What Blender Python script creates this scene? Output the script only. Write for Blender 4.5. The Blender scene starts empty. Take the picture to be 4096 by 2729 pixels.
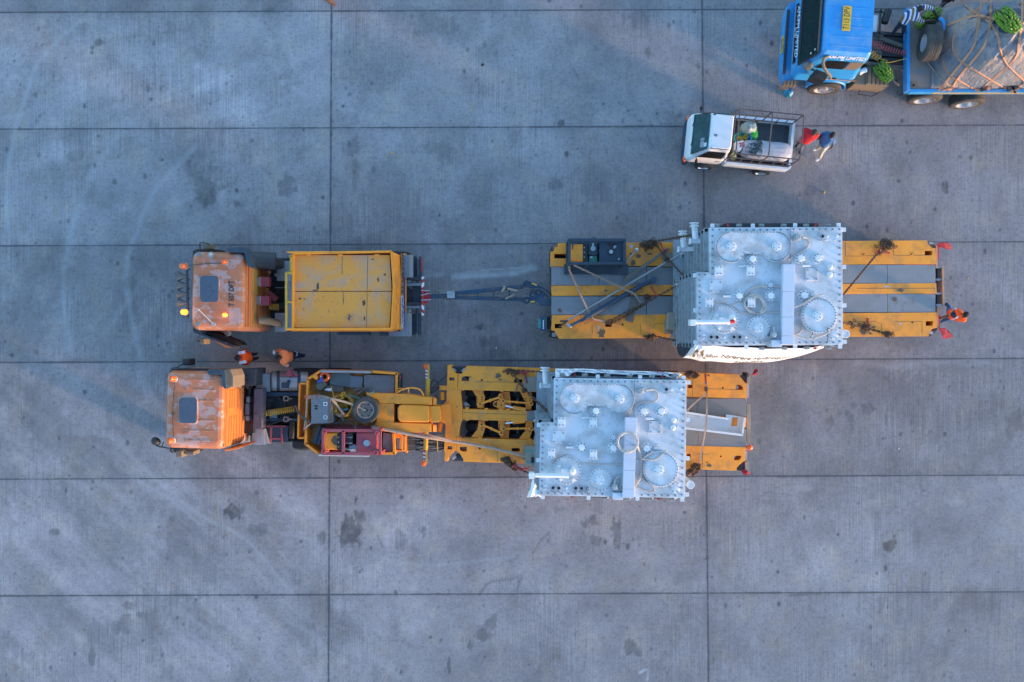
import bpy, math, random
import numpy as np
from mathutils import Vector, Matrix, geometry, noise as mnoise
random.seed(7); np.random.seed(7)
V = Vector
S = bpy.context.scene
COL = S.collection
# ------------------------------------------------------------------ camera
H = 25.5            # height of the camera above the yard, metres
F = 3186.0          # focal length in photograph pixels (4096 wide)
cd = bpy.data.cameras.new('camera'); cam = bpy.data.objects.new('camera', cd); COL.objects.link(cam)
cd.sensor_width = 36.0; cd.lens = 36.0 * F / 4096.0; cd.clip_start = 0.1; cd.clip_end = 2000
cam.location = (0, 0, H); cam.rotation_euler = (0, 0, 0)
S.camera = cam
# ------------------------------------------------------------------ light
SUN_EL, SUN_AZ = 5.0, 117.0          # degrees; azimuth clockwise from +Y
w = bpy.data.worlds.new('World'); S.world = w; w.use_nodes = True
nt = w.node_tree; nt.nodes.clear()
wo = nt.nodes.new('ShaderNodeOutputWorld'); bg = nt.nodes.new('ShaderNodeBackground'); sky = nt.nodes.new('ShaderNodeTexSky')
sky.sky_type = 'NISHITA'; sky.sun_disc = False
sky.sun_elevation = math.radians(SUN_EL); sky.sun_rotation = math.radians(SUN_AZ)
sky.altitude = 0; sky.air_density = 1.0; sky.dust_density = 0.9; sky.ozone_density = 2.6
bg.inputs['Strength'].default_value = 0.15
nt.links.new(sky.outputs[0], bg.inputs[0]); nt.links.new(bg.outputs[0], wo.inputs[0])
sl = bpy.data.lights.new('sun', 'SUN'); sl.energy = 0.85; sl.angle = math.radians(3.5); sl.color = (1.0, 0.62, 0.38)
sun = bpy.data.objects.new('sun', sl); COL.objects.link(sun)
e, a = math.radians(SUN_EL), math.radians(SUN_AZ)
tosun = V((math.sin(a) * math.cos(e), math.cos(a) * math.cos(e), math.sin(e)))
sun.rotation_euler = tosun.to_track_quat('Z', 'Y').to_euler(); sun.location = (0, 0, 40)
S.view_settings.view_transform = 'Standard'; S.view_settings.look = 'None'
S.view_settings.exposure = 2.9; S.view_settings.gamma = 1.0
S.render.engine = 'CYCLES'
# ------------------------------------------------------------------ helpers
def W(px, py, z=0.0):                 # photograph pixel seen at height z -> point in the yard
    s = (H - z) / F
    return V(((px - 2048.0) * s, (1364.5 - py) * s, z))
def frame(x0, y0, k):
    return lambda x, y, z=0.0: W(x0 + x * k, y0 + y * k, z)
A = frame(680, 940, .30618); B = frame(1100, 960, .26782); C = frame(1640, 1040, .26338)
D = frame(2140, 920, .31895); E = frame(2680, 860, .39551); G = frame(3320, 930, .28694)
I = frame(590, 1420, .28066); J = frame(1160, 1440, .28058); K = frame(1700, 1420, .30612)
L = frame(2080, 1440, .38257); N = frame(2680, 1440, .31879); O = frame(2700, 400, .29737)
Q = frame(3100, 0, .26790); R = frame(3560, 0, .29338); PX = frame(0, 0, 1.0)

def basis(d):
    d = d.normalized()
    u = d.cross(V((0, 0, 1)))
    if u.length < 1e-3: u = d.cross(V((0, 1, 0)))
    u.normalize(); return u, u.cross(d).normalized()

class MB:
    def __init__(s, xf=None): s.v = []; s.f = []; s.m = []; s.s = []; s.cur = 0; s.xf = xf
    def add(s, vs, fs, smooth=False):
        o = len(s.v)
        for p in vs:
            p = V(p)
            s.v.append(s.xf @ p if s.xf else p)
        for f in fs: s.f.append([o + i for i in f]); s.m.append(s.cur); s.s.append(smooth)
        return s
    def mat(s, i): s.cur = i; return s
    def box(s, x0, x1, y0, y1, z0, z1):
        return s.add([(x, y, z) for z in (z0, z1) for y in (y0, y1) for x in (x0, x1)],
                     [(0, 2, 3, 1), (4, 5, 7, 6), (0, 1, 5, 4), (2, 6, 7, 3), (0, 4, 6, 2), (1, 3, 7, 5)])
    def obox(s, c, ax, ay, hz, z0=None):          # oriented box: centre, half vectors ax, ay, half height
        c = V(c); ax = V(ax); ay = V(ay); az = V((0, 0, hz)) if not isinstance(hz, V) else hz
        return s.add([c + ax * i + ay * j + az * k for k in (-1, 1) for j in (-1, 1) for i in (-1, 1)],
                     [(0, 2, 3, 1), (4, 5, 7, 6), (0, 1, 5, 4), (2, 6, 7, 3), (0, 4, 6, 2), (1, 3, 7, 5)])
    def beam(s, p0, p1, w, h):                    # square bar between two points
        p0, p1 = V(p0), V(p1); u, n = basis(p1 - p0)
        vs = [p + u * (i * w / 2) + n * (j * h / 2) for p in (p0, p1) for i, j in ((-1, -1), (1, -1), (1, 1), (-1, 1))]
        return s.add(vs, [(3, 2, 1, 0), (4, 5, 6, 7), (0, 1, 5, 4), (1, 2, 6, 5), (2, 3, 7, 6), (3, 0, 4, 7)])
    def prism(s, pts, z0, z1, holes=()):
        def area(p): return sum(p[i][0] * p[(i + 1) % len(p)][1] - p[(i + 1) % len(p)][0] * p[i][1] for i in range(len(p)))
        loops = [[(p[0], p[1]) for p in pts]] + [[(p[0], p[1]) for p in h] for h in holes]
        if area(loops[0]) < 0: loops[0].reverse()
        for i in range(1, len(loops)):
            if area(loops[i]) > 0: loops[i].reverse()
        flat = [p for l in loops for p in l]; n = len(flat)
        vs = [(x, y, z1) for x, y in flat] + [(x, y, z0) for x, y in flat]
        fs = []
        if holes:
            tr = geometry.tessellate_polygon([[V((x, y, 0)) for x, y in l] for l in loops])
            for t in tr:
                a, b, c = [V((*flat[i], 0)) for i in t]
                if (b - a).cross(c - a).z < 0: t = t[::-1]
                fs.append(tuple(t)); fs.append(tuple(n + i for i in t[::-1]))
        else:
            fs = [tuple(range(n)), tuple(range(2 * n - 1, n - 1, -1))]
        o = 0
        for l in loops:
            k = len(l)
            for i in range(k):
                j = (i + 1) % k; fs.append((o + i, n + o + i, n + o + j, o + j))
            o += k
        return s.add(vs, fs)
    def pz(s, fr, pts, z0, z1, holes=()):
        return s.prism([fr(x, y, z1) for x, y in pts], z0, z1, [[fr(x, y, z1) for x, y in h] for h in holes])
    def rz(s, fr, x0, y0, x1, y1, z0, z1):
        return s.pz(fr, [(x0, y0), (x1, y0), (x1, y1), (x0, y1)], z0, z1)
    def loft(s, secs, smooth=True, cap=True):
        n = len(secs[0]); vs = [p for q in secs for p in q]; fs = []
        for k in range(len(secs) - 1):
            for i in range(n):
                j = (i + 1) % n; fs.append((k * n + i, k * n + j, (k + 1) * n + j, (k + 1) * n + i))
        s.add(vs, fs, smooth)
        if cap:
            s.add(secs[0], [tuple(range(n))[::-1]]); s.add(secs[-1], [tuple(range(n))])
        return s
    def cyl(s, p0, p1, r0, r1=None, n=14, smooth=True):
        p0, p1 = V(p0), V(p1); r1 = r0 if r1 is None else r1; u, q = basis(p1 - p0)
        ring = lambda p, r: [p + (u * math.cos(2 * math.pi * i / n) + q * math.sin(2 * math.pi * i / n)) * r for i in range(n)]
        return s.loft([ring(p0, r0), ring(p1, r1)], smooth)
    def disc(s, c, r, h, n=28, rim=0.012):        # upright round plate standing on point c
        c = V(c)
        s.lathe([(r, 0), (r, h - rim * .5), (r - rim, h), (0.0001, h)], c, V((0, 0, 1)), n)
        return s
    def lathe(s, prof, c, ax, n=24, smooth=True):
        c = V(c); ax = V(ax).normalized(); u, q = basis(ax)
        secs = [[c + ax * z + (u * math.cos(2 * math.pi * i / n) + q * math.sin(2 * math.pi * i / n)) * r for i in range(n)] for r, z in prof]
        vs = [p for r in secs for p in r]; fs = []
        for k in range(len(secs) - 1):
            for i in range(n):
                j = (i + 1) % n; fs.append((k * n + i, k * n + j, (k + 1) * n + j, (k + 1) * n + i))
        return s.add(vs, fs, smooth)
    def ball(s, c, r, nu=14, nv=9, rot=None, f=None):
        c = V(c); r = (r, r, r) if not hasattr(r, '__len__') else r; vs = []
        for j in range(nv + 1):
            t = math.pi * j / nv
            for i in range(nu):
                p = 2 * math.pi * i / nu
                d = V((math.sin(t) * math.cos(p), math.sin(t) * math.sin(p), math.cos(t)))
                k = f(d) if f else 1.0
                q = V((d.x * r[0], d.y * r[1], d.z * r[2])) * k
                vs.append(c + (rot @ q if rot else q))
        fs = [(j * nu + i, (j + 1) * nu + i, (j + 1) * nu + (i + 1) % nu, j * nu + (i + 1) % nu) for j in range(nv) for i in range(nu)]
        return s.add(vs, fs, True)
    def tube(s, pts, r, n=6, closed=False, smooth=True):
        pts = [V(p) for p in pts]; m = len(pts)
        rr = r if hasattr(r, '__len__') else [r] * m
        secs = []; u = None
        for i, p in enumerate(pts):
            if closed: d = pts[(i + 1) % m] - pts[i - 1]
            else: d = pts[min(i + 1, m - 1)] - pts[max(i - 1, 0)]
            if d.length < 1e-9: d = V((0, 0, 1))
            d.normalize()
            if u is None: u, _ = basis(d)
            u = (u - d * u.dot(d))
            if u.length < 1e-6: u, _ = basis(d)
            u.normalize(); q = d.cross(u)
            secs.append([p + (u * math.cos(2 * math.pi * k / n) + q * math.sin(2 * math.pi * k / n)) * rr[i] for k in range(n)])
        if closed:
            secs.append(secs[0])
            return s.loft(secs, smooth, False)
        return s.loft(secs, smooth)
    def ribbon(s, pts, w, t=0.006, up=None):      # flat strap along a path
        pts = [V(p) for p in pts]; secs = []
        for i, p in enumerate(pts):
            d = (pts[min(i + 1, len(pts) - 1)] - pts[max(i - 1, 0)]).normalized()
            n = V(up) if up else V((0, 0, 1)); n = (n - d * n.dot(d))
            n = n.normalized() if n.length > 1e-4 else V((1, 0, 0))
            u = d.cross(n)
            secs.append([p - u * w / 2 - n * t / 2, p + u * w / 2 - n * t / 2, p + u * w / 2 + n * t / 2, p - u * w / 2 + n * t / 2])
        return s.loft(secs, False)
    def chain(s, pts, r=0.012, pitch=0.075):
        pts = spline(pts, 12); d = 0.0; k = 0; L_ = 0.0
        for i in range(len(pts) - 1):
            a_, b_ = pts[i], pts[i + 1]; seg = (b_ - a_).length
            if seg < 1e-6: continue
            dirn = (b_ - a_) / seg; pos = d
            while pos < seg:
                c = a_ + dirn * pos; u, n = basis(dirn)
                if k % 2: u, n = n, u
                hl = pitch * .78; hw = pitch * .36; ring = []
                for q in range(8):
                    t = 2 * math.pi * q / 8; ring.append(c + dirn * math.cos(t) * hl + u * math.sin(t) * hw)
                s.tube(ring, r, 5, True); k += 1; pos += pitch
            d = pos - seg
        return s
    def heap(s, c, spread, n=14, r=0.012, pitch=0.08):   # a clump of loose chain links
        for _ in range(n):
            p = V(c) + V((random.gauss(0, spread), random.gauss(0, spread * .7), abs(random.gauss(0, .04))))
            d = V((random.uniform(-1, 1), random.uniform(-1, 1), random.uniform(-.5, .5))).normalized(); u, q = basis(d)
            s.tube([p + d * math.cos(2 * math.pi * t / 8) * pitch * .75 + u * math.sin(2 * math.pi * t / 8) * pitch * .38 for t in range(8)], r, 5, True)
        return s
    def bolts(s, pts, r=0.017, h=0.03):
        for p in pts:
            p = V(p); s.cyl(p, p + V((0, 0, h * .55)), r, n=6, smooth=False); s.cyl(p + V((0, 0, h * .5)), p + V((0, 0, h)), r * .5, n=6)
        return s
    def build(s, name, mats, parent=None, bevel=0.0, seg=2, subsurf=0, sharp=None):
        if not isinstance(mats, (list, tuple)): mats = [mats]
        org = ORG.get(parent.name) if parent else None
        if org is None:
            xs = [p.x for p in s.v]; ys = [p.y for p in s.v]; zs = [p.z for p in s.v]
            org = V(((min(xs) + max(xs)) / 2, (min(ys) + max(ys)) / 2, min(zs)))
        me = bpy.data.meshes.new(name)
        me.from_pydata([p - org for p in s.v], [], s.f)
        for m in mats: me.materials.append(m)
        me.polygons.foreach_set('material_index', s.m); me.polygons.foreach_set('use_smooth', s.s)
        me.update()
        if any(s.s): me.set_sharp_from_angle(angle=math.radians(42))
        o = bpy.data.objects.new(name, me); COL.objects.link(o)
        if parent: o.parent = parent
        else: o.location = org
        ORG[o.name] = org
        if bevel:
            b = o.modifiers.new('bevel', 'BEVEL'); b.width = bevel; b.segments = seg; b.limit_method = 'ANGLE'; b.angle_limit = math.radians(50)
        if any(s.s) and not subsurf: k = o.modifiers.new('wn', 'WEIGHTED_NORMAL'); k.keep_sharp = True; k.weight = 80
        if subsurf:
            b = o.modifiers.new('sub', 'SUBSURF'); b.levels = subsurf; b.render_levels = subsurf
        return o
ORG = {}
def spline(pts, n=6, closed=False):               # Catmull-Rom through the points
    pts = [V(p) for p in pts]; m = len(pts); out = []
    for i in range(m if closed else m - 1):
        g = (lambda k: pts[k % m]) if closed else (lambda k: pts[max(0, min(m - 1, k))])
        a_, b_, c_, d_ = g(i - 1), g(i), g(i + 1), g(i + 2)
        for j in range(n):
            t = j / n
            out.append(.5 * ((2 * b_) + (c_ - a_) * t + (2 * a_ - 5 * b_ + 4 * c_ - d_) * t * t + (3 * b_ - a_ - 3 * c_ + d_) * t ** 3))
    if not closed: out.append(pts[-1])
    return out
def thing(name, loc, label, cat, group=None):
    o = bpy.data.objects.new(name, None); COL.objects.link(o); o.location = loc; o.empty_display_size = .3
    ORG[o.name] = V(loc); tag(o, label, cat, group); return o
def tag(o, label, cat, group=None):
    o['label'] = label; o['category'] = cat
    if group: o['group'] = group
    return o
def rrect(x0, x1, y0, y1, r, n=4):
    out = []
    for cx, cy, a0 in ((x1 - r, y1 - r, 0), (x0 + r, y1 - r, 90), (x0 + r, y0 + r, 180), (x1 - r, y0 + r, 270)):
        for i in range(n + 1):
            t = math.radians(a0 + 90 * i / n); out.append((cx + r * math.cos(t), cy + r * math.sin(t)))
    return out
def circ(c, r, n, a0=0.0): return [V(c) + V((r * math.cos(2 * math.pi * i / n + a0), r * math.sin(2 * math.pi * i / n + a0), 0)) for i in range(n)]
def coil(p0, p1, r, turns, sag=0.0, n=10):
    p0, p1 = V(p0), V(p1); u, q = basis(p1 - p0); out = []; m = int(turns * n)
    for i in range(m + 1):
        t = i / m; a_ = 2 * math.pi * turns * t
        out.append(p0.lerp(p1, t) + u * math.cos(a_) * r + q * math.sin(a_) * r - V((0, 0, sag * 4 * t * (1 - t))))
    return out
def text_mesh(txt, size, font_scale_x=1.0, shear=0.0, bold=0.0):   # -> verts, faces of flat lettering
    cu = bpy.data.curves.new('t', 'FONT'); cu.body = txt; cu.size = size; cu.resolution_u = 2; cu.shear = shear; cu.offset = bold
    cu.align_x = 'CENTER'; cu.align_y = 'CENTER'
    o = bpy.data.objects.new('t', cu); COL.objects.link(o)
    bpy.context.view_layer.update()
    dg = bpy.context.evaluated_depsgraph_get(); me = bpy.data.meshes.new_from_object(o.evaluated_get(dg))
    vs = [V((v.co.x * font_scale_x, v.co.y, 0)) for v in me.vertices]; fs = [tuple(p.vertices) for p in me.polygons]
    bpy.data.objects.remove(o); bpy.data.curves.remove(cu); bpy.data.meshes.remove(me)
    return vs, fs
def lettering(txt, size, org, xdir, ydir, name, m, parent, lift=0.003, **kw):
    vs, fs = text_mesh(txt, size, **kw); xd, yd = V(xdir).normalized(), V(ydir).normalized(); n = xd.cross(yd)
    b = MB(); b.add([V(org) + xd * v.x + yd * v.y + n * lift for v in vs], fs); return b.build(name, m, parent)
# ------------------------------------------------------------------ materials
class NT:
    def __init__(s, name):
        s.m = bpy.data.materials.new(name); s.m.use_nodes = True; s.t = s.m.node_tree
        s.b = s.t.nodes['Principled BSDF']; s.co = s.n('ShaderNodeTexCoord').outputs['Object']
    def n(s, typ, **kw):
        x = s.t.nodes.new(typ)
        for k, v in kw.items(): setattr(x, k, v)
        return x
    def l(s, a_, b_): s.t.links.new(a_, b_)
    def put(s, sock, v):
        if hasattr(v, 'is_output'): s.l(v, sock)
        else: sock.default_value = v
    def noise(s, scale, detail=5, rough=.55, co=None, stretch=None, dist=0.0):
        x = s.n('ShaderNodeTexNoise'); x.inputs['Scale'].default_value = scale; x.inputs['Detail'].default_value = detail
        x.inputs['Roughness'].default_value = rough; x.inputs['Distortion'].default_value = dist; c = co or s.co
        if stretch:
            mp = s.n('ShaderNodeMapping'); mp.inputs['Scale'].default_value = stretch; s.l(c, mp.inputs[0]); c = mp.outputs[0]
        s.l(c, x.inputs['Vector']); return x.outputs['Fac']
    def ramp(s, f, a_, b_, lo=0.0, hi=1.0):
        x = s.n('ShaderNodeMapRange'); s.put(x.inputs[0], f)
        for i, v in enumerate((a_, b_, lo, hi)): s.put(x.inputs[i + 1], v)
        return x.outputs[0]
    def math(s, op, a_, b_=0.0):
        x = s.n('ShaderNodeMath', operation=op); s.put(x.inputs[0], a_); s.put(x.inputs[1], b_); return x.outputs[0]
    def mix(s, f, a_, b_, mode='MIX'):
        x = s.n('ShaderNodeMix', data_type='RGBA', blend_type=mode); s.put(x.inputs[0], f)
        for i, v in ((6, a_), (7, b_)): s.put(x.inputs[i], (*v, 1) if isinstance(v, tuple) and len(v) == 3 else v)
        return x.outputs[2]
    def bump(s, hgt, strength=.3, dist=.01):
        x = s.n('ShaderNodeBump'); x.inputs['Strength'].default_value = strength; x.inputs['Distance'].default_value = dist
        s.put(x.inputs['Height'], hgt); s.l(x.outputs[0], s.b.inputs['Normal'])
    def done(s, col, rough=.6, metal=0.0):
        s.put(s.b.inputs['Base Color'], (*col, 1) if isinstance(col, tuple) and len(col) == 3 else col)
        s.put(s.b.inputs['Roughness'], rough); s.b.inputs['Metallic'].default_value = metal; return s.m
def paint(name, col, rough=.5, var=.12, dirt=(.10, .085, .07), damt=.5, dscale=2.2, thr=.56, metal=0.0, bump=.12, chip=None, cthr=.68, cscale=14, stretch=None):
    t = NT(name); lo = tuple(c * (1 - var) for c in col); hi = tuple(min(1, c * (1 + var)) for c in col)
    c = t.mix(t.noise(1.7, 4, stretch=stretch), lo, hi)
    dn = t.noise(dscale, 9, .68, stretch=stretch)
    c = t.mix(t.ramp(dn, thr - .08, thr + .12, 0.0, damt), c, dirt)
    if chip: c = t.mix(t.ramp(t.noise(cscale, 6, .6), cthr, cthr + .03), c, chip)
    t.bump(t.noise(38, 3), bump, .006)
    return t.done(c, t.ramp(dn, .3, .7, rough - .1, min(1, rough + .2)), metal)
YEL = (.90, .285, .018)
M = {}
M['yellow'] = paint('yellow_paint', YEL, .42, dirt=(.17, .10, .05), damt=.55, dscale=1.6, thr=.60, chip=(.09, .06, .045), cthr=.70, cscale=9)
M['yellow_deck'] = paint('yellow_deck_paint', (.88, .298, .024), .5, dirt=(.30, .15, .07), damt=.6, dscale=2.0, thr=.55, chip=(.12, .08, .06), cthr=.72, cscale=7)
M['yellow_dirty'] = paint('yellow_pan_dirty', (.50, .21, .02), .6, dirt=(.05, .04, .03), damt=.9, dscale=2.6, thr=.50)
M['steel_dark'] = paint('dark_chassis_steel', (.035, .037, .043), .6, dirt=(.10, .08, .06), damt=.5)
M['blue_black'] = paint('blue_black_paint', (.022, .04, .06), .5, dirt=(.10, .09, .08), damt=.35)
M['blue_steel'] = paint('blue_drawbar_paint', (.022, .055, .10), .55, dirt=(.09, .085, .085), damt=.75, thr=.54, dscale=3)
M['fender'] = paint('grey_fender_plastic', (.17, .185, .21), .6, dirt=(.2, .17, .14), damt=.5)
M['rubber'] = paint('black_rubber', (.014, .014, .015), .75, dirt=(.07, .06, .05), damt=.4)
M['tyre'] = paint('dusty_tyre_rubber', (.04, .037, .035), .85, dirt=(.12, .095, .072), damt=.6, thr=.54, dscale=3)
M['tyre_dark'] = paint('dark_tyre_rubber', (.016, .016, .018), .8, dirt=(.05, .045, .04), damt=.5)
M['rim'] = paint('silver_wheel_rim', (.5, .5, .52), .35, dirt=(.2, .15, .1), damt=.4, metal=.6)
M['rim_rust'] = paint('dusty_brown_rim', (.30, .21, .16), .6, dirt=(.10, .06, .04), damt=.6)
M['rust'] = paint('rusty_chain_steel', (.075, .045, .030), .8, dirt=(.14, .065, .03), damt=.8, thr=.5, dscale=8)
M['redbar'] = paint('red_lever_paint', (.33, .025, .035), .5, damt=.3)
M['red_frame'] = paint('faded_red_frame', (.30, .05, .065), .5, dirt=(.2, .12, .12), damt=.5)
M['white'] = paint('white_vehicle_paint', (.68, .69, .71), .4, dirt=(.42, .36, .3), damt=.3, thr=.62, bump=.03)
M['white_tank'] = paint('grey_white_tank_paint', (.60, .615, .635), .6, var=.05, dirt=(.27, .265, .255), damt=.65, dscale=1.6, thr=.50, bump=.06, chip=(.30, .30, .30), cthr=.645, cscale=20)
M['white_fit'] = paint('white_fitting_paint', (.64, .655, .67), .5, var=.05, dirt=(.4, .38, .36), damt=.35, dscale=3, thr=.6)
M['tray'] = paint('lilac_grey_tray_paint', (.50, .53, .60), .5, var=.03, dirt=(.35, .35, .37), damt=.25, thr=.62)
M['tank_shade'] = paint('grey_tank_side_shaded', (.33, .36, .385), .55, dirt=(.2, .2, .2), damt=.5, dscale=3)  # tank wall colour darkened for sides turned away from the sun
M['galv'] = paint('galvanised_steel', (.36, .40, .43), .45, var=.2, dirt=(.22, .24, .25), damt=.6, dscale=7, thr=.5, metal=.35)
M['rod'] = paint('bright_cylinder_rod', (.75, .76, .78), .2, damt=.1, metal=.9)
M['bolt'] = paint('grey_bolt_steel', (.27, .29, .33), .45, damt=.3, metal=.4)
M['alu'] = paint('worn_aluminium', (.36, .355, .35), .4, dirt=(.3, .28, .27), damt=.4, metal=.5)
M['blue_cab'] = paint('bright_blue_cab_paint', (.025, .25, .56), .42, var=.1, dirt=(.20, .32, .46), damt=.6, dscale=2.5, thr=.57, bump=.04)
M['blue_deck'] = paint('dusty_blue_deck', (.06, .15, .24), .75, dirt=(.23, .165, .13), damt=.95, dscale=1.1, thr=.33)
M['wood'] = paint('weathered_timber', (.17, .14, .115), .85, var=.3, dirt=(.08, .065, .055), damt=.6, dscale=4, stretch=(1, 6, 1))
M['wood_pale'] = paint('pale_timber_packing', (.30, .25, .19), .85, var=.2, dirt=(.18, .15, .12), damt=.5)
M['plank_orange'] = paint('orange_edge_timber', (.48, .28, .15), .8, dirt=(.25, .2, .15), damt=.5)
M['card'] = paint('brown_cardboard', (.30, .26, .20), .9, var=.08, dirt=(.2, .17, .13), damt=.4)
M['grey_board'] = paint('grey_floor_board', (.20, .185, .18), .85, dirt=(.11, .10, .095), damt=.6, dscale=2)
M['greenish'] = paint('grey_green_sheet', (.12, .16, .16), .85, dirt=(.09, .09, .10), damt=.6)
M['rope'] = paint('dusty_rope', (.36, .245, .18), .9, dirt=(.22, .16, .12), damt=.6, dscale=6)
M['strap'] = paint('dusty_orange_strap', (.50, .235, .13), .85, dirt=(.30, .17, .11), damt=.6, dscale=3)
M['hose'] = paint('dusty_hose', (.10, .09, .085), .75, dirt=(.18, .15, .12), damt=.6, dscale=4)
M['hose_pale'] = paint('pale_conduit_hose', (.48, .41, .36), .65, dirt=(.27, .23, .20), damt=.6, dscale=9)
M['black'] = paint('black_plastic', (.012, .012, .014), .5, damt=.25)
M['brownpl'] = paint('dusty_brown_plastic', (.13, .09, .06), .6, dirt=(.2, .14, .09), damt=.5)
M['greyplastic'] = paint('grey_lid_plastic', (.15, .16, .18), .6, dirt=(.3, .24, .19), damt=.5)
M['navy'] = paint('navy_cloth', (.012, .02, .05), .9, damt=.15)
M['jeans'] = paint('grey_denim', (.14, .15, .18), .9, damt=.3)
M['khaki'] = paint('cream_trousers', (.58, .50, .40), .9, damt=.2)
M['skin'] = paint('dark_brown_skin', (.085, .042, .026), .55, var=.08, damt=.1)
M['skin2'] = paint('brown_skin', (.13, .066, .04), .5, var=.08, damt=.1)
M['hair'] = paint('black_hair', (.008, .007, .007), .7, damt=.0)
M['hair_short'] = paint('close_cropped_hair', (.045, .03, .024), .7, damt=.0)
M['hivis'] = paint('orange_hi_vis_cloth', (1.0, .10, .006), .8, var=.05, damt=.05)
M['hivis2'] = paint('faded_orange_hi_vis_cloth', (.78, .20, .06), .8, var=.05, damt=.1)
M['reflect'] = paint('silver_reflective_tape', (.60, .64, .72), .4, var=.05, damt=.1)
M['redcloth'] = paint('red_cloth', (.50, .012, .022), .85, damt=.05)
M['bluecloth'] = paint('blue_shirt_cloth', (.045, .12, .27), .85, damt=.1)
M['flag'] = paint('red_flag_cloth', (.22, .010, .03), .9, damt=.15)
M['shoe'] = paint('dark_shoe', (.03, .022, .018), .6, damt=.2)
M['whiteshoe'] = paint('white_shoe', (.72, .74, .78), .6, damt=.1)
M['banner'] = paint('white_banner_vinyl', (.80, .79, .79), .5, var=.02, damt=.1, bump=.02)
M['ink'] = paint('grey_brown_ink', (.16, .09, .055), .7, damt=.0, bump=.0)
M['ink_dark'] = paint('dark_stencil_paint', (.022, .026, .035), .7, damt=.2, bump=.0)
M['inkblue'] = paint('blue_print', (.03, .10, .36), .6, damt=.0, bump=.0)
M['redwhite_r'] = paint('red_reflector', (.50, .03, .04), .45, damt=.15)
M['redwhite_w'] = paint('white_reflector', (.75, .75, .76), .45, damt=.2)
M['plate_y'] = paint('yellow_number_plate', (.70, .40, .02), .55, damt=.3)
M['sand'] = paint('sand_coloured_plastic', (.17, .125, .085), .65, dirt=(.24, .18, .12), damt=.5)
M['teal'] = paint('teal_strap', (.02, .32, .28), .7, damt=.1)
M['green_bag'] = paint('green_plastic_bag', (.07, .50, .05), .35, damt=.0)
M['teal_bag'] = paint('turquoise_sack', (.02, .40, .27), .6, damt=.1)
M['blue_bag'] = paint('blue_plastic_bag', (.02, .06, .40), .4, damt=.0)
M['banana'] = paint('green_banana', (.10, .22, .015), .45, var=.5, dirt=(.36, .36, .02), damt=.7, dscale=14, thr=.56)
M['stalk'] = paint('banana_stalk', (.14, .13, .05), .8)
M['fruit'] = paint('mixed_fruit', (.32, .20, .02), .5, var=.8, dirt=(.10, .16, .01), damt=.9, dscale=22, thr=.5)
M['lensor'] = paint('orange_lens', (.75, .12, .02), .25, damt=.1)
M['coilred'] = paint('red_air_hose', (.36, .07, .08), .5, damt=.2)
M['coilyel'] = paint('yellow_air_hose', (.55, .30, .02), .5, damt=.3)
M['mesh_s'] = paint('punched_steel_tread', (.34, .35, .36), .45, damt=.4, metal=.5)
def glass(name, col, rough=.08):
    t = NT(name); t.b.inputs['IOR'].default_value = 1.5
    return t.done(t.mix(t.noise(2, 5), tuple(c * .6 for c in col), col), t.ramp(t.noise(7, 4), .4, .7, rough, rough + .25))
M['glass'] = glass('dark_cab_glass', (.02, .035, .05))
M['hatch'] = glass('blue_hatch_glass', (.085, .105, .14), .25)
def emit(name, col, st):
    t = NT(name); t.b.inputs['Emission Color'].default_value = (*col, 1); t.b.inputs['Emission Strength'].default_value = st
    return t.done((.8, .2, .02), .3)
M['lit'] = emit('lit_amber_lens', (1.0, .25, .02), .38)
M['lit_core'] = emit('lit_amber_core', (1.0, .7, .15), 2.5)
def cabpaint():
    t = NT('faded_orange_cab_paint')
    c = t.mix(t.noise(2.2, 4), (.44, .135, .055), (.54, .18, .078))
    f = t.noise(2.1, 6, .6, stretch=(1.3, 1.9, 1.0), dist=.3)
    c = t.mix(t.ramp(f, .50, .545, 0, .80), c, (.47, .29, .25))
    d = t.noise(7, 8, .7)
    c = t.mix(t.ramp(d, .56, .72, 0, .35), c, (.22, .12, .09))
    t.bump(t.noise(30, 3), .05, .006); return t.done(c, t.ramp(f, .4, .65, .32, .6))
M['cab'] = cabpaint()
M['cab_rear'] = paint('orange_cab_rear_paint', (.60, .17, .035), .42, var=.08, dirt=(.30, .12, .06), damt=.4)
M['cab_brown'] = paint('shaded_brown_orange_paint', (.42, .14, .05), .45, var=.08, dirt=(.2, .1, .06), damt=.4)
def lidpaint():
    t = NT('scuffed_yellow_lid')
    c = t.mix(t.noise(1.3, 4), (.70, .245, .03), (.82, .295, .035))
    f = t.noise(1.1, 9, .72, dist=.8)
    c = t.mix(t.ramp(f, .48, .62, 0, .6), c, (.36, .27, .22))
    g = t.noise(9, 9, .75)
    c = t.mix(t.ramp(g, .58, .66, 0, .55), c, (.13, .10, .085))
    ck = t.n('ShaderNodeTexChecker'); ck.inputs['Scale'].default_value = 30
    mp = t.n('ShaderNodeMapping'); mp.inputs['Rotation'].default_value = (0, 0, .785); t.l(t.co, mp.inputs[0]); t.l(mp.outputs[0], ck.inputs[0])
    t.bump(ck.outputs['Fac'], .25, .004); return t.done(c, .55)
M['lid'] = lidpaint()
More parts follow.
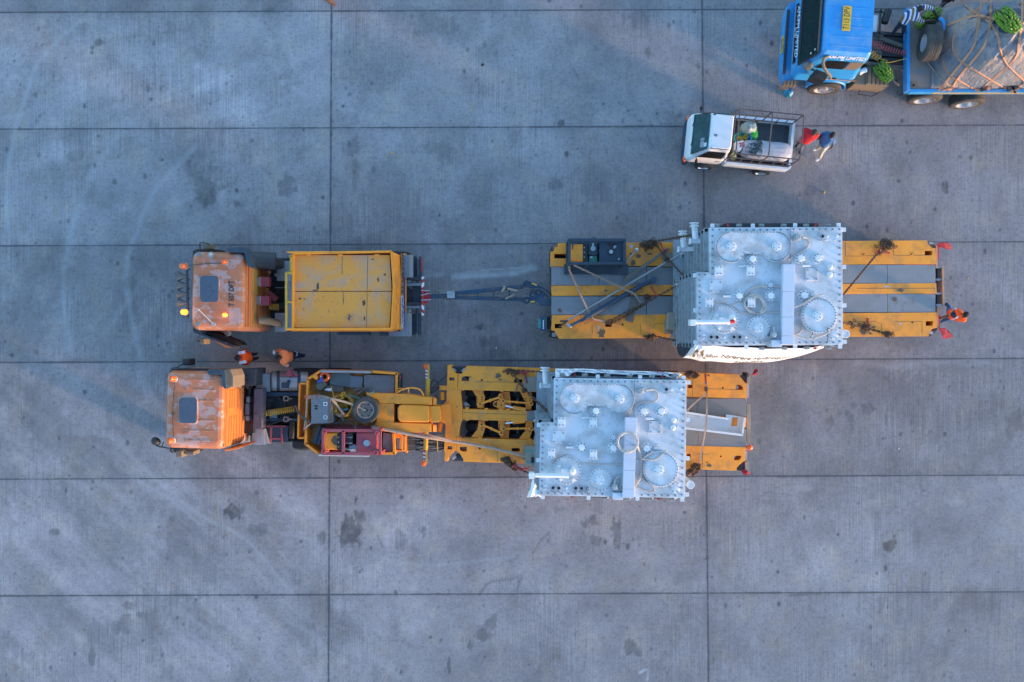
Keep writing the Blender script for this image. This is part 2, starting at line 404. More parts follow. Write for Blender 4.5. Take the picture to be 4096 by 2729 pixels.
def tread(name, col, dirtc):
    t = NT(name)
    mp = t.n('ShaderNodeMapping'); mp.inputs['Rotation'].default_value = (0, 0, .785); t.l(t.co, mp.inputs[0])
    ck = t.n('ShaderNodeTexChecker'); ck.inputs['Scale'].default_value = 22; t.l(mp.outputs[0], ck.inputs[0])
    f = t.noise(1.2, 8, .65); c = t.mix(f, tuple(x * .8 for x in col), tuple(x * 1.2 for x in col))
    c = t.mix(t.ramp(t.noise(2.5, 9, .7), .55, .7, 0, .7), c, dirtc)
    c = t.mix(t.math('MULTIPLY', ck.outputs['Fac'], .16), c, (.06, .06, .065))
    t.bump(ck.outputs['Fac'], .35, .005); return t.done(c, .5, .25)
M['tread'] = tread('grey_tread_plate', (.25, .25, .255), (.17, .14, .115))
M['tread_dusty'] = tread('dusty_tread_plate', (.24, .215, .20), (.22, .165, .13))
M['bedplate'] = tread('dark_load_bed', (.07, .075, .085), (.16, .16, .17))
def tarp():
    t = NT('dusty_blue_grey_tarpaulin')
    f = t.noise(.9, 8, .62, dist=.5); c = t.mix(t.noise(3, 5), (.11, .13, .17), (.18, .20, .24))
    c = t.mix(t.ramp(f, .46, .62, 0, .85), c, (.38, .265, .205))
    wv = t.noise(4.5, 6, .6, stretch=(1.8, .8, 1), dist=1.2)
    t.bump(wv, .9, .09); return t.done(c, .6)
M['tarp'] = tarp()
def bale():
    t = NT('white_woven_bale'); c = t.mix(t.noise(3, 6, .6), (.27, .285, .33), (.43, .44, .48))
    c = t.mix(t.ramp(t.noise(5, 8, .7), .52, .66, 0, .6), c, (.32, .31, .34)); t.bump(t.noise(6, 6, .6, dist=1), .6, .04); return t.done(c, .6)
M['bale'] = bale()
def clearbag():
    t = NT('clear_plastic_bag'); t.b.inputs['Transmission Weight'].default_value = .55; t.b.inputs['IOR'].default_value = 1.3
    t.bump(t.noise(9, 5, .6, dist=1), .7, .03); return t.done(t.mix(t.noise(4, 5), (.30, .46, .46), (.62, .72, .72)), .25)
M['clearbag'] = clearbag()
# ------------------------------------------------------------------ ground
JX = [(-1650, -1720), (-155, -180), (1326, 1314), (2808, 2834), (4300, 4360), (5790, 5870)]
def build_ground():
    st = .04; xs = np.arange(-19.5, 19.5 + st, st); ys = np.arange(-13.5, 13.5 + st, st); nx, ny = len(xs), len(ys)
    X, Y = np.meshgrid(xs, ys); px = X * F / H + 2048; py = 1364.5 - Y * F / H
    row = (py + (px - 2048) * 16.5 / 4096 - 42.0) / 466.8           # joint rows at whole numbers
    t = np.clip(py / 2729.0, -.3, 1.3)
    col = np.zeros_like(px); lines = [a_ + (b_ - a_) * t for a_, b_ in JX]
    for k in range(len(lines) - 1):
        m = (px >= lines[k]) & (px < lines[k + 1]); col[m] = (k - 2 + (px - lines[k]) / (lines[k + 1] - lines[k]))[m]
    rng = np.random.RandomState(3)
    def vn(u, v):
        iu = np.floor(u).astype(int); iv = np.floor(v).astype(int); fu = u - iu; fv = v - iv
        g = rng.rand(211, 223); fu = fu * fu * (3 - 2 * fu); fv = fv * fv * (3 - 2 * fv)
        q = lambda i, j: g[i % 211, j % 223]
        return (q(iu, iv) * (1 - fu) + q(iu + 1, iv) * fu) * (1 - fv) + (q(iu, iv + 1) * (1 - fu) + q(iu + 1, iv + 1) * fu) * fv
    def fbm(u, v, o=5, gain=.55):
        s = 0; a_ = 1; tot = 0
        for k in range(o): s = s + a_ * vn(u * 2 ** k + 7 * k, v * 2 ** k + 13 * k); tot += a_; a_ *= gain
        return s / tot
    tint = np.ones((9, 4)); T = [[1.0, 1.0, .92], [1.22, 1.10, .99], [1.06, .98, .99], [.90, .85, .96], [1.0, .86, .85], [1.12, 1.10, 1.05], [1.06, 1.03, .93]]  # per-slab tone; the row between the trucks also has shade painted in
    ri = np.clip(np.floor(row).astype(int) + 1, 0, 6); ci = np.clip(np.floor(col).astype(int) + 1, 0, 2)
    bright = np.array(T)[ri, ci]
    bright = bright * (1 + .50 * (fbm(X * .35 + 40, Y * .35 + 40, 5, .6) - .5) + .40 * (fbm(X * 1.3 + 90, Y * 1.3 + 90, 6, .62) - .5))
    sm = fbm(X * .8 + 17, Y * .6 + 71, 6, .66); bright *= 1 - .20 * np.clip((sm - .50) / .16, 0, 1) * (fbm(X * 6, Y * 2.5 + 9, 4, .7) + .3)
    sm = fbm(X * .55 + 117, Y * .5 + 171, 6, .66); bright *= 1 + .16 * np.clip((sm - .54) / .08, 0, 1) * (fbm(X * 7 + 3, Y * 2.2 + 19, 4, .7) + .3)
    # slanting lighter and darker streaks; upper middle band paints shadows of the lorry load
    for ang, x0, x1, y0, y1, amp in ((-42, -200, 1500, 1350, 2900, .75), (-28, 300, 1400, 1500, 2300, .55), (20, -200, 1400, -100, 1000, .45), (55, -200, 900, 900, 1900, .55), (-24, 1900, 3200, 0, 700, .3), (-40, 1200, 2400, 2300, 2800, .5)):
        c, s = math.cos(math.radians(ang)), math.sin(math.radians(ang))
        u = X * c + Y * s; v = -X * s + Y * c
        msk = np.clip(np.minimum(np.minimum(px - x0, x1 - px), np.minimum(py - y0, y1 - py)) / 350.0, 0, 1)
        bright *= 1 + amp * msk * (fbm(u * .16 + 30, v * 1.9 + 60, 5, .6) - .5)
    warp = fbm(X * 2.2 + 5, Y * 2.2 + 5, 5, .62) - .5; fine = fbm(X * 7 + 50, Y * 3.2 + 50, 4, .65)
    streak = fbm(X * 9 + 11, Y * .9 + 31, 4, .6)
    dark = np.zeros_like(px); brown = np.zeros_like(px); light = np.zeros_like(px)
    ST = [(800, 690, 55, 36, .4), (818, 755, 34, 58, .6), (845, 800, 14, 24, .5), (1151, 745, 26, 32, .45), (1180, 760, 9, 9, .5), (1120, 770, 10, 12, .4), (953, 815, 13, 16, .6), (880, 750, 12, 10, .5), (399, 171, 14, 12, .5), (630, 354, 30, 16, .5), (1090, 45, 22, 14, .35),
          (940, 2054, 30, 44, .85), (1010, 2120, 34, 20, .4), (1393, 2120, 44, 86, .95), (1440, 2070, 30, 24, .6), (1690, 2130, 28, 44, .55), (1600, 2160, 34, 30, .35), (2373, 2078, 34, 30, .6), (2455, 2110, 18, 46, .6), (2380, 2160, 20, 16, .4),
          (1960, 2495, 22, 20, .55), (1925, 2540, 30, 26, .55), (1878, 2580, 10, 42, .6), (1980, 2470, 15, 22, .4), (1797, 2665, 8, 30, .8), (2520, 2590, 22, 18, .5), (2550, 2610, 18, 16, .45), (3563, 2192, 24, 22, .75), (3450, 2192, 5, 16, .6),
          (3412, 1680, 26, 55, .5), (3468, 1630, 20, 28, .55), (3500, 1635, 8, 8, .6), (3420, 1620, 9, 9, .5), (3360, 1650, 12, 12, .4), (3545, 1672, 10, 26, .4), (3775, 1738, 7, 10, .8), (3602, 1738, 6, 7, .7), (3200, 1720, 12, 14, .35), (3780, 752, 12, 34, .8), (3584, 810, 6, 20, .7), (3240, 770, 20, 20, .3), (1740, 90, 70, 40, .3), (2520, 75, 66, 38, .4), (2672, 98, 14, 20, .7), (2790, 262, 12, 16, .6),
          (2712, 462, 13, 16, .6), (2240, 492, 14, 14, .7), (2470, 240, 16, 14, .35), (2594, 205, 11, 17, .55), (300, 620, 30, 18, .3), (520, 1130, 22, 20, .45), (610, 1100, 12, 9, .4), (509, 2420, 26, 14, .5), (470, 2500, 40, 30, .4), (560, 2460, 12, 12, .4), (360, 2640, 13, 34, .5), (220, 2130, 34, 18, .5), (690, 2080, 16, 12, .3), (1290, 2150, 10, 22, .5), (2240, 2040, 60, 16, .25),
          (1980, 1390, 60, 40, .5), (1920, 1310, 12, 12, .8), (1900, 1245, 8, 7, .9), (2020, 1226, 6, 6, .9), (2220, 740, 26, 22, .4), (1790, 600, 44, 40, .3), (1400, 600, 26, 30, .4), (1770, 590, 60, 22, .3), (1420, 700, 10, 60, .3), (2950, 650, 40, 30, .25), (3320, 1690, 16, 16, .4), (3970, 1600, 60, 50, .3), (4060, 1700, 30, 50, .4), (3900, 2430, 60, 60, .2)]
    for (x, y, rx, ry, d) in ST:
        q = ((px - x) / rx) ** 2 + ((py - y) / ry) ** 2
        m = q < 16
        f = np.clip((1.05 - np.sqrt(q[m]) + warp[m] * 3.6 + (streak[m] - .5) * 1.8) * 2.4, 0, 1); d = min(.95, d * 1.2)
        dark[m] = np.maximum(dark[m], f * d * (.35 + 1.1 * fine[m])); brown[m] = np.maximum(brown[m], f * d * .7)
    for _ in range(900):                                             # drops of oil, rubber crumbs
        x, y = rng.uniform(-100, 4200), rng.uniform(-80, 2800); r = rng.choice([2.6, 3, 3.5, 4, 4, 5, 6, 7]) ; d = rng.uniform(.3, 1.0)
        r2 = r * rng.uniform(.8, 1.8)
        i0, i1 = np.searchsorted(xs, [(x - 30 - 2048) * H / F, (x + 30 - 2048) * H / F]); j0, j1 = np.searchsorted(ys, [(1364.5 - y - 30) * H / F, (1364.5 - y + 30) * H / F])
        q = np.sqrt(((px[j0:j1, i0:i1] - x) / r) ** 2 + ((py[j0:j1, i0:i1] - y) / r2) ** 2)
        f = np.clip((1.25 - q + warp[j0:j1, i0:i1] * 1.5) * 2, 0, 1) * d; dark[j0:j1, i0:i1] = np.maximum(dark[j0:j1, i0:i1], f)
    def stroke(pts, wd, amt, tgt, br=.6):
        pts = [(p.x, p.y) for p in spline([V((x, y, 0)) for x, y in pts], 10)]
        best = np.full(px.shape, 1e9)
        xa, xb = min(p[0] for p in pts) - 4 * wd, max(p[0] for p in pts) + 4 * wd; ya, yb = min(p[1] for p in pts) - 4 * wd, max(p[1] for p in pts) + 4 * wd
        m = (px > xa) & (px < xb) & (py > ya) & (py < yb); qx, qy = px[m], py[m]; b = np.full(qx.shape, 1e9)
        for (x0, y0), (x1, y1) in zip(pts[:-1], pts[1:]):
            dx, dy = x1 - x0, y1 - y0; l2 = dx * dx + dy * dy + 1e-6; u = np.clip(((qx - x0) * dx + (qy - y0) * dy) / l2, 0, 1)
            b = np.minimum(b, np.hypot(qx - x0 - u * dx, qy - y0 - u * dy))
        f = np.clip(1 - b / wd + warp[m] * br * 1.6, 0, 1) * amt * (.55 + .8 * fine[m]); tgt[m] = np.maximum(tgt[m], f)
    for p, wd, am in (([(330, 80), (258, 138), (150, 258), (108, 372), (66, 498), (42, 618), (27, 780), (33, 920)], 20, .55), ([(210, 440), (140, 520), (90, 640), (60, 760)], 12, .25), ([(470, 540), (372, 690), (312, 840), (275, 960), (254, 1100), (258, 1250), (285, 1400)], 24, .42),
                     ([(780, 590), (618, 767), (550, 920), (508, 1050), (512, 1200), (540, 1330), (565, 1440)], 24, .45), ([(720, 340), (600, 420), (520, 500)], 10, .3), ([(500, 790), (430, 860), (360, 940)], 10, .25),
                     ([(500, 1800), (654, 1943), (791, 2056), (981, 2157), (1100, 2294), (1170, 2375)], 17, .45), ([(560, 1930), (700, 2010), (820, 2120)], 14, .3), ([(880, 2010), (1060, 2110), (1310, 2180)], 12, .2), ([(700, 2440), (880, 2560), (1010, 2700)], 24, .28), ([(1150, 2480), (1290, 2570), (1320, 2700)], 22, .3), ([(770, 2540), (900, 2640)], 12, .3),
                     ([(1400, 2590), (1530, 2650), (1600, 2729)], 40, .25), ([(1500, 2225), (1700, 2260), (1900, 2245), (2060, 2225)], 14, .35), ([(1400, 2040), (1700, 2030), (1900, 2060)], 30, .2), ([(270, 1730), (420, 1740), (520, 1800)], 26, .22), ([(60, 1830), (240, 1900)], 20, .2)):
        stroke(p, wd * .8, am * 1.0, light)
    stroke([(1815, 1108), (1900, 1102), (2060, 1090), (2138, 1072)], 20, 1.0, light, .5)      # white scrape beside the drawbar
    stroke([(1830, 1111), (1960, 1103), (2070, 1096)], 9, 1.3, light, .3); stroke([(1925, 1082), (2060, 1073), (2110, 1076)], 4.5, 1.2, light, .2)
    stroke([(2090, 1075), (2130, 1066)], 18, .9, light); stroke([(1700, 1104), (1768, 1100)], 17, .7, light, .6); stroke([(1690, 1085), (1730, 1090)], 12, .4, light)
    stroke([(2330, 1590), (2420, 1600)], 30, .0, light); stroke([(2560, 2690), (2590, 2680), (2590, 2720)], 7, 1.2, light, .8); stroke([(1400, 2270), (1405, 2290)], 5, .9, light)
    for x, y, rx, ry in ((3820, 2006, 36, 22), (3490, 2010, 30, 16), (3190, 1950, 30, 20), (3230, 1952, 24, 16)):
        q = np.hypot((px - x) / rx, (py - y) / ry); light = np.maximum(light, np.clip(1.2 - q + warp, 0, 1) * .45); brown = np.maximum(brown, np.clip(1.2 - q + warp, 0, 1) * .8)
    stroke([(3430, 1450), (3560, 1462), (3700, 1452), (3900, 1448), (4000, 1462)], 22, .38, light); stroke([(1920, 2375), (1960, 2330), (2040, 2318), (2085, 2300)], 10, .55, dark); stroke([(2085, 2300), (2070, 2360)], 12, .5, dark)
    stroke([(2130, 2215), (2165, 2160), (2200, 2130)], 6, .5, dark); stroke([(3725, 2672), (3780, 2640)], 4, .8, dark); stroke([(2295, 275), (2315, 320)], 5, .6, dark); stroke([(2590, 545), (2610, 590)], 5, .6, dark); stroke([(3120, 1975), (3185, 1985)], 3, .5, dark)
    stroke([(1270, 2700), (1200, 2400), (1190, 2250)], 90, .0, dark); stroke([(1510, 2140), (1530, 2190)], 5, .6, dark); stroke([(1725, 2260), (1720, 2230)], 4, .6, dark)
    # tar squeezed out of the joints
    stroke([(2500, 507), (2560, 506), (2610, 504)], 8, 1.0, dark, .9); stroke([(3115, 1906), (3180, 1906), (3260, 1904)], 8, 1.0, dark, .9); stroke([(2812, 860), (2816, 900)], 9, 1.0, dark, .5); stroke([(2810, 440), (2813, 470)], 9, 1.0, dark, .5); stroke([(3160, 2380), (3280, 2376)], 7, .8, dark, .9)
    nv = nx * ny; me = bpy.data.meshes.new('ground')
    me.vertices.add(nv); co = np.stack([X, Y, np.zeros_like(X)], -1).astype(np.float32); me.vertices.foreach_set('co', co.ravel())
    i = np.arange((nx - 1) * (ny - 1)); r0 = (i // (nx - 1)) * nx + i % (nx - 1)
    lv = np.stack([r0, r0 + 1, r0 + nx + 1, r0 + nx], -1).astype(np.int32); nf = len(i)
    me.loops.add(nf * 4); me.loops.foreach_set('vertex_index', lv.ravel()); me.polygons.add(nf)
    me.polygons.foreach_set('loop_start', np.arange(nf, dtype=np.int32) * 4)
    me.update(calc_edges=True)
    at = me.attributes.new('wear_shade', 'FLOAT_COLOR', 'POINT'); at.data.foreach_set('color', np.stack([bright * .5, dark, light, brown], -1).astype(np.float32).ravel())
    at = me.attributes.new('slab', 'FLOAT_VECTOR', 'POINT'); at.data.foreach_set('vector', np.stack([col + 3, row + 3, np.zeros_like(row)], -1).astype(np.float32).ravel())
    t = NT('brushed_concrete_slabs'); n = t.n
    a1 = n('ShaderNodeAttribute', attribute_name='wear_shade'); a2 = n('ShaderNodeAttribute', attribute_name='slab')
    sp = n('ShaderNodeSeparateColor'); t.l(a1.outputs['Color'], sp.inputs[0]); sv = n('ShaderNodeSeparateXYZ'); t.l(a2.outputs['Vector'], sv.inputs[0])
    co = t.co
    base = t.mix(t.noise(.45, 6, .6), (.205, .184, .190), (.285, .256, .255))
    base = t.mix(t.ramp(t.noise(1.1, 6, .6), .5, .75, 0, .7), base, (.31, .26, .215))
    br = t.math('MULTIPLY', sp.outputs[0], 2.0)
    grain = t.noise(26, 4, .7); br = t.math('MULTIPLY', br, t.ramp(grain, .25, .75, .80, 1.20))
    gl = t.noise(1.0, 3, .6, stretch=(23, .55, 1)); gm = t.ramp(t.noise(.22, 4, .6), .42, .60, .06, 1.1)
    gv = t.math('MULTIPLY', t.math('SUBTRACT', t.ramp(gl, .3, .7), .5), gm); br = t.math('MULTIPLY', br, t.math('ADD', 1.0, t.math('MULTIPLY', gv, .42)))
    spk = t.noise(38, 3, .8); br = t.math('MULTIPLY', br, t.ramp(spk, .30, .42, .55, 1.0)); sp2 = t.noise(11, 5, .75); br = t.math('MULTIPLY', br, t.ramp(sp2, .34, .46, .72, 1.0)); br = t.math('MULTIPLY', br, t.ramp(t.noise(17, 4, .7), .60, .75, 1.0, 1.25))
    mott = t.noise(5.5, 7, .7); br = t.math('MULTIPLY', br, t.ramp(mott, .3, .7, .87, 1.13))
    vm = n('ShaderNodeVectorMath', operation='SCALE'); t.l(base, vm.inputs[0]); t.l(br, vm.inputs['Scale'])
    c = t.mix(t.ramp(sp.outputs[1], 0, 1, 0, .85), vm.outputs[0], t.mix(a1.outputs['Alpha'], (.042, .045, .05), (.062, .050, .040)))
    c = t.mix(t.ramp(sp.outputs[2], 0, 1.2, 0, .72), c, t.mix(a1.outputs['Alpha'], (.42, .43, .44), (.42, .35, .27)))
    # joints filled with dark sealant
    wob = t.math('MULTIPLY', t.math('SUBTRACT', t.noise(3.5, 6, .7), .5), .06)
    wid = t.ramp(t.noise(.8, 4, .6), .4, .75, .006, .024)
    dx = t.math('MULTIPLY', t.math('PINGPONG', sv.outputs[0], .5), 11.9); dy = t.math('MULTIPLY', t.math('PINGPONG', sv.outputs[1], .5), 3.73)
    d = t.math('MINIMUM', t.math('MULTIPLY', dx, .8), dy); d = t.math('ADD', d, wob)
    c = t.mix(t.ramp(d, wid, t.math('ADD', wid, .022), .85, 0), c, (.05, .052, .06))
    edge = t.ramp(d, .02, .22, .16, 0.0); c = t.mix(edge, c, (.10, .10, .11))
    hh = t.math('ADD', t.math('MULTIPLY', gl, .6), t.math('MULTIPLY', grain, .5)); t.bump(hh, .35, .006)
    m = t.done(c, t.ramp(sp.outputs[1], 0, 1, .82, .55)); me.materials.append(m)
    o = bpy.data.objects.new('ground', me); COL.objects.link(o); o['kind'] = 'structure'; o['label'] = 'weathered grey concrete yard of long brushed slabs'
    b = MB(); b.box(-400, 400, -400, 400, -.03, -.012); g = b.build('terrain', paint('far_concrete', (.20, .178, .182), .9)); g['kind'] = 'structure'
build_ground()
# ------------------------------------------------------------------ power transformers
ZT = 4.27
def transformer(xf, first, label):
    root = thing('power_transformer', (0, 0, 0), label, 'transformer', 'power transformers on the low trailers')
    c0 = E(1010, 720, ZT); c0 = xf @ c0 if xf else c0
    root.location = (c0.x, c0.y, 1.22); ORG[root.name] = V(root.location)
    B_ = lambda: MB(xf)
    out = [(400, 128), (1742, 122), (1750, 1315), (275, 1322), (272, 580), (405, 578)]
    wall = [(412, 140), (1730, 134), (1738, 1303), (287, 1310), (284, 592), (417, 590)]
    b = B_(); b.pz(E, wall, 1.3, 4.2); tank = b.build('tank', M['tank_shade'], root)
    b = B_()                                                     # horizontal stiffening ribs right round the tank
    for k in range(7):
        z = 1.42 + k * .40
        for (x0, y0), (x1, y1) in zip(wall, wall[1:] + wall[:1]):
            p0, p1 = E(x0, y0, ZT), E(x1, y1, ZT); d = (p1 - p0).normalized(); nrm = V((-d.y, d.x, 0))
            b.obox((p0 + p1) / 2 + nrm * .03 + V((0, 0, z)) - V((0, 0, ZT)), (p1 - p0) / 2 + d * .06, nrm * .055, .045)
    b.build('stiffening_ribs', M['galv'], tank)
    b = B_(); b.prism([E(x, y, ZT) for x, y in [(262, 112), (1752, 108), (1760, 1326), (262, 1330)]], 1.22, 1.32); b.build('base_frame', M['galv'], root)
    b = B_(); b.pz(E, out, 4.2, ZT)
    bp = [(430 + 69 * i, 150) for i in range(12)] + [(1250 + 66 * i, 145) for i in range(8)] + [(1716, 200 + 67.5 * i) for i in range(17)] + [(302 + 68 * i, 1294) for i in range(10)] + [(1312 + 68 * i, 1290) for i in range(6)] + [(299, 605 + 56.5 * i) for i in range(12)] + [(428, 212 + 65 * i) for i in range(6)] + [(355, 603), (428, 601)]
    b.mat(1).bolts([E(x, y, ZT) for x, y in bp], .026, .05); b.build('tank_cover', [M['white_tank'], M['bolt']], root, .006)
    b = B_(); b.add([E(1213, 130, ZT + .003), E(1219, 130, ZT + .003), E(1219, 497, ZT + .003), E(1213, 497, ZT + .003)], [(3, 2, 1, 0)])
    b.build('cover_seam', M['bolt'], root)
    # twin turret cover
    pts = [(1078 + 152 * math.sin(math.radians(t)), 320 - 154 * math.cos(math.radians(t))) for t in range(0, 216, 12)] + [(935, 392), (757, 392)] + [(620 + 160 * math.sin(math.radians(t)), 325 - 159 * math.cos(math.radians(t))) for t in range(148, 361, 12)]
    b = B_(); b.pz(E, pts, ZT, ZT + .13)
    ins = []
    for i in range(len(pts)):
        for j in range(2):
            (x0, y0), (x1, y1) = pts[i], pts[(i + 1) % len(pts)]; x = x0 + (x1 - x0) * j / 2; y = y0 + (y1 - y0) * j / 2
            cx = 620 if x < 850 else 1078; ins.append((x + (cx - x) * .06, y + (320 - y) * .06))
    ins += [(620 + 33 * i, 176) for i in range(1, 14)]
    b.mat(1).bolts([E(x, y, ZT + .13) for x, y in ins], .016, .045); tw = b.build('twin_turret_cover', [M['white_tank'], M['bolt']], root, .02)
    def cap(x, y, r, z, par, nb=6):
        b = B_(); k = r * .39551 * (H - z) / F; b.disc(E(x, y, z), k, .045, 24); b.mat(1).bolts([p for p in circ(E(x, y, z + .045), k * .72, nb, .5)], .014, .03)
        return b.build('inspection_cap', [M['white_fit'], M['bolt']], par)
    cap(620, 318, 48, ZT + .13, tw); cap(1078, 315, 46, ZT + .13, tw)
    for x, y, r, h, nb, rc in ((1490, 1020, 180, .15, 34, 48), (888, 1140, 115, .10, 20, 48), (548, 1055, 145, .07, 26, 0), (1645, 1205, 52, .06, 6, 0)):
        b = B_(); c = E(x, y, ZT); k = r * .39551 * (H - ZT - h) / F; b.disc(c, k, h, 44, .02); b.mat(1).bolts(circ(c + V((0, 0, h)), k * .925, nb), .017, .045)
        rc_ = b.build('turret_cover', [M['white_tank'], M['bolt']], root)
        if rc: cap(x, y, rc, ZT + h, rc_)
        else:
            if r > 100:
                b = B_()
                for dx, dy, q in ((-72, -40, 16), (68, 92, 18), (-60, 90, 16), (60, -30, 14)): b.disc(E(x + dx, y + dy, ZT + h), q * .0027, .07, 12)
                b.rz(E, x - 40, y - 20, x + 35, y + 8, ZT + h, ZT + h + .15); b.build('valve_fittings', M['white_fit'], rc_)
    for x, y, r in ((825, 448, 55), (1310, 443, 55), (1487, 440, 55), (690, 820, 54), (1010, 820, 55), (1347, 818, 57), (1010, 712, 40)):
        b = B_(); c = E(x, y, ZT); k = r * .39551 * (H - ZT) / F
        b.disc(c, k, .05, 26)
        if r > 45: b.lathe([(k * .62, .05), (k * .58, .13), (k * .5, .15), (.001, .152)], c, (0, 0, 1), 20)
        b.mat(1).bolts(circ(c + V((0, 0, .05)), k * .8, 8), .017, .04); b.build('flange_cover', [M['white_fit'], M['bolt']], root)
    for x, y in ((497, 560), (820, 560), (402, 885), (827, 885)):
        b = B_(); b.rz(E, x - 36, y - 48, x + 36, y + 46, ZT, ZT + .16); b.mat(1).bolts([E(x + i * 18, y + j * 34, ZT + .16) for i in (-1, 1) for j in (-1, 1)], .02, .025); b.build('lifting_block', [M['white_fit'], M['bolt']], root, .015)
    for x, y in ((465, 725), (1437, 603)):
        b = B_(); b.rz(E, x - 62, y - 64, x + 62, y + 62, ZT, ZT + .05); b.mat(1).bolts([E(x + i * 45, y + j * 45, ZT + .05) for i in (-1, 1) for j in (-1, 1)], .022, .03); b.build('square_hatch', [M['white_tank'], M['bolt']], root, .006)
    b = B_(); ys = [497, 775, 1032, 1222, 1312]
    for y0, y1 in zip(ys, ys[1:]):
        f = lambda y: -(y - 497) * .0165
        b.pz(E, [(1146 + f(y0), y0 + 1), (1263 + f(y0), y0 + 1), (1263 + f(y1), y1 - 1), (1146 + f(y1), y1 - 1)], ZT, ZT + .20)
    b.rz(E, 1146, 499, 1263, 560, ZT + .19, ZT + .205); b.build('cable_tray', M['tray'], root, .006)
    b = B_(); b.rz(E, 1030, 1266, 1131, 1338, 3.95, ZT + .14); b.build('terminal_box', M['tray'], root, .01)
    b = B_(); b.cyl(E(262, 1085, ZT + .42), E(588, 1082, ZT + .42), .058, n=12); b.rz(E, 206, 1058, 262, 1118, ZT + .26, ZT + .52); b.rz(E, 198, 1078, 206, 1100, ZT + .3, ZT + .46)
    if first: b.mat(1); b.cyl(E(588, 1081, ZT + .42), E(650, 1077, ZT + .40), .05, n=10)
    b.mat(0).cyl(E(575, 1082, ZT + .40), E(600, 1082, ZT + .40), .075, n=12); b.ball(E(622, 1055, ZT + .2), (.09, .09, .2)); b.build('conservator_pipe', [M['white_fit'], M['redcloth']], root, .008)
    for x, y in ((1290, 228), (1048, 1212)):
        b = B_(); b.rz(E, x - 32, y - 30, x + 32, y + 28, ZT, ZT + .14); b.disc(E(x, y, ZT + .14), .065, .06, 16); b.cyl(E(x - 40, y + 10, ZT + .08), E(x + 44, y + 10, ZT + .08), .022, n=8); b.build('gauge_box', M['galv'], root, .012)
    for x, y in ((1615, 527), (1612, 605)):
        b = B_(); b.lathe([(.075, 0), (.075, .05), (.055, .1), (.03, .12), (.001, .121)], E(x, y, ZT), (0, 0, 1), 16); b.rz(E, x + 48, y - 18, x + 58, y + 14, ZT, ZT + .04); b.build('sight_glass', M['white_fit'], root)
    for x, y in ((412, 1235), (470, 1238), (642, 1235), (700, 1235), (1535, 218)) + (() if first else ((758, 1236),)):
        b = B_(); b.lathe([(.052, 0), (.052, .07), (.042, .07), (.042, .03)], E(x, y, ZT), (0, 0, 1), 14); b.mat(1).disc(E(x, y, ZT), .04, .03, 10); b.mat(0).rz(E, x - 18, y + 36, x + 18, y + 44, ZT, ZT + .05); b.build('breather_vent', [M['galv'], M['steel_dark']], root)
    for x, y in ((548, 1238), (762, 1238), (1588, 218), (1685, 215), (338, 1215)):
        b = B_(); b.disc(E(x, y, ZT), .028, .05, 10); b.rz(E, x - 16, y + 34, x + 16, y + 40, ZT, ZT + .04); b.build('plug_valve', M['white_fit'], root)
    for x, y in ((730, 519), (1380, 515), (580, 824), (1468, 816)):
        b = B_(); b.cyl(E(x - 40, y, ZT + .05), E(x + 38, y, ZT + .05), .028, n=8); b.rz(E, x - 12, y - 38, x + 14, y - 30, ZT, ZT + .05); b.build('lifting_handle', M['white_fit'], root)
    for x, y in ((430, 106), (840, 106), (1268, 102), (1708, 100), (1762, 148), (1764, 525), (1768, 915), (1771, 1283), (310, 1340), (773, 1338), (1268, 1334), (1722, 1334), (252, 610), (255, 966), (258, 1291)):
        b = B_(); w_, h_ = (19, 18) if y < 130 or y > 1325 else (17, 20)
        b.rz(E, x - w_, y - h_, x + w_, y + h_, 4.2, 4.235); b.mat(1).disc(E(x, y, 4.235), .014, .004, 8); b.build('jacking_lug', [M['white_fit'], M['bolt']], root)
    for x, y in [(475 + 226 * i, 106) for i in range(6)] + [(932, 1350), (1160, 1350), (1385, 1346), (1610, 1346)]:
        b = B_()
        for i in (-24, -10, 4, 18): b.cyl(E(x + i, y - 16, 4.1), E(x + i, y + 16, 4.1), .014, n=6)
        b.rz(E, x - 30, y - 8, x + 28, y - 2, 4.09, 4.13); b.rz(E, x - 30, y + 4, x + 28, y + 10, 4.09, 4.13); b.cyl(E(x, y, 3.6), E(x, y, 4.1), .05); b.mat(1).disc(E(x - 6, y + 2, 4.13), .016, .02, 8); b.build('edge_clamp', [M['galv'], M['coilyel']], root)
    for ya, yb in ((84, 124), (1318, 1352)):
        b = B_(); b.rz(E, 560, ya, 1500, yb, 3.2, 3.9); b.build('side_trough', M['steel_dark'], root)
        b = B_()
        for x, s in ((575, 1), (1480, -1)): b.beam(E(x, ya, 3.95), E(x + 18 * s, yb + 4, 3.99), .06, .05)
        b.build('red_brace', M['redbar'], root)
    for y0, x0, xe, z in ((0, 0, 398, 3.4),) + (((82, -118, 292, 2.3),) if first else ()):
        b = B_(); p0, p1 = E(245 + x0, 92 + y0, z), E(258 + x0, 250 + y0, z)
        b.cyl(p0, p1, .085, n=14); b.cyl(p0, p0 + V((0, .03, 0)), .13); b.cyl(p0 - V((0, .05, 0)), p0 - V((0, .08, 0)), .13)
        b.beam(E(198 + x0, 268 + y0, z), E(xe, 264 + y0, z), .12, .1); b.beam(E(204 + x0, 240 + y0, z), E(204 + x0, 296 + y0, z), .05, .2)
        b.pz(E, [(270 + x0, 130 + y0), (300 + x0, 245 + y0), (262 + x0, 248 + y0)], z - .02, z + .02); b.build('radiator_bracket', M['white_fit'], root, .008)
    b = B_(); c = E(1776, 1205, 3.9); b.cyl(V((c.x, c.y, 1.5)), c, .1, n=18); b.lathe([(.1, 0), (.115, 0), (.115, .02), (.085, .02), (.085, -.4)], c, (0, 0, 1), 18); b.mat(1).disc(c - V((0, 0, .3)), .085, .01, 16); b.build('drain_pipe', [M['white_fit'], M['steel_dark']], root)
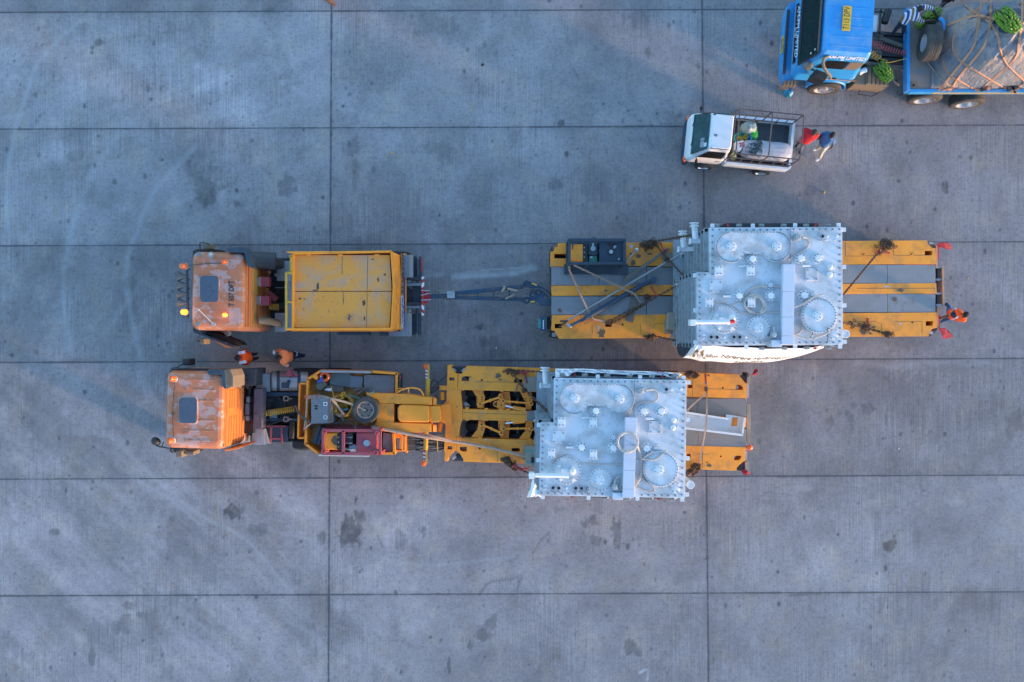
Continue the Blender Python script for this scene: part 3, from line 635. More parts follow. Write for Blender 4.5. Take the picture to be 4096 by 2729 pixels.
    b = B_()
    for i, y in enumerate((640, 780, 900, 1010)): b.rz(E, 60, y - 30, 84, y + 40, 1.9, 2.0)
    b.tube(spline([E(70, 700, 2.1), E(95, 760, 2.0), E(100, 900, 1.9), E(92, 1010, 1.8), E(108, 1180, 1.8)], 5), .06); b.tube([E(112, 640, 2.2), E(125, 1250, 2.2)], .05)
    b.build('side_pipework', M['galv'], root)
    return root
P1, P2 = PX(3372.1, 1380.1, ZT), PX(2739.9, 1992.8, ZT)
XF2 = Matrix.Translation(P2) @ Matrix.Rotation(math.radians(-1.22), 4, 'Z') @ Matrix.Translation(-P1)
T1 = transformer(None, True, 'grey white transformer with a red-tipped pipe and a hose coiled round its middle block')
T2 = transformer(XF2, False, 'grey white transformer with a hose ring lying over its cable tray, white-tipped pipe')
def hose(root, fr, pts, z, r=.018, name='conduit_hose', m='hose_pale', n=7):
    b = MB(); b.tube(spline([fr(p[0], p[1], z + (p[2] if len(p) > 2 else 0)) for p in pts], n), r, 6); return b.build(name, M[m], root)
z = ZT + .03
hose(T1, E, [(1345, 228, .05), (1385, 240), (1405, 285), (1380, 340), (1310, 385), (1240, 425), (1200, 470)], z, .020)
hose(T1, E, [(1140, 740), (1080, 725), (1010, 735), (930, 722, .02), (850, 735), (790, 775), (755, 840), (752, 900), (790, 955), (850, 1000), (870, 1010)], z, .030)
hose(T1, E, [(850, 995), (930, 985), (962, 950), (955, 890), (920, 840), (870, 810), (810, 815), (770, 850), (760, 910), (785, 960), (840, 985), (900, 985), (940, 950), (945, 900), (915, 850), (860, 825), (800, 835), (775, 880)], z + .05, .030)
hose(T1, E, [(1150, 985), (960, 988), (850, 990), (730, 990), (660, 940), (560, 890), (480, 880), (440, 905), (432, 960), (460, 1020), (510, 1045)], z, .020)
hose(T1, E, [(640, 905), (680, 885), (760, 880)], z, .015)
hose(T1, E, [(1258, 935), (1350, 900), (1440, 840), (1545, 805)], z + .12, .024)
hose(T1, E, [(1258, 975), (1310, 1010), (1350, 1070), (1350, 1130), (1310, 1190), (1258, 1210)], z + .02, .024)
hose(T1, E, [(1255, 1210), (1340, 1240), (1430, 1250), (1420, 1190), (1460, 1150), (1530, 1135), (1590, 1150), (1600, 1185), (1540, 1220), (1450, 1250)], z + .1, .022)
hose(T1, E, [(1055, 1125), (1050, 1180), (1050, 1210)], z + .1, .02); hose(T1, E, [(1030, 1240), (960, 1228), (930, 1250), (945, 1285), (990, 1290), (1020, 1260)], z + .02, .022)
ring = [(1125 + 105 * math.cos(t), 860 + 102 * math.sin(t), .01 * math.sin(5 * t)) for t in [i * .4 for i in range(33)]]
hose(T2, L, ring, ZT + .27, .034, n=3)
hose(T2, L, [(1225, 900, .15), (1250, 960, .05), (1268, 1020), (1270, 1120), (1268, 1200), (1250, 1250), (1205, 1310)], z + .05, .026)
hose(T2, L, [(1212, 1035), (1270, 1045)], z, .014); hose(T2, L, [(1280, 1040), (1390, 1045), (1460, 1010), (1510, 965), (1525, 945)], z + .13, .022)
hose(T2, L, [(1280, 1040), (1330, 1000), (1400, 955)], z + .13, .018)
hose(T2, L, [(1205, 1315), (1290, 1360), (1380, 1382), (1405, 1355), (1370, 1300), (1310, 1270), (1275, 1220)], z, .018)
hose(T2, L, [(1320, 318, .06), (1400, 315), (1440, 360), (1435, 410), (1390, 440), (1290, 440), (1220, 475), (1160, 535), (1130, 580)], z, .020)
hose(T2, L, [(1080, 1095), (900, 1090), (660, 1085), (600, 1060), (520, 1005), (440, 1000), (380, 1025), (355, 1070), (390, 1110), (440, 1135)], z, .019)
hose(T2, L, [(985, 1320, .08), (1000, 1250), (1040, 1222), (1075, 1250), (1080, 1310), (1060, 1355), (1010, 1372), (1040, 1340), (1065, 1290), (1060, 1255)], z + .05, .022)
b = MB(); b.tube([E(1435, 1140, z + .1), E(1420, 1250, z), E(1445, 1180, z + .1), E(1430, 1245, z)], .008, 4); b.tube([E(1595, 1140, z + .15), E(1590, 1285, z)], .008, 4); b.build('cable_tie', M['black'], T1)
b = MB(); b.obox(L(1045, 815, ZT + .02), (.03, 0, 0), (0, .02, 0), .02); b.build('red_plug', M['redcloth'], T2)
# ------------------------------------------------------------------ banners
def sheet(rows, fr, nu=34, nv=5, ripple=0.0):                    # rows of (x, y, z) control points -> grid of points
    cur = [spline([fr(x, y, z) for x, y, z in r], nu // (len(r) - 1)) for r in rows]; n = min(len(c) for c in cur)
    cols = [spline([c[i] for c in cur], nv) for i in range(n)]
    return cols
def sheet_mesh(b, cols, t=.006):
    n, m = len(cols), len(cols[0]); vs = [p for c in cols for p in c]
    fs = [(i * m + j, (i + 1) * m + j, (i + 1) * m + j + 1, i * m + j + 1) for i in range(n - 1) for j in range(m - 1)]
    b.add(vs, fs, True); return b
def on_sheet(cols, u, v):
    n, m = len(cols) - 1, len(cols[0]) - 1; x = min(max(u, 0), .9999) * n; y = min(max(v, 0), .9999) * m; i, j = int(x), int(y); fx, fy = x - i, y - j
    return (cols[i][j] * (1 - fx) + cols[i + 1][j] * fx) * (1 - fy) + (cols[i][j + 1] * (1 - fx) + cols[i + 1][j + 1] * fx) * fy
def solid(o, t):
    k = o.modifiers.new('thick', 'SOLIDIFY'); k.thickness = t; k.offset = 0; return o
rows = [[(262, 1312, 4.08), (330, 1322, 4.08), (500, 1330, 4.06), (760, 1342, 4.04), (1000, 1350, 4.02), (1300, 1350, 4.02), (1575, 1318, 4.0)],
        [(238, 1342, 3.9), (320, 1362, 3.88), (480, 1368, 3.9), (760, 1390, 3.85), (1000, 1402, 3.82), (1300, 1390, 3.82), (1570, 1322, 3.9)],
        [(185, 1398, 3.2), (290, 1425, 3.2), (430, 1440, 3.2), (700, 1458, 3.15), (950, 1465, 3.1), (1250, 1430, 3.1), (1555, 1334, 3.4)],
        [(128, 1441, 2.5), (260, 1466, 2.4), (400, 1482, 2.35), (650, 1490, 2.3), (900, 1490, 2.3), (1230, 1450, 2.4), (1545, 1342, 3.0)]]
cols = sheet(rows, E, 60, 6)
for i, c in enumerate(cols):                                      # folds where the sheet is tied at its left corner
    u = i / (len(cols) - 1)
    for j in range(len(c)):
        v = j / (len(c) - 1); c[j] = c[j] + V((0, .05, 0)) * math.sin(u * 70 + v * 3) * max(0, 1 - u * 3.2) * math.sin(math.pi * min(1, v * 1.1 + .05)) + V((0, .012, 0)) * math.sin(u * 26 + v * 5)
BN = thing('banner', E(900, 1400, 2.3), 'white vinyl banner with dark lettering billowing along the lower side of the rear transformer', 'banner')
b = MB(); sheet_mesh(b, cols); solid(b.build('banner_sheet', M['banner'], BN), .008)
def on_banner(txt, size, u0, u1, v0, v1, name, m, **kw):
    vs, fs = text_mesh(txt, 1.0, **kw); x0, x1 = min(v.x for v in vs), max(v.x for v in vs); y0, y1 = min(v.y for v in vs), max(v.y for v in vs)
    b = MB(); o_ = []
    for v in vs:
        u = u0 + (v.x - x0) / (x1 - x0) * (u1 - u0); w_ = v1 - (v.y - y0) / (y1 - y0) * (v1 - v0)
        p = on_sheet(cols, u, w_); n = (on_sheet(cols, u + .01, w_) - p).cross(on_sheet(cols, u, w_ + .02) - p).normalized()
        if n.y > 0: n = -n
        o_.append(p + n * .012)
    b.add(o_, fs); return b.build(name, m, BN)
on_banner('Julius Nyerere Hydropow', 1, .25, .83, .50, .70, 'lettering', M['ink'], bold=.012); on_banner('2115 MW', 1, .49, .69, .78, .92, 'lettering', M['ink'], bold=.012)
b = MB()
for u0, w_, ph in ((.06, .03, 0), (.10, .035, 1), (.15, .03, 2), (.2, .05, 3)):            # brown printed swirls
    pts = []
    for k in range(9):
        v = .38 + k * .05; u = u0 + .012 * math.sin(k * .9 + ph) + (.1 * max(0, k - 5) / 4 if ph == 3 else 0); hw = w_ * .42 * abs(math.sin(k * .55 + ph)) + .002
        pts.append((on_sheet(cols, u - hw, v) + V((0, -.012, .004)), on_sheet(cols, u + hw, v) + V((0, -.012, .004))))
    b.add([p for q in pts for p in q], [(2 * k, 2 * k + 1, 2 * k + 3, 2 * k + 2) for k in range(8)], True)
b.build('printed_swirl', paint('brown_print', (.26, .17, .085), .6, damt=0), BN)
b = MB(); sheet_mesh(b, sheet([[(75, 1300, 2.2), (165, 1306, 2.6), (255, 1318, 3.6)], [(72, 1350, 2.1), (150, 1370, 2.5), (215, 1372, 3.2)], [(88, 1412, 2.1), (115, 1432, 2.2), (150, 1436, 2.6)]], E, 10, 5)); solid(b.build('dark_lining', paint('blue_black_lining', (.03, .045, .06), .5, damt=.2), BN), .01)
rows2 = [[(372, 190, 4.05), (420, 180, 4.05), (500, 172, 4.05), (575, 128, 4.02), (800, 136, 4.0), (1000, 148, 4.0), (1250, 154, 4.0), (1450, 158, 4.0), (1560, 178, 4.02), (1640, 205, 4.05)],
         [(370, 130, 4.0), (420, 120, 4.0), (500, 115, 4.0), (575, 106, 3.98), (800, 112, 3.95), (1000, 124, 3.95), (1250, 130, 3.95), (1450, 138, 3.95), (1560, 148, 3.98), (1665, 170, 4.0)],
         [(372, 96, 3.85), (420, 94, 3.85), (500, 98, 3.85), (600, 96, 3.85), (800, 104, 3.85), (1000, 114, 3.85), (1250, 122, 3.85), (1450, 130, 3.85), (1560, 134, 3.85), (1690, 150, 3.85)],
         [(390, 130, 2.2), (440, 128, 2.2), (520, 130, 2.2), (620, 130, 2.2), (820, 138, 2.2), (1020, 146, 2.2), (1260, 152, 2.2), (1460, 160, 2.2), (1560, 166, 2.2), (1660, 175, 2.2)]]
cols2 = sheet(rows2, L, 72, 5)
for i, c in enumerate(cols2):
    for j in range(len(c)): c[j] = c[j] + V((0, 0, .03)) * math.sin(i * .9 + j) + V((0, .012, 0)) * math.sin(i * .55 + 2 * j)
B2 = thing('banner', L(1000, 110, 2.2), 'white vinyl banner with a blue mark strung along the upper side of the front transformer', 'banner')
b = MB(); sheet_mesh(b, cols2); solid(b.build('banner_sheet', M['banner'], B2), .008)
b = MB()
for cu, cv, ru, rv, k in ((.80, .56, .036, .10, 0),):
    b.add([on_sheet(cols2, cu, cv) + V((0, .004, .02))] + [on_sheet(cols2, cu + ru * math.cos(t), cv + rv * math.sin(t)) + V((0, .004, .02)) for t in [i * math.pi / 8 for i in range(16)]], [(0, 1 + i, 1 + (i + 1) % 16) for i in range(16)])
b.build('blue_mark', M['inkblue'], B2)
b = MB()
for k in range(7):
    u = .885 + k * .013; b.tube([on_sheet(cols2, u, .12) + V((0, .0, .02)), on_sheet(cols2, u + .012, .25) + V((0, 0, .02)), on_sheet(cols2, u + .002, .36 + .03 * (k % 3)) + V((0, 0, .02))], .012, 4)
b.build('printed_swirl', M['ink_dark'], B2)
b = MB(); random.seed(4)
sheet_mesh(b, sheet([[(128, 1256, 3.3), (146, 1252, 3.35), (160, 1262, 3.3)], [(108, 1330, 3.0), (150, 1318, 3.25), (184, 1318, 3.0)], [(88, 1390, 2.7), (135, 1375, 3.05), (196, 1345, 2.8)], [(70, 1437, 2.4), (118, 1432, 2.7), (160, 1420, 2.5)]], L, 14, 6))
sheet_mesh(b, sheet([[(160, 1360, 3.1), (185, 1350, 3.2), (200, 1356, 3.1)], [(150, 1400, 2.8), (180, 1395, 3.0), (212, 1400, 2.9)], [(160, 1438, 2.5), (190, 1420, 2.8), (226, 1446, 2.6)]], L, 10, 5))
cl = solid(b.build('cloth', M['banner']), .01); tag(cl, 'crumpled white cloth hanging from the lower left corner of the front transformer', 'cloth')
b = MB(); b.add([L(108, 1310, 3.12), L(118, 1300, 3.14), L(104, 1365, 2.98), L(92, 1368, 2.95)], [(0, 1, 2, 3)]); b.build('teal_print', M['teal'], cl)
# ------------------------------------------------------------------ low platform trailer carrying the first transformer
def hole(fr, x0, y0, x1, y1): return [fr(x0, y0, DZ), fr(x1, y0, DZ), fr(x1, y1, DZ), fr(x0, y1, DZ)]
def rhole(fr, x, y, r): return [fr(x + r * math.cos(t), y + r * math.sin(t), DZ) for t in [i * math.pi / 5 for i in range(10)]]
def wheelset(root, x, y, n='wheel'):
    b = MB()
    for o in (-.17, .17):
        b.lathe([(.18, -.11), (.36, -.12), (.39, -.08), (.39, .08), (.36, .12), (.18, .11)], (x, y + o, .4), (0, 1, 0), 20)
    b.mat(1).lathe([(.18, -.27), (.05, -.24), (.05, .24), (.18, .27)], (x, y, .4), (0, 1, 0), 12); return b.build(n, [M['tyre_dark'], M['rim']], root)
def stain(root, fr, x, y, rx, ry, z, col='rust', seed=0):
    random.seed(seed + int(x)); b = MB(); n = 22; c = fr(x, y, z)
    k = (fr(x + 1, y, z) - c).length
    b.add([c] + [c + V((rx * k * math.cos(2 * math.pi * i / n), ry * k * math.sin(2 * math.pi * i / n), 0)) * random.uniform(.55, 1.15) for i in range(n)], [(0, 1 + i, 1 + (i + 1) % n) for i in range(n)])
    return b.build('oil_stain', M[col], root)
M['oil'] = paint('dried_oil', (.12, .085, .05), .5, damt=.3); M['scuff'] = paint('grey_scuff', (.42, .43, .46), .6, damt=.3)
DZ = 1.1
T = thing('platform_trailer', D(1600, 760, 0), 'long yellow and grey platform trailer on many wheels under the rear transformer', 'trailer')
b = MB(); b.prism([D(195, 460, DZ), D(195, 270, DZ), D(238, 268, DZ), D(250, 215, DZ), D(290, 213, DZ), D(290, 166, DZ), G(1355, 110, DZ), G(1360, 150, DZ), G(1425, 215, DZ), G(1472, 220, DZ), G(1480, 438, DZ)], .62, DZ,
    [hole(D, 243, 300, 408, 357), rhole(D, 1200, 300, 11), rhole(G, 462, 310, 13), rhole(G, 1135, 303, 13), hole(G, 1322, 255, 1424, 318)]); b.build('side_beam', M['yellow_deck'], T, .008)
b = MB(); b.prism([D(205, 700, DZ), D(212, 828, DZ), G(1490, 850, DZ), G(1482, 706, DZ)], .62, DZ); b.build('spine_beam', M['yellow_deck'], T, .008)
b = MB(); b.prism([D(215, 1070, DZ), D(205, 1258, DZ), D(245, 1265, DZ), D(300, 1365, DZ), G(1378, 1448, DZ), G(1385, 1395, DZ), G(1432, 1342, DZ), G(1490, 1330, DZ), G(1485, 1115, DZ)], .62, DZ,
    [hole(D, 248, 1178, 335, 1233), hole(D, 880, 1178, 962, 1216), rhole(D, 1100, 1188, 12), rhole(G, 475, 1262, 13), rhole(G, 1148, 1255, 13), hole(G, 1336, 1237, 1435, 1302)]); b.build('side_beam', M['yellow_deck'], T, .008)
for r0, r1, g0, g1 in ((464, 695, 450, 710), (834, 1064, 858, 1114)):
    for p, q in ((D(206, r0, DZ), D(801, r1, DZ)), (D(806, r0, DZ), D(1393, r1, DZ)), (D(1401, r0, DZ), D(2100, r1, DZ)), (G(-420, g0, DZ), G(800, g1, DZ)), (G(805, g0, DZ), G(1472, g1, DZ))):
        b = MB(); b.box(p.x, q.x, q.y, p.y, 1.05, 1.092); b.build('tread_plate', M['tread'], T, .004)
p, q = D(230, 200, .8), G(1440, 1400, .8)
b = MB(); b.box(p.x, q.x, q.y + .1, p.y - .1, .55, .6); b.build('underframe', M['steel_dark'], T)
for i in range(8):
    x = p.x + .9 + i * 1.42
    for yy in (p.y - .38, q.y + .5): wheelset(T, x, yy)
for fr, pts in ((D, [(720, 1185), (720, 1300)]), (D, [(1320, 1175), (1325, 1290)]), (D, [(1475, 1240), (1500, 1180), (1640, 1175)]), (D, [(1310, 165), (1312, 280)]), (G, [(218, 130), (216, 330), (435, 333), (435, 290), (490, 290), (490, 325), (712, 325), (712, 270)]), (G, [(885, 130), (890, 322), (1115, 322), (1112, 275), (1165, 275), (1165, 320), (1400, 320)]), (G, [(200, 1240), (640, 1245), (720, 1280), (725, 1445)]), (G, [(900, 1242), (1285, 1242), (1285, 1400)]), (G, [(380, 780), (1470, 780)])):
    b = MB(); b.ribbon([fr(x, y, DZ + .001) for x, y in pts], .012, .004); b.build('lid_seam', M['oil'], T)
for a_ in ((D, 1300, 330, 45, 30), (D, 1228, 412, 42, 42), (D, 1440, 300, 40, 16), (D, 836, 1300, 50, 62), (D, 1205, 205, 32, 24, 'scuff'), (D, 890, 760, 22, 16), (D, 795, 1225, 14, 30, 'scuff'), (G, 460, 1385, 48, 42), (G, 610, 1320, 30, 18), (G, 560, 1408, 26, 20), (G, 980, 805, 55, 30), (G, 790, 752, 50, 14, 'scuff'), (G, 905, 930, 34, 38), (G, 982, 1273, 20, 16, 'scuff'), (G, 320, 1300, 20, 16), (D, 310, 1010, 30, 30)):
    stain(T, *a_[:5], DZ + .004, a_[5] if len(a_) > 5 else 'oil')
b = MB()
for y in range(6): b.disc(D(105, 1140 + y * 19, 1.0), .022, .03, 8)
b.mat(1).rz(D, 70, 1075, 148, 1265, .5, 1.0)
b.mat(2)
for i in range(7): b.beam(D(75, 1125 + 17 * i, 1.0), D(30 + (i % 3) * 8, 1125 + 16 * i, .98), .02, .02)
b.mat(3).rz(D, 148, 1085, 200, 1250, .6, .85); b.build('hydraulic_valve_box', [M['white_fit'], M['blue_steel'], M['teal'], M['black']], T)
b = MB()
for k in range(6):
    o = k * 5
    b.tube(spline([D(200 + o, 205, 1.05), D(178 + o * 1.3, 330, .9), D(188 + o, 560, .8), D(192 + o * 1.2, 760, .8), D(215 + o * 1.4, 950, .85), D(200 + o * 2, 1120, .95), D(215 + o, 1210, .9), D(170 + o, 1280, .8)], 6), .014, 5)
for pts in ([(0, 745), (90, 755), (170, 820), (225, 900), (238, 1000), (190, 1060), (135, 1080), (125, 1035), (150, 1020), (180, 1040), (200, 1070)], [(-120, 800), (0, 760), (130, 770), (190, 860), (230, 960), (215, 1050), (160, 1090), (118, 1060)], [(-40, 790), (60, 770), (160, 800), (240, 930), (262, 1080), (215, 1200), (150, 1300)], [(-8, 1200), (-4, 1310), (40, 1385), (80, 1340), (110, 1290), (160, 1240)], [(10, 1250), (0, 1340), (50, 1425), (85, 1400), (100, 1300)], [(20, 1280), (70, 1330), (130, 1300), (190, 1230)], [(200, 205), (260, 195), (330, 220), (370, 280), (395, 360), (400, 440)], [(200, 230), (280, 235), (350, 270), (385, 330)], [(170, 1370), (200, 1385), (250, 1370), (280, 1340)]):
    b.tube(spline([D(x, y, .9) for x, y in pts], 6), .013, 5)
b.build('hydraulic_hose', M['hose'], T)
b = MB(); b.pz(D, [(205, 1262), (245, 1268), (298, 1350), (290, 1370), (160, 1340)], .6, .85); b.mat(1).rz(D, 215, 1290, 265, 1340, .85, .9); b.build('corner_bracket', [M['steel_dark'], M['galv']], T)
b = MB(); b.pz(G, [(1362, 150), (1430, 220), (1475, 180), (1400, 150)], .6, .95); b.mat(1).rz(G, 1385, 135, 1440, 165, .95, 1.0); b.build('corner_bracket', [M['steel_dark'], M['galv']], T)
b = MB(); b.pz(G, [(1385, 1395), (1490, 1332), (1500, 1350), (1440, 1420), (1390, 1450)], .6, .9); b.mat(1).rz(G, 1390, 1380, 1440, 1420, .9, .95); b.build('corner_bracket', [M['steel_dark'], M['galv']], T)
b = MB(); b.rz(G, 1478, 185, 1500, 500, .5, .95); b.rz(G, 1488, 1035, 1512, 1332, .5, .95); b.pz(G, [(1562, 475), (1590, 475), (1597, 1020), (1572, 1020)], .6, .95); b.build('light_board', M['plank_orange'], T)
b = MB(); b.pz(G, [(1500, 490), (1562, 480), (1572, 1020), (1500, 1022)], .62, .80)
b.mat(1)
for y in (490, 660, 855, 1015): b.beam(G(1470, y, .86), G(1572, y - 4, .86), .06, .1)
b.mat(2).rz(G, 1466, 440, 1500, 1110, .5, .75); b.build('lamp_bracket', [M['grey_board'], M['galv'], M['steel_dark']], T)
b = MB(); b.rz(G, 1500, 190, 1520, 378, .7, .85); b.rz(G, 1512, 1145, 1532, 1325, .7, .85); b.build('red_marker', M['redwhite_r'], T)
def ring_eye(fr, x, y, z, root):
    b = MB(); b.tube(circ(fr(x, y, z), .075, 16), .03, 8, True); return b.build('lifting_eye', M['galv'], root)
ring_eye(D, 1862, 335, 1.34, T1); ring_eye(D, 1730, 1350, 1.34, T1)
# ---- loose things on that trailer
PP = thing('generator', D(780, 280, 1.1), 'blue framed power pack with a yellow engine standing on the platform trailer', 'power pack', 'framed power packs on the trailers')
def post_frame(fr, x0, y0, x1, y1, z0, z1, t, m, root, mid=()):
    b = MB(); c = [fr(x, y, z1) for x, y in ((x0, y0), (x1, y0), (x1, y1), (x0, y1))]
    for i in range(4):
        b.beam(c[i], c[(i + 1) % 4], t, t); b.beam(V((c[i].x, c[i].y, z0)), c[i], t, t); b.beam(V((c[i].x, c[i].y, z0)), V((c[(i + 1) % 4].x, c[(i + 1) % 4].y, z0)), t, t)
    for x in mid: b.beam(fr(x, y0, z1), fr(x, y1, z1), t, t)
    return b.build('frame', m, root, .006)
post_frame(D, 432, 126, 1122, 420, 1.2, 2.1, .08, M['blue_black'], PP)
b = MB(); b.pz(D, [(368, 425), (1168, 425), (1170, 556), (366, 552)], 1.1, 1.28); b.rz(D, 430, 130, 1120, 430, 1.1, 1.25); b.build('base_tray', M['blue_black'], PP, .01)
b = MB(); b.rz(D, 452, 182, 605, 392, 1.25, 1.95); b.build('engine_cover', M['yellow'], PP, .02)
b = MB(); b.rz(D, 606, 178, 660, 402, 1.25, 1.97); b.mat(1); [b.disc(D(618, y, 1.97), .018, .012, 8) for y in (222, 282, 342)]; b.build('control_panel', [M['black'], M['galv']], PP, .01)
b = MB(); b.rz(D, 668, 160, 786, 314, 1.25, 1.9); b.mat(1).disc(D(728, 236, 1.9), .08, .06, 16); b.rz(D, 715, 165, 742, 215, 1.9, 1.95); b.mat(2).disc(D(800, 270, 1.8), .05, .1, 12); b.build('air_filter', [M['blue_black'], M['galv'], M['black']], PP, .012)
b = MB(); b.rz(D, 676, 322, 780, 402, 1.3, 1.85); b.mat(1).rz(D, 690, 335, 720, 350, 1.85, 1.855); b.build('battery', [paint('green_battery', (.02, .16, .11), .4), M['white_fit']], PP, .01)
b = MB(); b.rz(D, 808, 150, 1098, 406, 1.25, 2.0); b.mat(1).disc(D(953, 276, 2.0), .10, .035, 20); b.mat(2).disc(D(953, 276, 2.035), .06, .06, 16)
b.mat(1).pz(D, [(905, 158), (1030, 165), (1030, 215), (960, 225), (925, 205)], 2.0, 2.004); b.mat(2).rz(D, 1045, 352, 1062, 378, 2.0, 2.006); b.mat(2).pz(D, [(985, 205), (1010, 192), (1025, 205), (1000, 235), (985, 228)], 2.003, 2.01); b.build('fuel_tank', [M['blue_black'], M['black'], M['galv']], PP, .012)
b = MB(); b.tube(spline([D(480, 165, 2.1), D(465, 260, 1.9), D(440, 460, 1.5), D(430, 520, 1.2)], 5), .02); b.tube(spline([D(410, 425, 1.5), D(430, 520, 1.3), D(520, 552, 1.2), D(600, 500, 1.3), D(660, 440, 1.4)], 5), .012); b.tube(spline([D(700, 112, 1.9), D(735, 95, 1.7), D(765, 110, 1.5)], 4), .014); b.build('hose', M['hose'], PP)
def single(name, b, m, label, cat, group=None, **kw):
    o = b.build(name, m, None, **kw); return tag(o, label, cat, group)
b = MB(); b.ribbon(spline([D(430, 460, 2.1), D(432, 505, 1.9), D(520, 700, 1.45), D(650, 975, 1.25), D(722, 1108, 1.22), D(830, 1140, 1.15), D(930, 1166, 1.11)], 5), .055, .008); single('strap', b, M['rope'], 'brown strap from the blue power pack to the lower edge of the platform', 'strap')
b = MB(); b.ribbon(spline([D(482, 440, 2.1), D(800, 590, 1.6), D(1110, 740, 1.35), D(1240, 800, 1.3), D(1300, 880, 1.25), D(1345, 940, 1.2)], 5), .055, .008); b.tube(spline([D(1345, 935, 1.22), D(1310, 970, 1.22), D(1320, 990, 1.22), D(1345, 960, 1.24), D(1330, 930, 1.24), D(1360, 950, 1.22)], 5), .022); single('strap', b, M['rope'], 'brown strap knotted to the chain beside a grey board on the platform', 'strap')
b = MB(); b.pz(D, [(1112, 603), (1672, 220), (1694, 246), (1140, 642)], 1.20, 1.27); single('timber', b, M['wood'], 'dark squared timber lying between the power pack and the rear transformer', 'timber', bevel=.006)
b = MB(); b.pz(D, [(1205, 850), (1288, 872), (1226, 1160), (1135, 1136)], 1.10, 1.15); single('board', b, M['wood'], 'short wide grey board lying under the chain on the platform', 'board', bevel=.006)
b = MB(); b.tube([D(410, 1136, 1.18), D(1140, 700, 1.24), D(1890, 268, 1.32)], .03, 8); b.mat(1).tube([D(300, 1222, 1.13), D(375, 1160, 1.16), D(415, 1132, 1.18)], .022, 6); b.tube([D(315, 1145, 1.17), D(410, 1142, 1.17)], .025, 6); single('pipe', b, [M['alu'], M['steel_dark']], 'long thin grey pipe lying slantwise across the platform', 'pipe')
JK = thing('push_bar', D(950, 900, 1.12), 'long dark blue steel bar lying slantwise across the platform', 'bar')
b = MB(); b.tube([D(440, 1206, 1.2), D(640, 1105, 1.2)], .05, 10); b.tube([D(620, 1115, 1.2), D(1320, 705, 1.2)], .075, 10); b.tube([D(1300, 718, 1.2), D(1500, 622, 1.2)], .055, 10); b.cyl(D(1492, 626, 1.12), D(1492, 626, 1.28), .09); b.build('bar_body', M['blue_steel'], JK)
b = MB()
for pts in ([(1215, 745), (1195, 715), (1290, 660), (1312, 690)], [(1330, 735), (1362, 768), (1270, 825), (1250, 800)], [(612, 1140), (625, 1178), (725, 1130), (705, 1095)], [(560, 1065), (575, 1085), (590, 1120)]): b.tube([D(x, y, 1.25) for x, y in pts], .012, 5)
b.build('carry_handle', M['hose'], JK)
b = MB(); b.tube([D(395, 1175, 1.24), D(430, 1210, 1.22)], .04, 8); b.ball(D(435, 1212, 1.2), .065); b.build('ball_end', M['galv'], JK)
def chainthing(pts, label, heaps=(), lever=None, r=.012, pitch=.075, fr=D, red=()):
    t = thing('chain', fr(*pts[0]), label, 'chain', 'rusty lashing chains'); b = MB()
    for p in (pts if isinstance(pts[0][0], (list, tuple)) else [pts]): b.chain([fr(*q) for q in p], r, pitch)
    for h in heaps: b.heap(fr(h[0], h[1], h[2]), h[3], h[4])
    b.build('chain_links', M['rust'], t)
    if lever:
        b = MB(); p = [fr(*q) for q in lever]; b.tube(p, [.03] + [.022] * (len(p) - 1), 6); b.cyl(p[-1] - V((.08, .05, 0)), p[-1] + V((.08, .05, 0)), .03); b.build('binder_lever', M['redbar'], t)
    for q in red:
        b = MB(); b.tube([fr(*x) for x in q], .028, 6); b.build('binder_body', M['redbar'], t)
    return t
random.seed(11)
chainthing([(1340, 195, 1.2), (1440, 170, 1.25), (1525, 140, 1.3), (1700, 110, 1.9), (1980, 62, 3.2)], 'rusty chain running from the upper platform edge up to a transformer bracket', [(1410, 190, 1.15, .09, 40), (1470, 160, 1.15, .07, 30)])
chainthing([(1505, 170, 1.2), (1600, 285, 1.3), (1690, 390, 1.45), (1800, 510, 1.7), (1895, 605, 1.95)], 'rusty chain crossing the dark timber to the ribbed transformer side', [(1660, 370, 1.4, .04, 8)], [(1570, 155, 1.25), (1590, 205, 1.25), (1612, 262, 1.3)])
chainthing([(905, 1165, 1.12), (1150, 1030, 1.25), (1400, 905, 1.4), (1640, 775, 1.7), (1850, 660, 2.0)], 'rusty chain with a red lever running from the lower beam slot to the rear transformer', [(1410, 850, 1.15, .05, 14), (930, 1160, 1.12, .05, 10)], [(1458, 715, 1.2), (1495, 775, 1.3), (1530, 830, 1.4)], red=([(1490, 850, 1.45), (1570, 808, 1.5)],))
chainthing([(950, 1180, 1.12), (1160, 1062, 1.2), (1390, 925, 1.3)], 'shorter rusty chain lying beside the long one over the grey board')
chainthing([(1380, 1335, 1.12), (1500, 1335, 1.2), (1700, 1375, 1.4), (2000, 1442, 2.0)], 'rusty chain from the lower platform edge to the tied corner of the banner', [(1450, 1342, 1.12, .06, 22)])
b = MB(); b.tube(spline([D(1148, 412, 1.2), D(1180, 360, 1.18), D(1230, 300, 1.15), D(1268, 262, 1.15), D(1295, 232, 1.15)], 5), .028); b.tube(spline([D(1235, 290, 1.18), D(1295, 262, 1.18), D(1270, 240, 1.2), D(1240, 262, 1.2)], 4), .02); b.mat(1).ball(D(1275, 245, 1.2), .05); single('rope', b, [M['hose_pale'], M['white_fit']], 'short pale rope tied beside the blue power pack', 'rope')
b = MB(); b.pz(D, [(1600, 292), (1930, 262), (1930, 455), (1598, 458)], 1.10, 1.16); single('board', b, M['wood_pale'], 'pale packing board under the upper left corner of the rear transformer', 'board')
b = MB(); b.pz(D, [(1625, 1132), (1760, 1132), (1765, 1310), (1628, 1305)], 1.10, 1.15); single('board', b, M['wood_pale'], 'pale packing board under the cardboard pack on the platform', 'board')
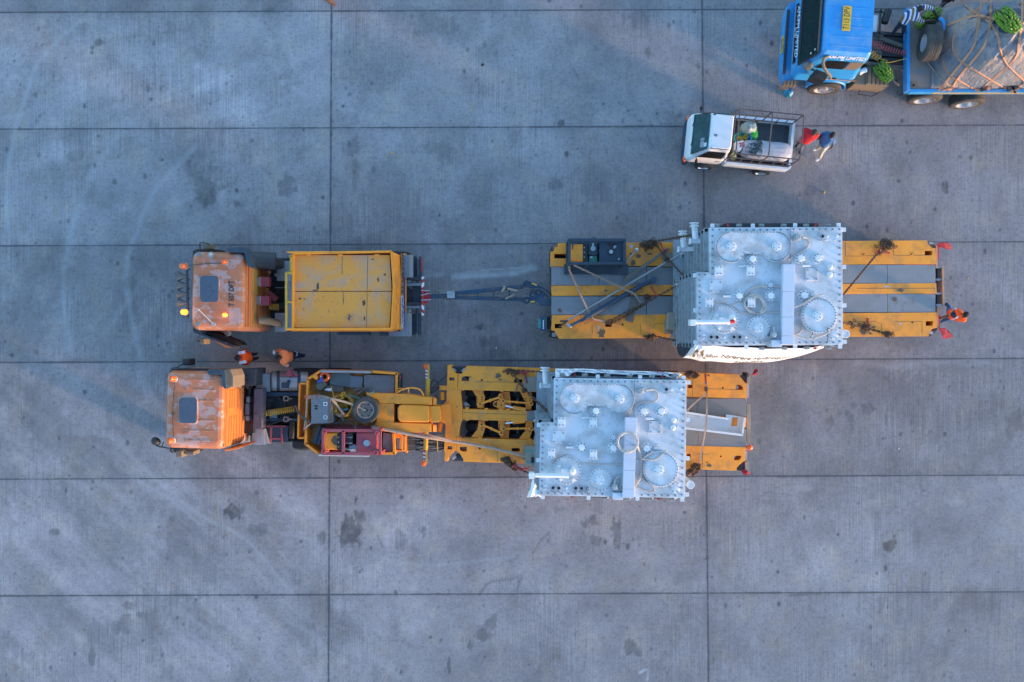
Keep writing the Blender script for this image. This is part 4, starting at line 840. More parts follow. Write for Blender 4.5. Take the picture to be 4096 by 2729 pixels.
b = MB(); b.pz(D, [(1672, 1050), (1690, 1034), (1822, 1046), (1808, 1272), (1665, 1245)], 1.15, 1.5); single('packing_block', b, [M['card']], 'grey brown cardboard wrapped block against the rear transformer', 'box', bevel=.01)
b = MB(); b.tube([D(1765, 1190, 1.55), D(1940, 1165, 1.9)], .03); b.ball(D(1768, 1190, 1.55), .045); single('rod', b, M['hose'], 'short dark rod poking from the cardboard block', 'rod')
chainthing([(735, 235, 1.12), (690, 275, 1.15), (620, 345, 1.25), (400, 610, 1.9), (185, 868, 2.7)], 'rusty chain from the upper rear beam to the right side of the rear transformer', [(778, 172, 1.12, .10, 70), (690, 280, 1.15, .04, 10)], [(830, 288, 1.13), (745, 276, 1.15), (668, 266, 1.18)], fr=G)
chainthing([(185, 1258, 1.5), (330, 1295, 1.3), (480, 1328, 1.15), (640, 1370, 1.12), (830, 1425, 1.12)], 'loose rusty chain over the oil patch on the lower rear beam', [(480, 1328, 1.12, .07, 34), (800, 1420, 1.12, .05, 22), (290, 1280, 1.2, .08, 8)], [(528, 1195, 1.14), (530, 1265, 1.14), (528, 1325, 1.14)], fr=G)
def flag(fr, pts, folds, label, pole=None):
    b = MB(); n = len(pts)
    b.add([fr(*p) for p in pts], folds, False); o = solid(b.build('flag', M['flag']), .012)
    return tag(o, label, 'flag', 'red warning flags on the trailers')
flag(G, [(1482, 158, 1.0), (1585, 138, 1.05), (1500, 195, .8), (1610, 205, .95), (1690, 190, .9), (1640, 235, .7), (1695, 238, .6), (1655, 150, 1.0)], [(0, 1, 3, 2), (1, 7, 4, 3), (3, 4, 6, 5), (2, 3, 5)], 'red flag with a pale stripe at the upper rear corner of the platform trailer')
flag(G, [(1505, 1335, 1.0), (1608, 1333, 1.0), (1575, 1480, .7), (1600, 1400, .9), (1672, 1395, .9), (1720, 1455, .7), (1620, 1482, .65), (1565, 1440, .8)], [(0, 1, 3, 7), (1, 4, 5, 3), (3, 5, 6, 2), (7, 3, 2)], 'dark red flag hanging at the lower rear corner of the platform trailer')
# ------------------------------------------------------------------ gooseneck trailer carrying the second transformer
LT = thing('gooseneck_trailer', K(600, 780, 0), 'yellow gooseneck trailer with open steering frame under the front transformer', 'trailer')
def part(name, m, build, root=LT, **kw):
    b = MB(); build(b); return b.build(name, M[m] if isinstance(m, str) else m, root, **kw)
hk = lambda x0, y0, x1, y1: hole(K, x0, y0, x1, y1)
hn = lambda x0, y0, x1, y1: hole(N, x0, y0, x1, y1)
ff = [(295, 135), (372, 128), (345, 158), (402, 240), (428, 244), (425, 455), (470, 460), (474, 540), (490, 690), (490, 860), (470, 890), (450, 1000), (450, 1085), (408, 1085), (400, 1248), (356, 1288), (302, 1352), (300, 1390), (252, 1388), (268, 920), (250, 892), (200, 880), (205, 660), (250, 640), (278, 600)]
part('front_frame', 'yellow', lambda b: b.prism([K(x, y, DZ + .003) for x, y in ff], .62, DZ + .003, [hk(320, 295, 382, 335), hk(292, 1190, 352, 1235)]), bevel=.01)
part('side_beam', 'yellow_deck', lambda b: b.prism([K(433, 246, DZ), K(480, 248, DZ), K(545, 145, DZ), K(1590, 178, DZ), N(870, 182, DZ), N(880, 212, DZ), N(940, 285, DZ), N(966, 300, DZ), N(962, 483, DZ), N(215, 463, DZ), K(1625, 490, DZ), K(430, 455, DZ)], .62, DZ,
     [[K(x, y, DZ) for x, y in ((482, 300), (510, 278), (575, 280), (575, 341), (480, 341))], rhole(K, 742, 330, 13), hk(1165, 320, 1270, 366), [N(x, y, DZ) for x, y in ((825, 312), (885, 314), (918, 350), (916, 377), (822, 375))], rhole(N, 663, 350, 12), hn(222, 312, 285, 355)]), bevel=.008)
part('side_beam', 'yellow_deck', lambda b: b.prism([K(405, 1250, DZ), K(412, 1087, DZ), K(1450, 1115, DZ), N(200, 1075, DZ), N(947, 1095, DZ), N(942, 1262, DZ), N(885, 1302, DZ), N(838, 1352, DZ), N(835, 1392, DZ), N(195, 1368, DZ), K(1310, 1420, DZ), K(500, 1396, DZ), K(500, 1356, DZ), K(450, 1285, DZ)], .62, DZ,
     [[K(x, y, DZ) for x, y in ((450, 1198), (545, 1200), (545, 1262), (490, 1262), (452, 1240))], rhole(K, 715, 1222, 13), hk(1135, 1220, 1238, 1266), [N(x, y, DZ) for x, y in ((806, 1200), (895, 1202), (893, 1232), (868, 1258), (803, 1258))], rhole(N, 638, 1210, 12), hn(208, 1180, 260, 1225)]), bevel=.008)
part('spine_beam', 'yellow_deck', lambda b: b.prism([K(493, 708, DZ), N(958, 722, DZ), N(950, 852, DZ), K(493, 846, DZ)], .62, DZ), bevel=.008)
for y0, y1 in ((488, 710), (868, 1092)):
    for xa, xb in ((60, 348), (354, 958)):
        p, q = N(xa, y0, DZ), N(xb, y1, DZ); b = MB(); b.box(p.x, q.x, q.y, p.y, 1.05, 1.088); b.build('tread_plate', M['tread_dusty'], LT, .004)
part('underframe', 'black', lambda b: b.prism([K(560, 440, .4), K(1900, 470, .4), K(1900, 1130, .4), K(560, 1110, .4)], .34, .4))
for x in (690, 1210, 1640, 2150, 2650, 3150):
    for y in (330, 560, 1000, 1240):
        c = K(x, y, .4); wheelset(LT, c.x, c.y)
for pts in ([(615, 460), (770, 465), (766, 500), (785, 545), (770, 690), (740, 702), (685, 695), (672, 640), (670, 545), (640, 495)], [(960, 515), (985, 496), (1010, 510), (1045, 600), (1050, 722), (965, 715), (945, 690), (900, 672), (886, 640), (905, 606), (965, 590)], [(1240, 475), (1390, 490), (1412, 560), (1385, 718), (1320, 715), (1300, 600)],
            [(700, 855), (780, 850), (788, 960), (745, 1088), (600, 1078), (670, 990), (690, 940)], [(955, 855), (1050, 860), (1050, 1000), (1020, 1060), (985, 1060), (960, 960)], [(1320, 870), (1405, 870), (1412, 960), (1365, 1108), (1225, 1102), (1300, 1000)]):
    b = MB(); b.pz(K, pts, .96, 1.0); cx = sum(p[0] for p in pts) / len(pts); cy = sum(p[1] for p in pts) / len(pts)
    b.mat(1)
    for dx in (-32, 32):
        for dy in (-40, -8, 24): b.disc(K(cx + dx, cy + dy + (20 if cy < 800 else -10), 1.0), .022, .012, 8)
    b.build('steering_arm', [M['yellow'], M['rust']], LT, .008)
part('cross_member', 'yellow', lambda b: (b.pz(K, [(1000, 480), (1105, 485), (1132, 725), (1030, 725)], .7, .9), b.pz(K, [(985, 1090), (1090, 1095), (1118, 860), (1010, 860)], .7, .9)))
def rod(p, q, r, m='yellow', n='tie_rod', ends=True):
    b = MB(); b.tube([K(p[0], p[1], 1.06), K(q[0], q[1], 1.06)], r, 8)
    if ends:
        for e_ in (p, q): b.disc(K(e_[0], e_[1], 1.0), .07, .1, 14); b.mat(1).disc(K(e_[0], e_[1], 1.1), .035, .012, 10); b.mat(0)
        mid = ((p[0] + q[0]) / 2, (p[1] + q[1]) / 2); b.cyl(K(mid[0] - 12, mid[1], 1.06), K(mid[0] + 12, mid[1], 1.06), r * 1.5)
    return b.build(n, [M[m], M['rust']], LT)
rod((720, 640), (985, 550), .035); rod((1020, 603), (1385, 635), .03); rod((740, 908), (995, 1022), .035); rod((1028, 965), (1390, 960), .03)
rod((1050, 663), (1155, 690), .03, 'rod', 'piston_rod', False); rod((1150, 690), (1315, 716), .06, 'yellow', 'steering_cylinder', False); rod((1055, 892), (1150, 880), .03, 'rod', 'piston_rod', False); rod((1145, 880), (1310, 866), .06, 'yellow', 'steering_cylinder', False)
part('pivot_pin', 'rust', lambda b: b.disc(K(922, 644, 1.0), .05, .006, 14)); part('air_tank', 'galv', lambda b: b.cyl(K(520, 640, .85), K(560, 680, .95), .09))
for x, y in ((480, 455), (740, 462), (1000, 468), (550, 700), (800, 708), (990, 715), (1085, 718), (550, 848), (800, 850), (985, 855), (1085, 860), (455, 1083), (720, 1090), (1370, 1108)):
    part('edge_tab', 'yellow', lambda b: b.pz(K, [(x - 28, y - 6), (x - 18, y - 12), (x + 18, y - 12), (x + 28, y - 6), (x + 18, y + 12), (x - 18, y + 12)], DZ - .05, DZ + .014))
for pts in ([(650, 352), (650, 350), (1180, 356)], [(945, 1210), (945, 1400)], [(700, 1210), (940, 1215)], [(505, 755), (1320, 782)], [(1035, 165), (1030, 215), (1065, 218)]):
    b = MB(); b.ribbon([K(x, y, DZ + .001) for x, y in pts], .012, .004); b.build('lid_seam', M['oil'], LT)
for pts in ([(470, 362), (825, 372)], [(285, 240), (282, 460)], [(410, 1090), (408, 1370)], [(330, 1180), (485, 1185)]):
    b = MB(); b.ribbon([N(x, y, DZ + .001) for x, y in pts], .012, .004); b.build('lid_seam', M['oil'], LT)
for a_ in ((K, 955, 270, 45, 38), (K, 980, 325, 26, 12), (K, 590, 290, 12, 20), (N, 490, 1325, 34, 26), (N, 465, 1285, 14, 12), (N, 480, 195, 22, 14), (K, 800, 1108, 30, 10, 'scuff'), (K, 740, 752, 20, 8, 'scuff'), (K, 800, 845, 30, 8, 'scuff'), (K, 420, 680, 10, 12)): stain(LT, *a_[:5], DZ + .005, a_[5] if len(a_) > 5 else 'oil')
for y, s in ((215, 1), (1325, -1)):
    b = MB(); b.pz(K, [(360, y - 60 * s), (530, y - 65 * s), (475, y + 22 * s), (405, y + 20 * s)], .6, .9); b.mat(1); b.beam(K(365, y - 40 * s, .95), K(405, y + 5 * s, .95), .06, .05); b.beam(K(520, y - 40 * s, .95), K(480, y + 5 * s, .95), .06, .05); b.mat(2).rz(K, 420, y - 30, 465, y + 20, .9, 1.0); b.build('coupling_bracket', [M['steel_dark'], M['galv'], M['black']], LT, .008)
part('foot_plate', 'galv', lambda b: (b.rz(K, 200, 700, 285, 772, DZ, DZ + .02), [b.disc(K(215 + 17 * i, 712 + 17 * j, DZ + .02), .015, .012, 6) for i in range(4) for j in range(4)]))
for dx in (0,):
    part('corner_bracket', 'steel_dark', lambda b: (b.pz(N, [(872, 200), (965, 200), (965, 290), (925, 285)], .6, .95), b.rz(N, 960, 160, 985, 215, .6, 1.05))); part('corner_bracket', 'steel_dark', lambda b: b.pz(N, [(840, 1385), (905, 1290), (945, 1290), (940, 1400)], .6, .9))
b = MB(); b.rz(N, 960, 550, 1010, 1040, .7, .95); b.build('end_board', M['wood_pale'], LT, .006)
part('light_board', 'card', lambda b: b.rz(N, 966, 195, 1013, 300, .6, 1.0)); part('light_board', 'card', lambda b: b.rz(N, 945, 1280, 992, 1405, .6, .95)); part('rear_bumper', 'galv', lambda b: (b.rz(N, 966, 300, 992, 475, .5, .85), b.rz(N, 945, 1145, 970, 1285, .5, .85), b.rz(N, 945, 480, 966, 1140, .5, .8)))
part('marker_lamp', 'lensor', lambda b: b.ball(N(995, 1100, 1.05), (.11, .09, .09)))
# ---- gooseneck and its pan
PZ_ = 1.55
pan = [(250, 275), (440, 155), (1160, 168), (1520, 195), (1520, 470), (1500, 1050), (1485, 1335), (1140, 1345), (405, 1340), (220, 1200)]
part('pan_floor', M['yellow_dirty'], lambda b: b.pz(J, pan, 1.1, 1.2))
def wallpath(pts, closed=True, h=.36, t=.035, m='yellow', z=PZ_):
    b = MB(); q = [J(x, y, z) for x, y in pts]
    for p0, p1 in zip(q, q[1:] + (q[:1] if closed else [])):
        d = (p1 - p0); L_ = d.length; d.normalize(); n = V((-d.y, d.x, 0)); b.obox((p0 + p1) / 2 - V((0, 0, h / 2)), d * (L_ / 2 + t * .4), n * t, h / 2)
    return b.build('pan_wall', M[m], LT)
wallpath([(250, 275), (440, 155), (1165, 168), (1520, 195), (1515, 470)], False); wallpath([(1485, 1335), (1140, 1342), (405, 1340), (220, 1200), (250, 275)], False); wallpath([(1475, 1060), (1485, 1335)], False)
b = MB(); b.pz(J, [(135, 338), (248, 340), (220, 1118), (112, 1116)], 1.2, 1.28)
q = [J(x, y, 1.5) for x, y in ((248, 340), (140, 338), (115, 1114), (225, 1114))]
for p0, p1 in zip(q, q[1:]): b.mat(1); b.beam(p0 - V((0, 0, .1)), p1 - V((0, 0, .1)), .05, .24)
b.build('front_tray', [M['yellow_dirty'], M['yellow']], LT)
part('rub_rail', 'alu', lambda b: b.tube([J(440, 160, 1.6), J(1160, 174, 1.6)], .045, 10)); part('rub_rail', 'alu', lambda b: b.tube([J(410, 1348, 1.6), J(1130, 1364, 1.6)], .045, 10))
part('grey_floor', 'grey_board', lambda b: b.pz(J, [(1055, 212), (1495, 222), (1485, 470), (1050, 470)], 1.2, 1.36), bevel=.006)
part('neck_beam', 'yellow', lambda b: b.pz(J, [(1075, 470), (1690, 487), (1900, 530), (2022, 535), (2022, 642), (1505, 628), (1490, 618), (1270, 615), (1240, 560), (1110, 520)], 1.2, 1.66), bevel=.012)
part('neck_beam', 'yellow', lambda b: b.pz(J, [(1210, 905), (1500, 895), (2012, 910), (2012, 1026), (1800, 1040), (1500, 1040), (1310, 1012)], 1.2, 1.66), bevel=.012)
part('neck_cover', 'yellow', lambda b: b.pz(J, [(1262, 617), (1482, 622), (1480, 905), (1230, 900)], 1.2, 1.64), bevel=.008)
part('neck_well', 'black', lambda b: b.rz(J, 1484, 625, 1700, 892, 1.15, 1.25))
part('neck_arm', 'yellow', lambda b: b.pz(J, [(1532, 690), (1560, 650), (1600, 640), (1985, 655), (1985, 893), (1600, 890), (1555, 880), (1532, 830)], 1.2, 1.72), bevel=.04)
part('neck_knuckle', 'yellow', lambda b: b.pz(J, [(1988, 655), (2132, 660), (2150, 690), (2150, 860), (2125, 895), (1988, 893)], .8, 1.62), bevel=.03)
part('neck_knuckle', 'yellow', lambda b: b.pz(J, [(2140, 655), (2290, 620), (2300, 930), (2140, 890)], .7, 1.25))
for y in (590, 970):
    b = MB()
    for dy in (-36, -12, 12, 36): b.beam(J(2022, y + dy, 1.5), J(2070, y + dy, 1.45), .05, .25)
    b.mat(1).cyl(J(2045, y - 40, 1.5), J(2045, y + 45, 1.5), .05); b.build('hinge_lugs', [M['yellow'], M['galv']], LT)
part('lift_cylinder', 'yellow', lambda b: (b.cyl(K(225, 485, 1.0), K(225, 590, 1.0), .08), b.cyl(K(210, 890, 1.0), K(190, 1005, 1.0), .07), b.rz(K, 185, 405, 285, 460, .8, 1.1)))
part('tool_board', 'grey_board', lambda b: b.pz(J, [(1330, 1045), (1470, 1050), (1455, 1310), (1320, 1305)], 1.2, 1.42))
for k in range(6):
    part('hydraulic_pipe', 'yellow', lambda b: b.tube([J(1492, 1062 + k * 9, 1.45), J(1570 + k * 8 - 2, 1062 + k * 9, 1.45), J(1605 - k * 8 + 6, 1085 + k * 9, 1.45), J(1605 - k * 8, 1285 - k * 5, 1.45), J(1655, 1290 - k * 22, 1.4)], .016, 5))
part('pipe_bracket', 'yellow', lambda b: (b.rz(J, 1655, 1055, 1668, 1330, 1.1, 1.4), b.rz(J, 1485, 1290, 1660, 1308, 1.1, 1.42), [b.disc(J(1640, 1100 + 22 * k, 1.4), .03, .05, 8) for k in range(9)]))
random.seed(5); b = MB()
for k in range(13):
    y = 1095 + k * 16; b.tube(spline([J(1665, y, 1.38), J(1780, y + random.uniform(-8, 12), 1.25), J(1900, y + random.uniform(-30, 20), 1.15), J(2060, y + random.uniform(-30, 30), 1.1), J(2210, 1140 + k * 10, 1.05)], 5), .014, 5)
for pts in ([(1985, 460), (2030, 300), (2080, 300), (2120, 370), (2060, 450), (1990, 480)], [(1990, 430), (2100, 340), (2240, 210)], [(2000, 470), (2090, 430), (2140, 395)], [(2000, 455), (2070, 400), (2130, 380)], [(2070, 500), (2100, 520), (2095, 580)], [(1850, 1040), (1870, 1120), (1830, 1200)], [(2040, 1040), (2080, 1090), (2180, 1150)]): b.tube(spline([J(x, y, 1.2) for x, y in pts], 5), .016, 5)
b.build('hydraulic_hose', M['rubber'], LT)
part('hose_rack', 'coilyel', lambda b: b.tube([J(2100, 1110, 1.2), J(2105, 1300, 1.2), J(2205, 1302, 1.2), J(2210, 1075, 1.2), J(2110, 1070, 1.2)], .016, 5))
for (x0, y0, y1, yb0, yb1, lx, ly, bx) in ((1965, 62, 520, 118, 262, 1936, 92, 1950), (1938, 1030, 1480, 1290, 1450, 1903, 1476, 1918)):
    part('outrigger_bar', 'coilyel', lambda b: (b.beam(J(x0 + 12, y0, 1.25), J(x0 + 4, y1, 1.25), .05, .05), b.cyl(J(x0 + 2, max(y0, 270) if y0 < 500 else y0, 1.22), J(x0 - 4, y1 if y0 < 500 else 1280, 1.22), .07)))
    b = MB(); n = 6
    for k in range(n):
        b.mat(k % 2); ya, yb = yb0 + (yb1 - yb0) * k / n, yb0 + (yb1 - yb0) * (k + 1) / n; b.pz(J, [(bx - 18, ya), (bx + 18, ya + 8), (bx + 18, yb + 8), (bx - 18, yb)], 1.2, 1.24)
    b.build('striped_board', [M['redwhite_r'], M['redwhite_w']], LT)
    part('marker_lamp', 'lensor', lambda b: b.lathe([(.085, 0), (.085, .05), (.06, .09), (.001, .1)], J(lx, ly, 1.22), (0, 0, 1), 16))
part('hand_rail', 'yellow', lambda b: (b.tube(spline([J(1520, 470, 1.6), J(1590, 430, 1.7), J(1690, 400, 1.75), J(1800, 405, 1.75), J(1870, 440, 1.7), J(1910, 522, 1.6)], 5), .026), b.tube([J(1690, 400, 1.75), J(1690, 480, 1.6)], .02), b.tube([J(1520, 408, 1.6), J(1690, 408, 1.74)], .015)))
part('bracket', 'yellow', lambda b: b.pz(J, [(310, 240), (380, 205), (400, 260), (375, 288)], 1.5, 1.58))
for y in (530, 985): part('corner_reflector', 'lensor', lambda b: b.rz(J, 207 - (y > 700) * 18, y - 22, 245 - (y > 700) * 18, y + 20, 1.5, 1.58))
# ---- loose things in the pan
RP = thing('generator', J(880, 1170, 1.2), 'red framed power pack with a yellow engine standing on the gooseneck', 'power pack', 'framed power packs on the trailers')
post_frame(J, 475, 1005, 1285, 1335, 1.25, 2.2, .085, M['red_frame'], RP, mid=(762,))
part('engine_cover', 'yellow', lambda b: b.rz(J, 492, 1050, 672, 1280, 1.25, 2.05), RP, bevel=.02)
b = MB(); random.seed(2); c = J(640, 1150, 2.054); b.add([c] + [c + V((.12 * math.cos(t), .15 * math.sin(t), 0)) * random.uniform(.6, 1.1) for t in [i * .35 for i in range(18)]], [(0, 1 + i, 1 + (i + 1) % 18) for i in range(18)]); b.build('oil_stain', M['oil'], RP)
b = MB(); b.rz(J, 676, 1050, 745, 1284, 1.25, 2.07); b.mat(1); [b.disc(J(690, y, 2.07), .02, .012, 8) for y in (1102, 1170, 1238)]; b.build('control_panel', [M['black'], M['galv']], RP, .01)
b = MB(); b.rz(J, 830, 1048, 890, 1225, 1.3, 1.95); b.mat(1).rz(J, 784, 1060, 832, 1200, 1.3, 1.8); b.mat(2); [b.tube([J(790, y, 1.85), J(885, y, 2.0)], .025) for y in (1105, 1185)]; b.tube(spline([J(785, 1262, 1.8), J(840, 1275, 1.9), J(920, 1270, 1.9)], 4), .03); b.cyl(J(900, 1262, 1.5), J(900, 1262, 1.9), .12); b.build('pump', [M['steel_dark'], M['red_frame'], M['galv']], RP, .01)
b = MB(); b.rz(J, 946, 1045, 1240, 1315, 1.25, 2.1); b.mat(1).disc(J(1095, 1185, 2.1), .10, .05, 22); b.build('fuel_tank', [M['red_frame'], M['galv']], RP, .012)
part('base_tray', 'red_frame', lambda b: b.rz(J, 470, 1010, 1285, 1345, 1.2, 1.26), RP)
part('lifting_eye', 'red_frame', lambda b: [b.tube(circ(J(x, y, 2.27), .055, 12), .02, 6, True) for x, y in ((492, 1024), (1240, 1045), (478, 1302), (1222, 1322))], RP)
GB = thing('storage_box', J(450, 725, 1.2), 'dusty grey plastic box with two latches beside the yellow rope bag', 'box')
part('box_body', 'greyplastic', lambda b: b.pz(J, [(300, 560), (605, 560), (610, 900), (302, 895)], 1.22, 1.9), GB, bevel=.03)
part('box_lid', 'greyplastic', lambda b: b.pz(J, [(296, 548), (572, 540), (575, 905), (300, 910)], 1.9, 2.05), GB, bevel=.03)
part('lid_rim', 'brownpl', lambda b: b.pz(J, [(548, 548), (578, 545), (580, 900), (552, 902)], 1.93, 2.07), GB, bevel=.01)
for y in (628, 820): part('latch', 'white_fit', lambda b: b.tube([J(x, yy, 2.08) for x, yy in ((478, y - 20), (520, y - 24), (530, y), (520, y + 24), (485, y + 20))], .014, 5, True), GB)
lettering('SIMBA', .30, J(385, 715, 2.055), (0, -1, 0), (1, 0, 0), 'moulded_lettering', paint('moulded_letters', (.215, .195, .18), .7), GB, bold=.004)
SW = thing('spare_wheel', J(1085, 710, 1.6), 'spare truck wheel lying flat on the gooseneck beside the yellow bag', 'wheel', 'spare wheels lying on loads')
def tyre(root, c, ax, R=.52, w=.28, rim=.29, m='tyre', rm='rim_rust', dish=.05, nb=10):
    c = V(c); h = w / 2; b = MB()
    b.lathe([(rim, -h * .8), (R * .8, -h), (R * .95, -h * .92), (R, -h * .7), (R, -h * .36), (R - .012, -h * .33), (R - .012, -h * .3), (R, -h * .27), (R, -h * .03), (R - .012, -.005), (R - .012, .005), (R, h * .03), (R, h * .27), (R - .012, h * .3), (R - .012, h * .33), (R, h * .36), (R, h * .7), (R * .95, h * .92), (R * .8, h), (rim, h * .8)], c, ax, 36); o = b.build('tyre', M[m], root)
    b = MB(); b.lathe([(rim, -h * .8), (rim + .012, h * .82), (rim + .005, h * .86), (rim - .02, h * .84), (rim - .035, h * .4), (rim * .72, dish), (rim * .35, dish + .02), (rim * .33, dish - .05), (.001, dish - .05)], c, ax, 32); u, q = basis(V(ax)); a_ = V(ax).normalized()
    b.mat(1)
    for i in range(nb):
        p = c + (u * math.cos(2 * math.pi * i / nb) + q * math.sin(2 * math.pi * i / nb)) * rim * .52 + a_ * (dish + .005); b.cyl(p, p + a_ * .03, .016, n=6)
    for i in range(6):
        p = c + (u * math.cos(2 * math.pi * i / 6) + q * math.sin(2 * math.pi * i / 6)) * rim * .80 + a_ * (dish + .055); b.ball(p, (.035, .035, .02), 8, 5)
    b.build('rim', [M[rm], M['steel_dark']], root)
tyre(SW, J(1085, 710, 1.85), (0, 0, 1), .40, .3, .245, 'tyre')
RB = thing('rope_bag', J(755, 650, 1.2), 'open yellow bag full of tangled rope between the grey box and the spare wheel', 'bag')
part('bag_rim', 'yellow_dirty', lambda b: b.tube(spline([J(x, y, 1.75 + .05 * math.sin(x)) for x, y in ((640, 540), (720, 510), (800, 505), (870, 560), (895, 640), (870, 720), (800, 790), (700, 775), (640, 700), (618, 610))], 5, True), .045, 8, True), RB)
part('bag_body', 'yellow_dirty', lambda b: b.loft([[J(755 + 128 * k * math.cos(t), 650 + 138 * k * math.sin(t), z) for t in [i * math.pi / 10 for i in range(20)]] for k, z in ((.9, 1.22), (1.05, 1.4), (1.0, 1.75), (.92, 1.72), (.85, 1.45))]), RB)
random.seed(3); b = MB()
for k in range(16):
    x, y = 755 + random.gauss(0, 40), 650 + random.gauss(0, 45); b.tube(spline([J(x + random.gauss(0, 42), y + random.gauss(0, 42), 1.5 + random.uniform(0, .12)) for _ in range(6)], 5), .012, 5)
b.tube(spline([J(x, y, 1.85) for x, y in ((740, 540), (720, 500), (760, 460), (785, 470), (740, 520), (770, 545), (700, 560), (660, 620), (665, 700), (620, 745), (570, 720), (575, 600), (620, 520), (600, 440), (585, 375))], 5), .013, 5)
b.build('rope', M['coilyel'], RB)
b = MB(); b.tube(spline([J(700, 700, 1.8), J(740, 760, 1.82), J(700, 800, 1.8), J(660, 770, 1.78)], 5), .03); b.tube(spline([J(590, 555, 2.05), J(680, 660, 1.95), J(770, 780, 1.8)], 5), .035); single('rope', b, M['rope'], 'thick brown rope crossing the yellow rope bag', 'rope')
b = MB(); b.ribbon(spline([J(240, 545, 1.7), J(420, 520, 1.95), J(600, 555, 2.06), J(800, 605, 2.0), J(960, 665, 1.95), J(1080, 725, 1.9)], 5), .06, .02); b.ribbon(spline([J(245, 520, 1.7), J(420, 505, 1.9), J(560, 540, 2.0)], 5), .045, .02); single('strap', b, M['rope'], 'dusty strap tied over the grey box into the hub of the spare wheel', 'strap')
b = MB(); b.tube(spline([J(75, 650, 1.5), J(140, 780, 1.55), J(220, 850, 1.6), J(290, 885, 1.6)], 5), .03); b.mat(1).tube(spline([J(240, 550, 1.62), J(238, 700, 1.62), J(205, 960, 1.55)], 5), .018); b.tube(spline([J(205, 980, 1.62), J(270, 930, 1.62), J(310, 890, 1.6)], 4), .02); single('hose', b, [M['hose'], M['hose_pale']], 'grey hose hanging over the front tray of the gooseneck', 'hose')
b = MB(); b.tube(spline([J(560, 905, 1.5), J(740, 880, 1.6), J(880, 850, 1.7), J(935, 870, 1.75), J(940, 1000, 1.9)], 5), .02); b.tube(spline([J(620, 915, 1.5), J(800, 890, 1.6), J(890, 920, 1.7), J(935, 1000, 1.9)], 5), .018); single('hose', b, M['hose'], 'dark hoses bending into the red power pack', 'hose')
b = MB(); b.pz(J, [(572, 192), (860, 182), (850, 388), (570, 352)], 1.3, 1.34); single('sheet', b, M['greenish'], 'grey green sheet lying in the upper half of the gooseneck pan', 'sheet')
b = MB(); b.pz(J, [(862, 222), (1042, 245), (1020, 395), (850, 392)], 1.3, 1.335); single('sheet', b, M['fender'], 'dark speckled sheet next to the grey green one in the pan', 'sheet')
b = MB(); b.pz(J, [(520, 362), (765, 372), (755, 450), (515, 460)], 1.24, 1.29); single('board', b, M['wood'], 'grey brown board below the grey green sheet in the pan', 'board')
b = MB(); b.pz(J, [(420, 290), (500, 300), (520, 365), (430, 450), (370, 420), (355, 350)], 1.25, 1.45); single('cloth', b, paint('olive_grey_cloth', (.15, .16, .12), .9), 'crumpled olive cloth below the water bottle in the pan', 'cloth', bevel=.06)
b = MB(); b.cyl(J(470, 290, 1.55), J(400, 310, 1.5), .055); b.cyl(J(455, 285, 1.55), J(440, 240, 1.56), .05, .022); b.mat(1).cyl(J(440, 240, 1.56), J(440, 228, 1.56), .026); single('bottle', b, [M['inkblue'], M['white_fit']], 'blue plastic water bottle lying in the corner of the pan', 'bottle')
b = MB(); b.lathe([(.13, 0), (.15, .02), (.15, .22), (.13, .24), (.08, .24), (.07, .05)], J(515, 235, 1.3), (0, 0, 1), 18); single('reel', b, [M['lensor']], 'orange rimmed hollow reel in the upper corner of the pan', 'reel')
b = MB(); [b.ball(J(550 + random.uniform(-40, 40), 428 + random.uniform(-14, 14), 1.36), (.05, .035, .02), 8, 5) for _ in range(9)]; single('foil', b, M['rod'], 'crumpled silver foil on the board in the pan', 'foil')
b = MB(); b.tube([J(915, 440, 1.36), J(1042, 395, 1.4)], [.055, .045], 8); single('log', b, M['wood'], 'thick short log above the spare wheel', 'log')
b = MB(); b.tube([J(945, 508, 1.4), J(1092, 392, 1.46)], [.036, .034], 8); single('log', b, M['wood'], 'thin short log above the spare wheel', 'log')
b = MB(); b.tube(spline([J(790, 490, 1.75), J(900, 520, 1.7), J(1000, 545, 1.7), J(1110, 515, 1.7), J(1205, 435, 1.7)], 5), .015); single('rope', b, M['teal'], 'thin teal rope above the spare wheel', 'rope')
b = MB(); b.pz(J, [(315, 1170), (400, 945), (445, 950), (365, 1190)], 1.25, 1.5); single('crate', b, M['blue_black'], 'left one of two slanted dark boxes beside the red power pack', 'box', bevel=.01)
b = MB(); b.pz(J, [(370, 1195), (450, 955), (495, 968), (420, 1208)], 1.25, 1.48); single('crate', b, M['blue_black'], 'right one of two slanted dark boxes beside the red power pack', 'box', bevel=.01)
M['fit_blue'] = paint('pale_blue_fitting', (.10, .24, .34), .5); b = MB(); b.tube([J(745, 718, 1.7), J(830, 700, 1.72)], .03); single('fitting', b, M['fit_blue'], 'pale blue hose fitting lying inside the yellow rope bag', 'fitting'); b = MB(); b.tube([J(725, 805, 1.6), J(775, 870, 1.6)], .025); single('fitting', b, M['fit_blue'], 'pale blue hose fitting lying below the yellow rope bag', 'fitting')
b = MB(); b.rz(J, 1565, 200, 1585, 460, 1.2, 1.5); b.mat(1).rz(J, 1528, 262, 1550, 452, 1.3, 1.36); b.mat(2).rz(J, 1568, 225, 1582, 275, 1.5, 1.52); o = b.build('side_lamp_bracket', [M['black'], paint('lime_strip', (.40, .42, .02), .5), M['redwhite_r']], LT)
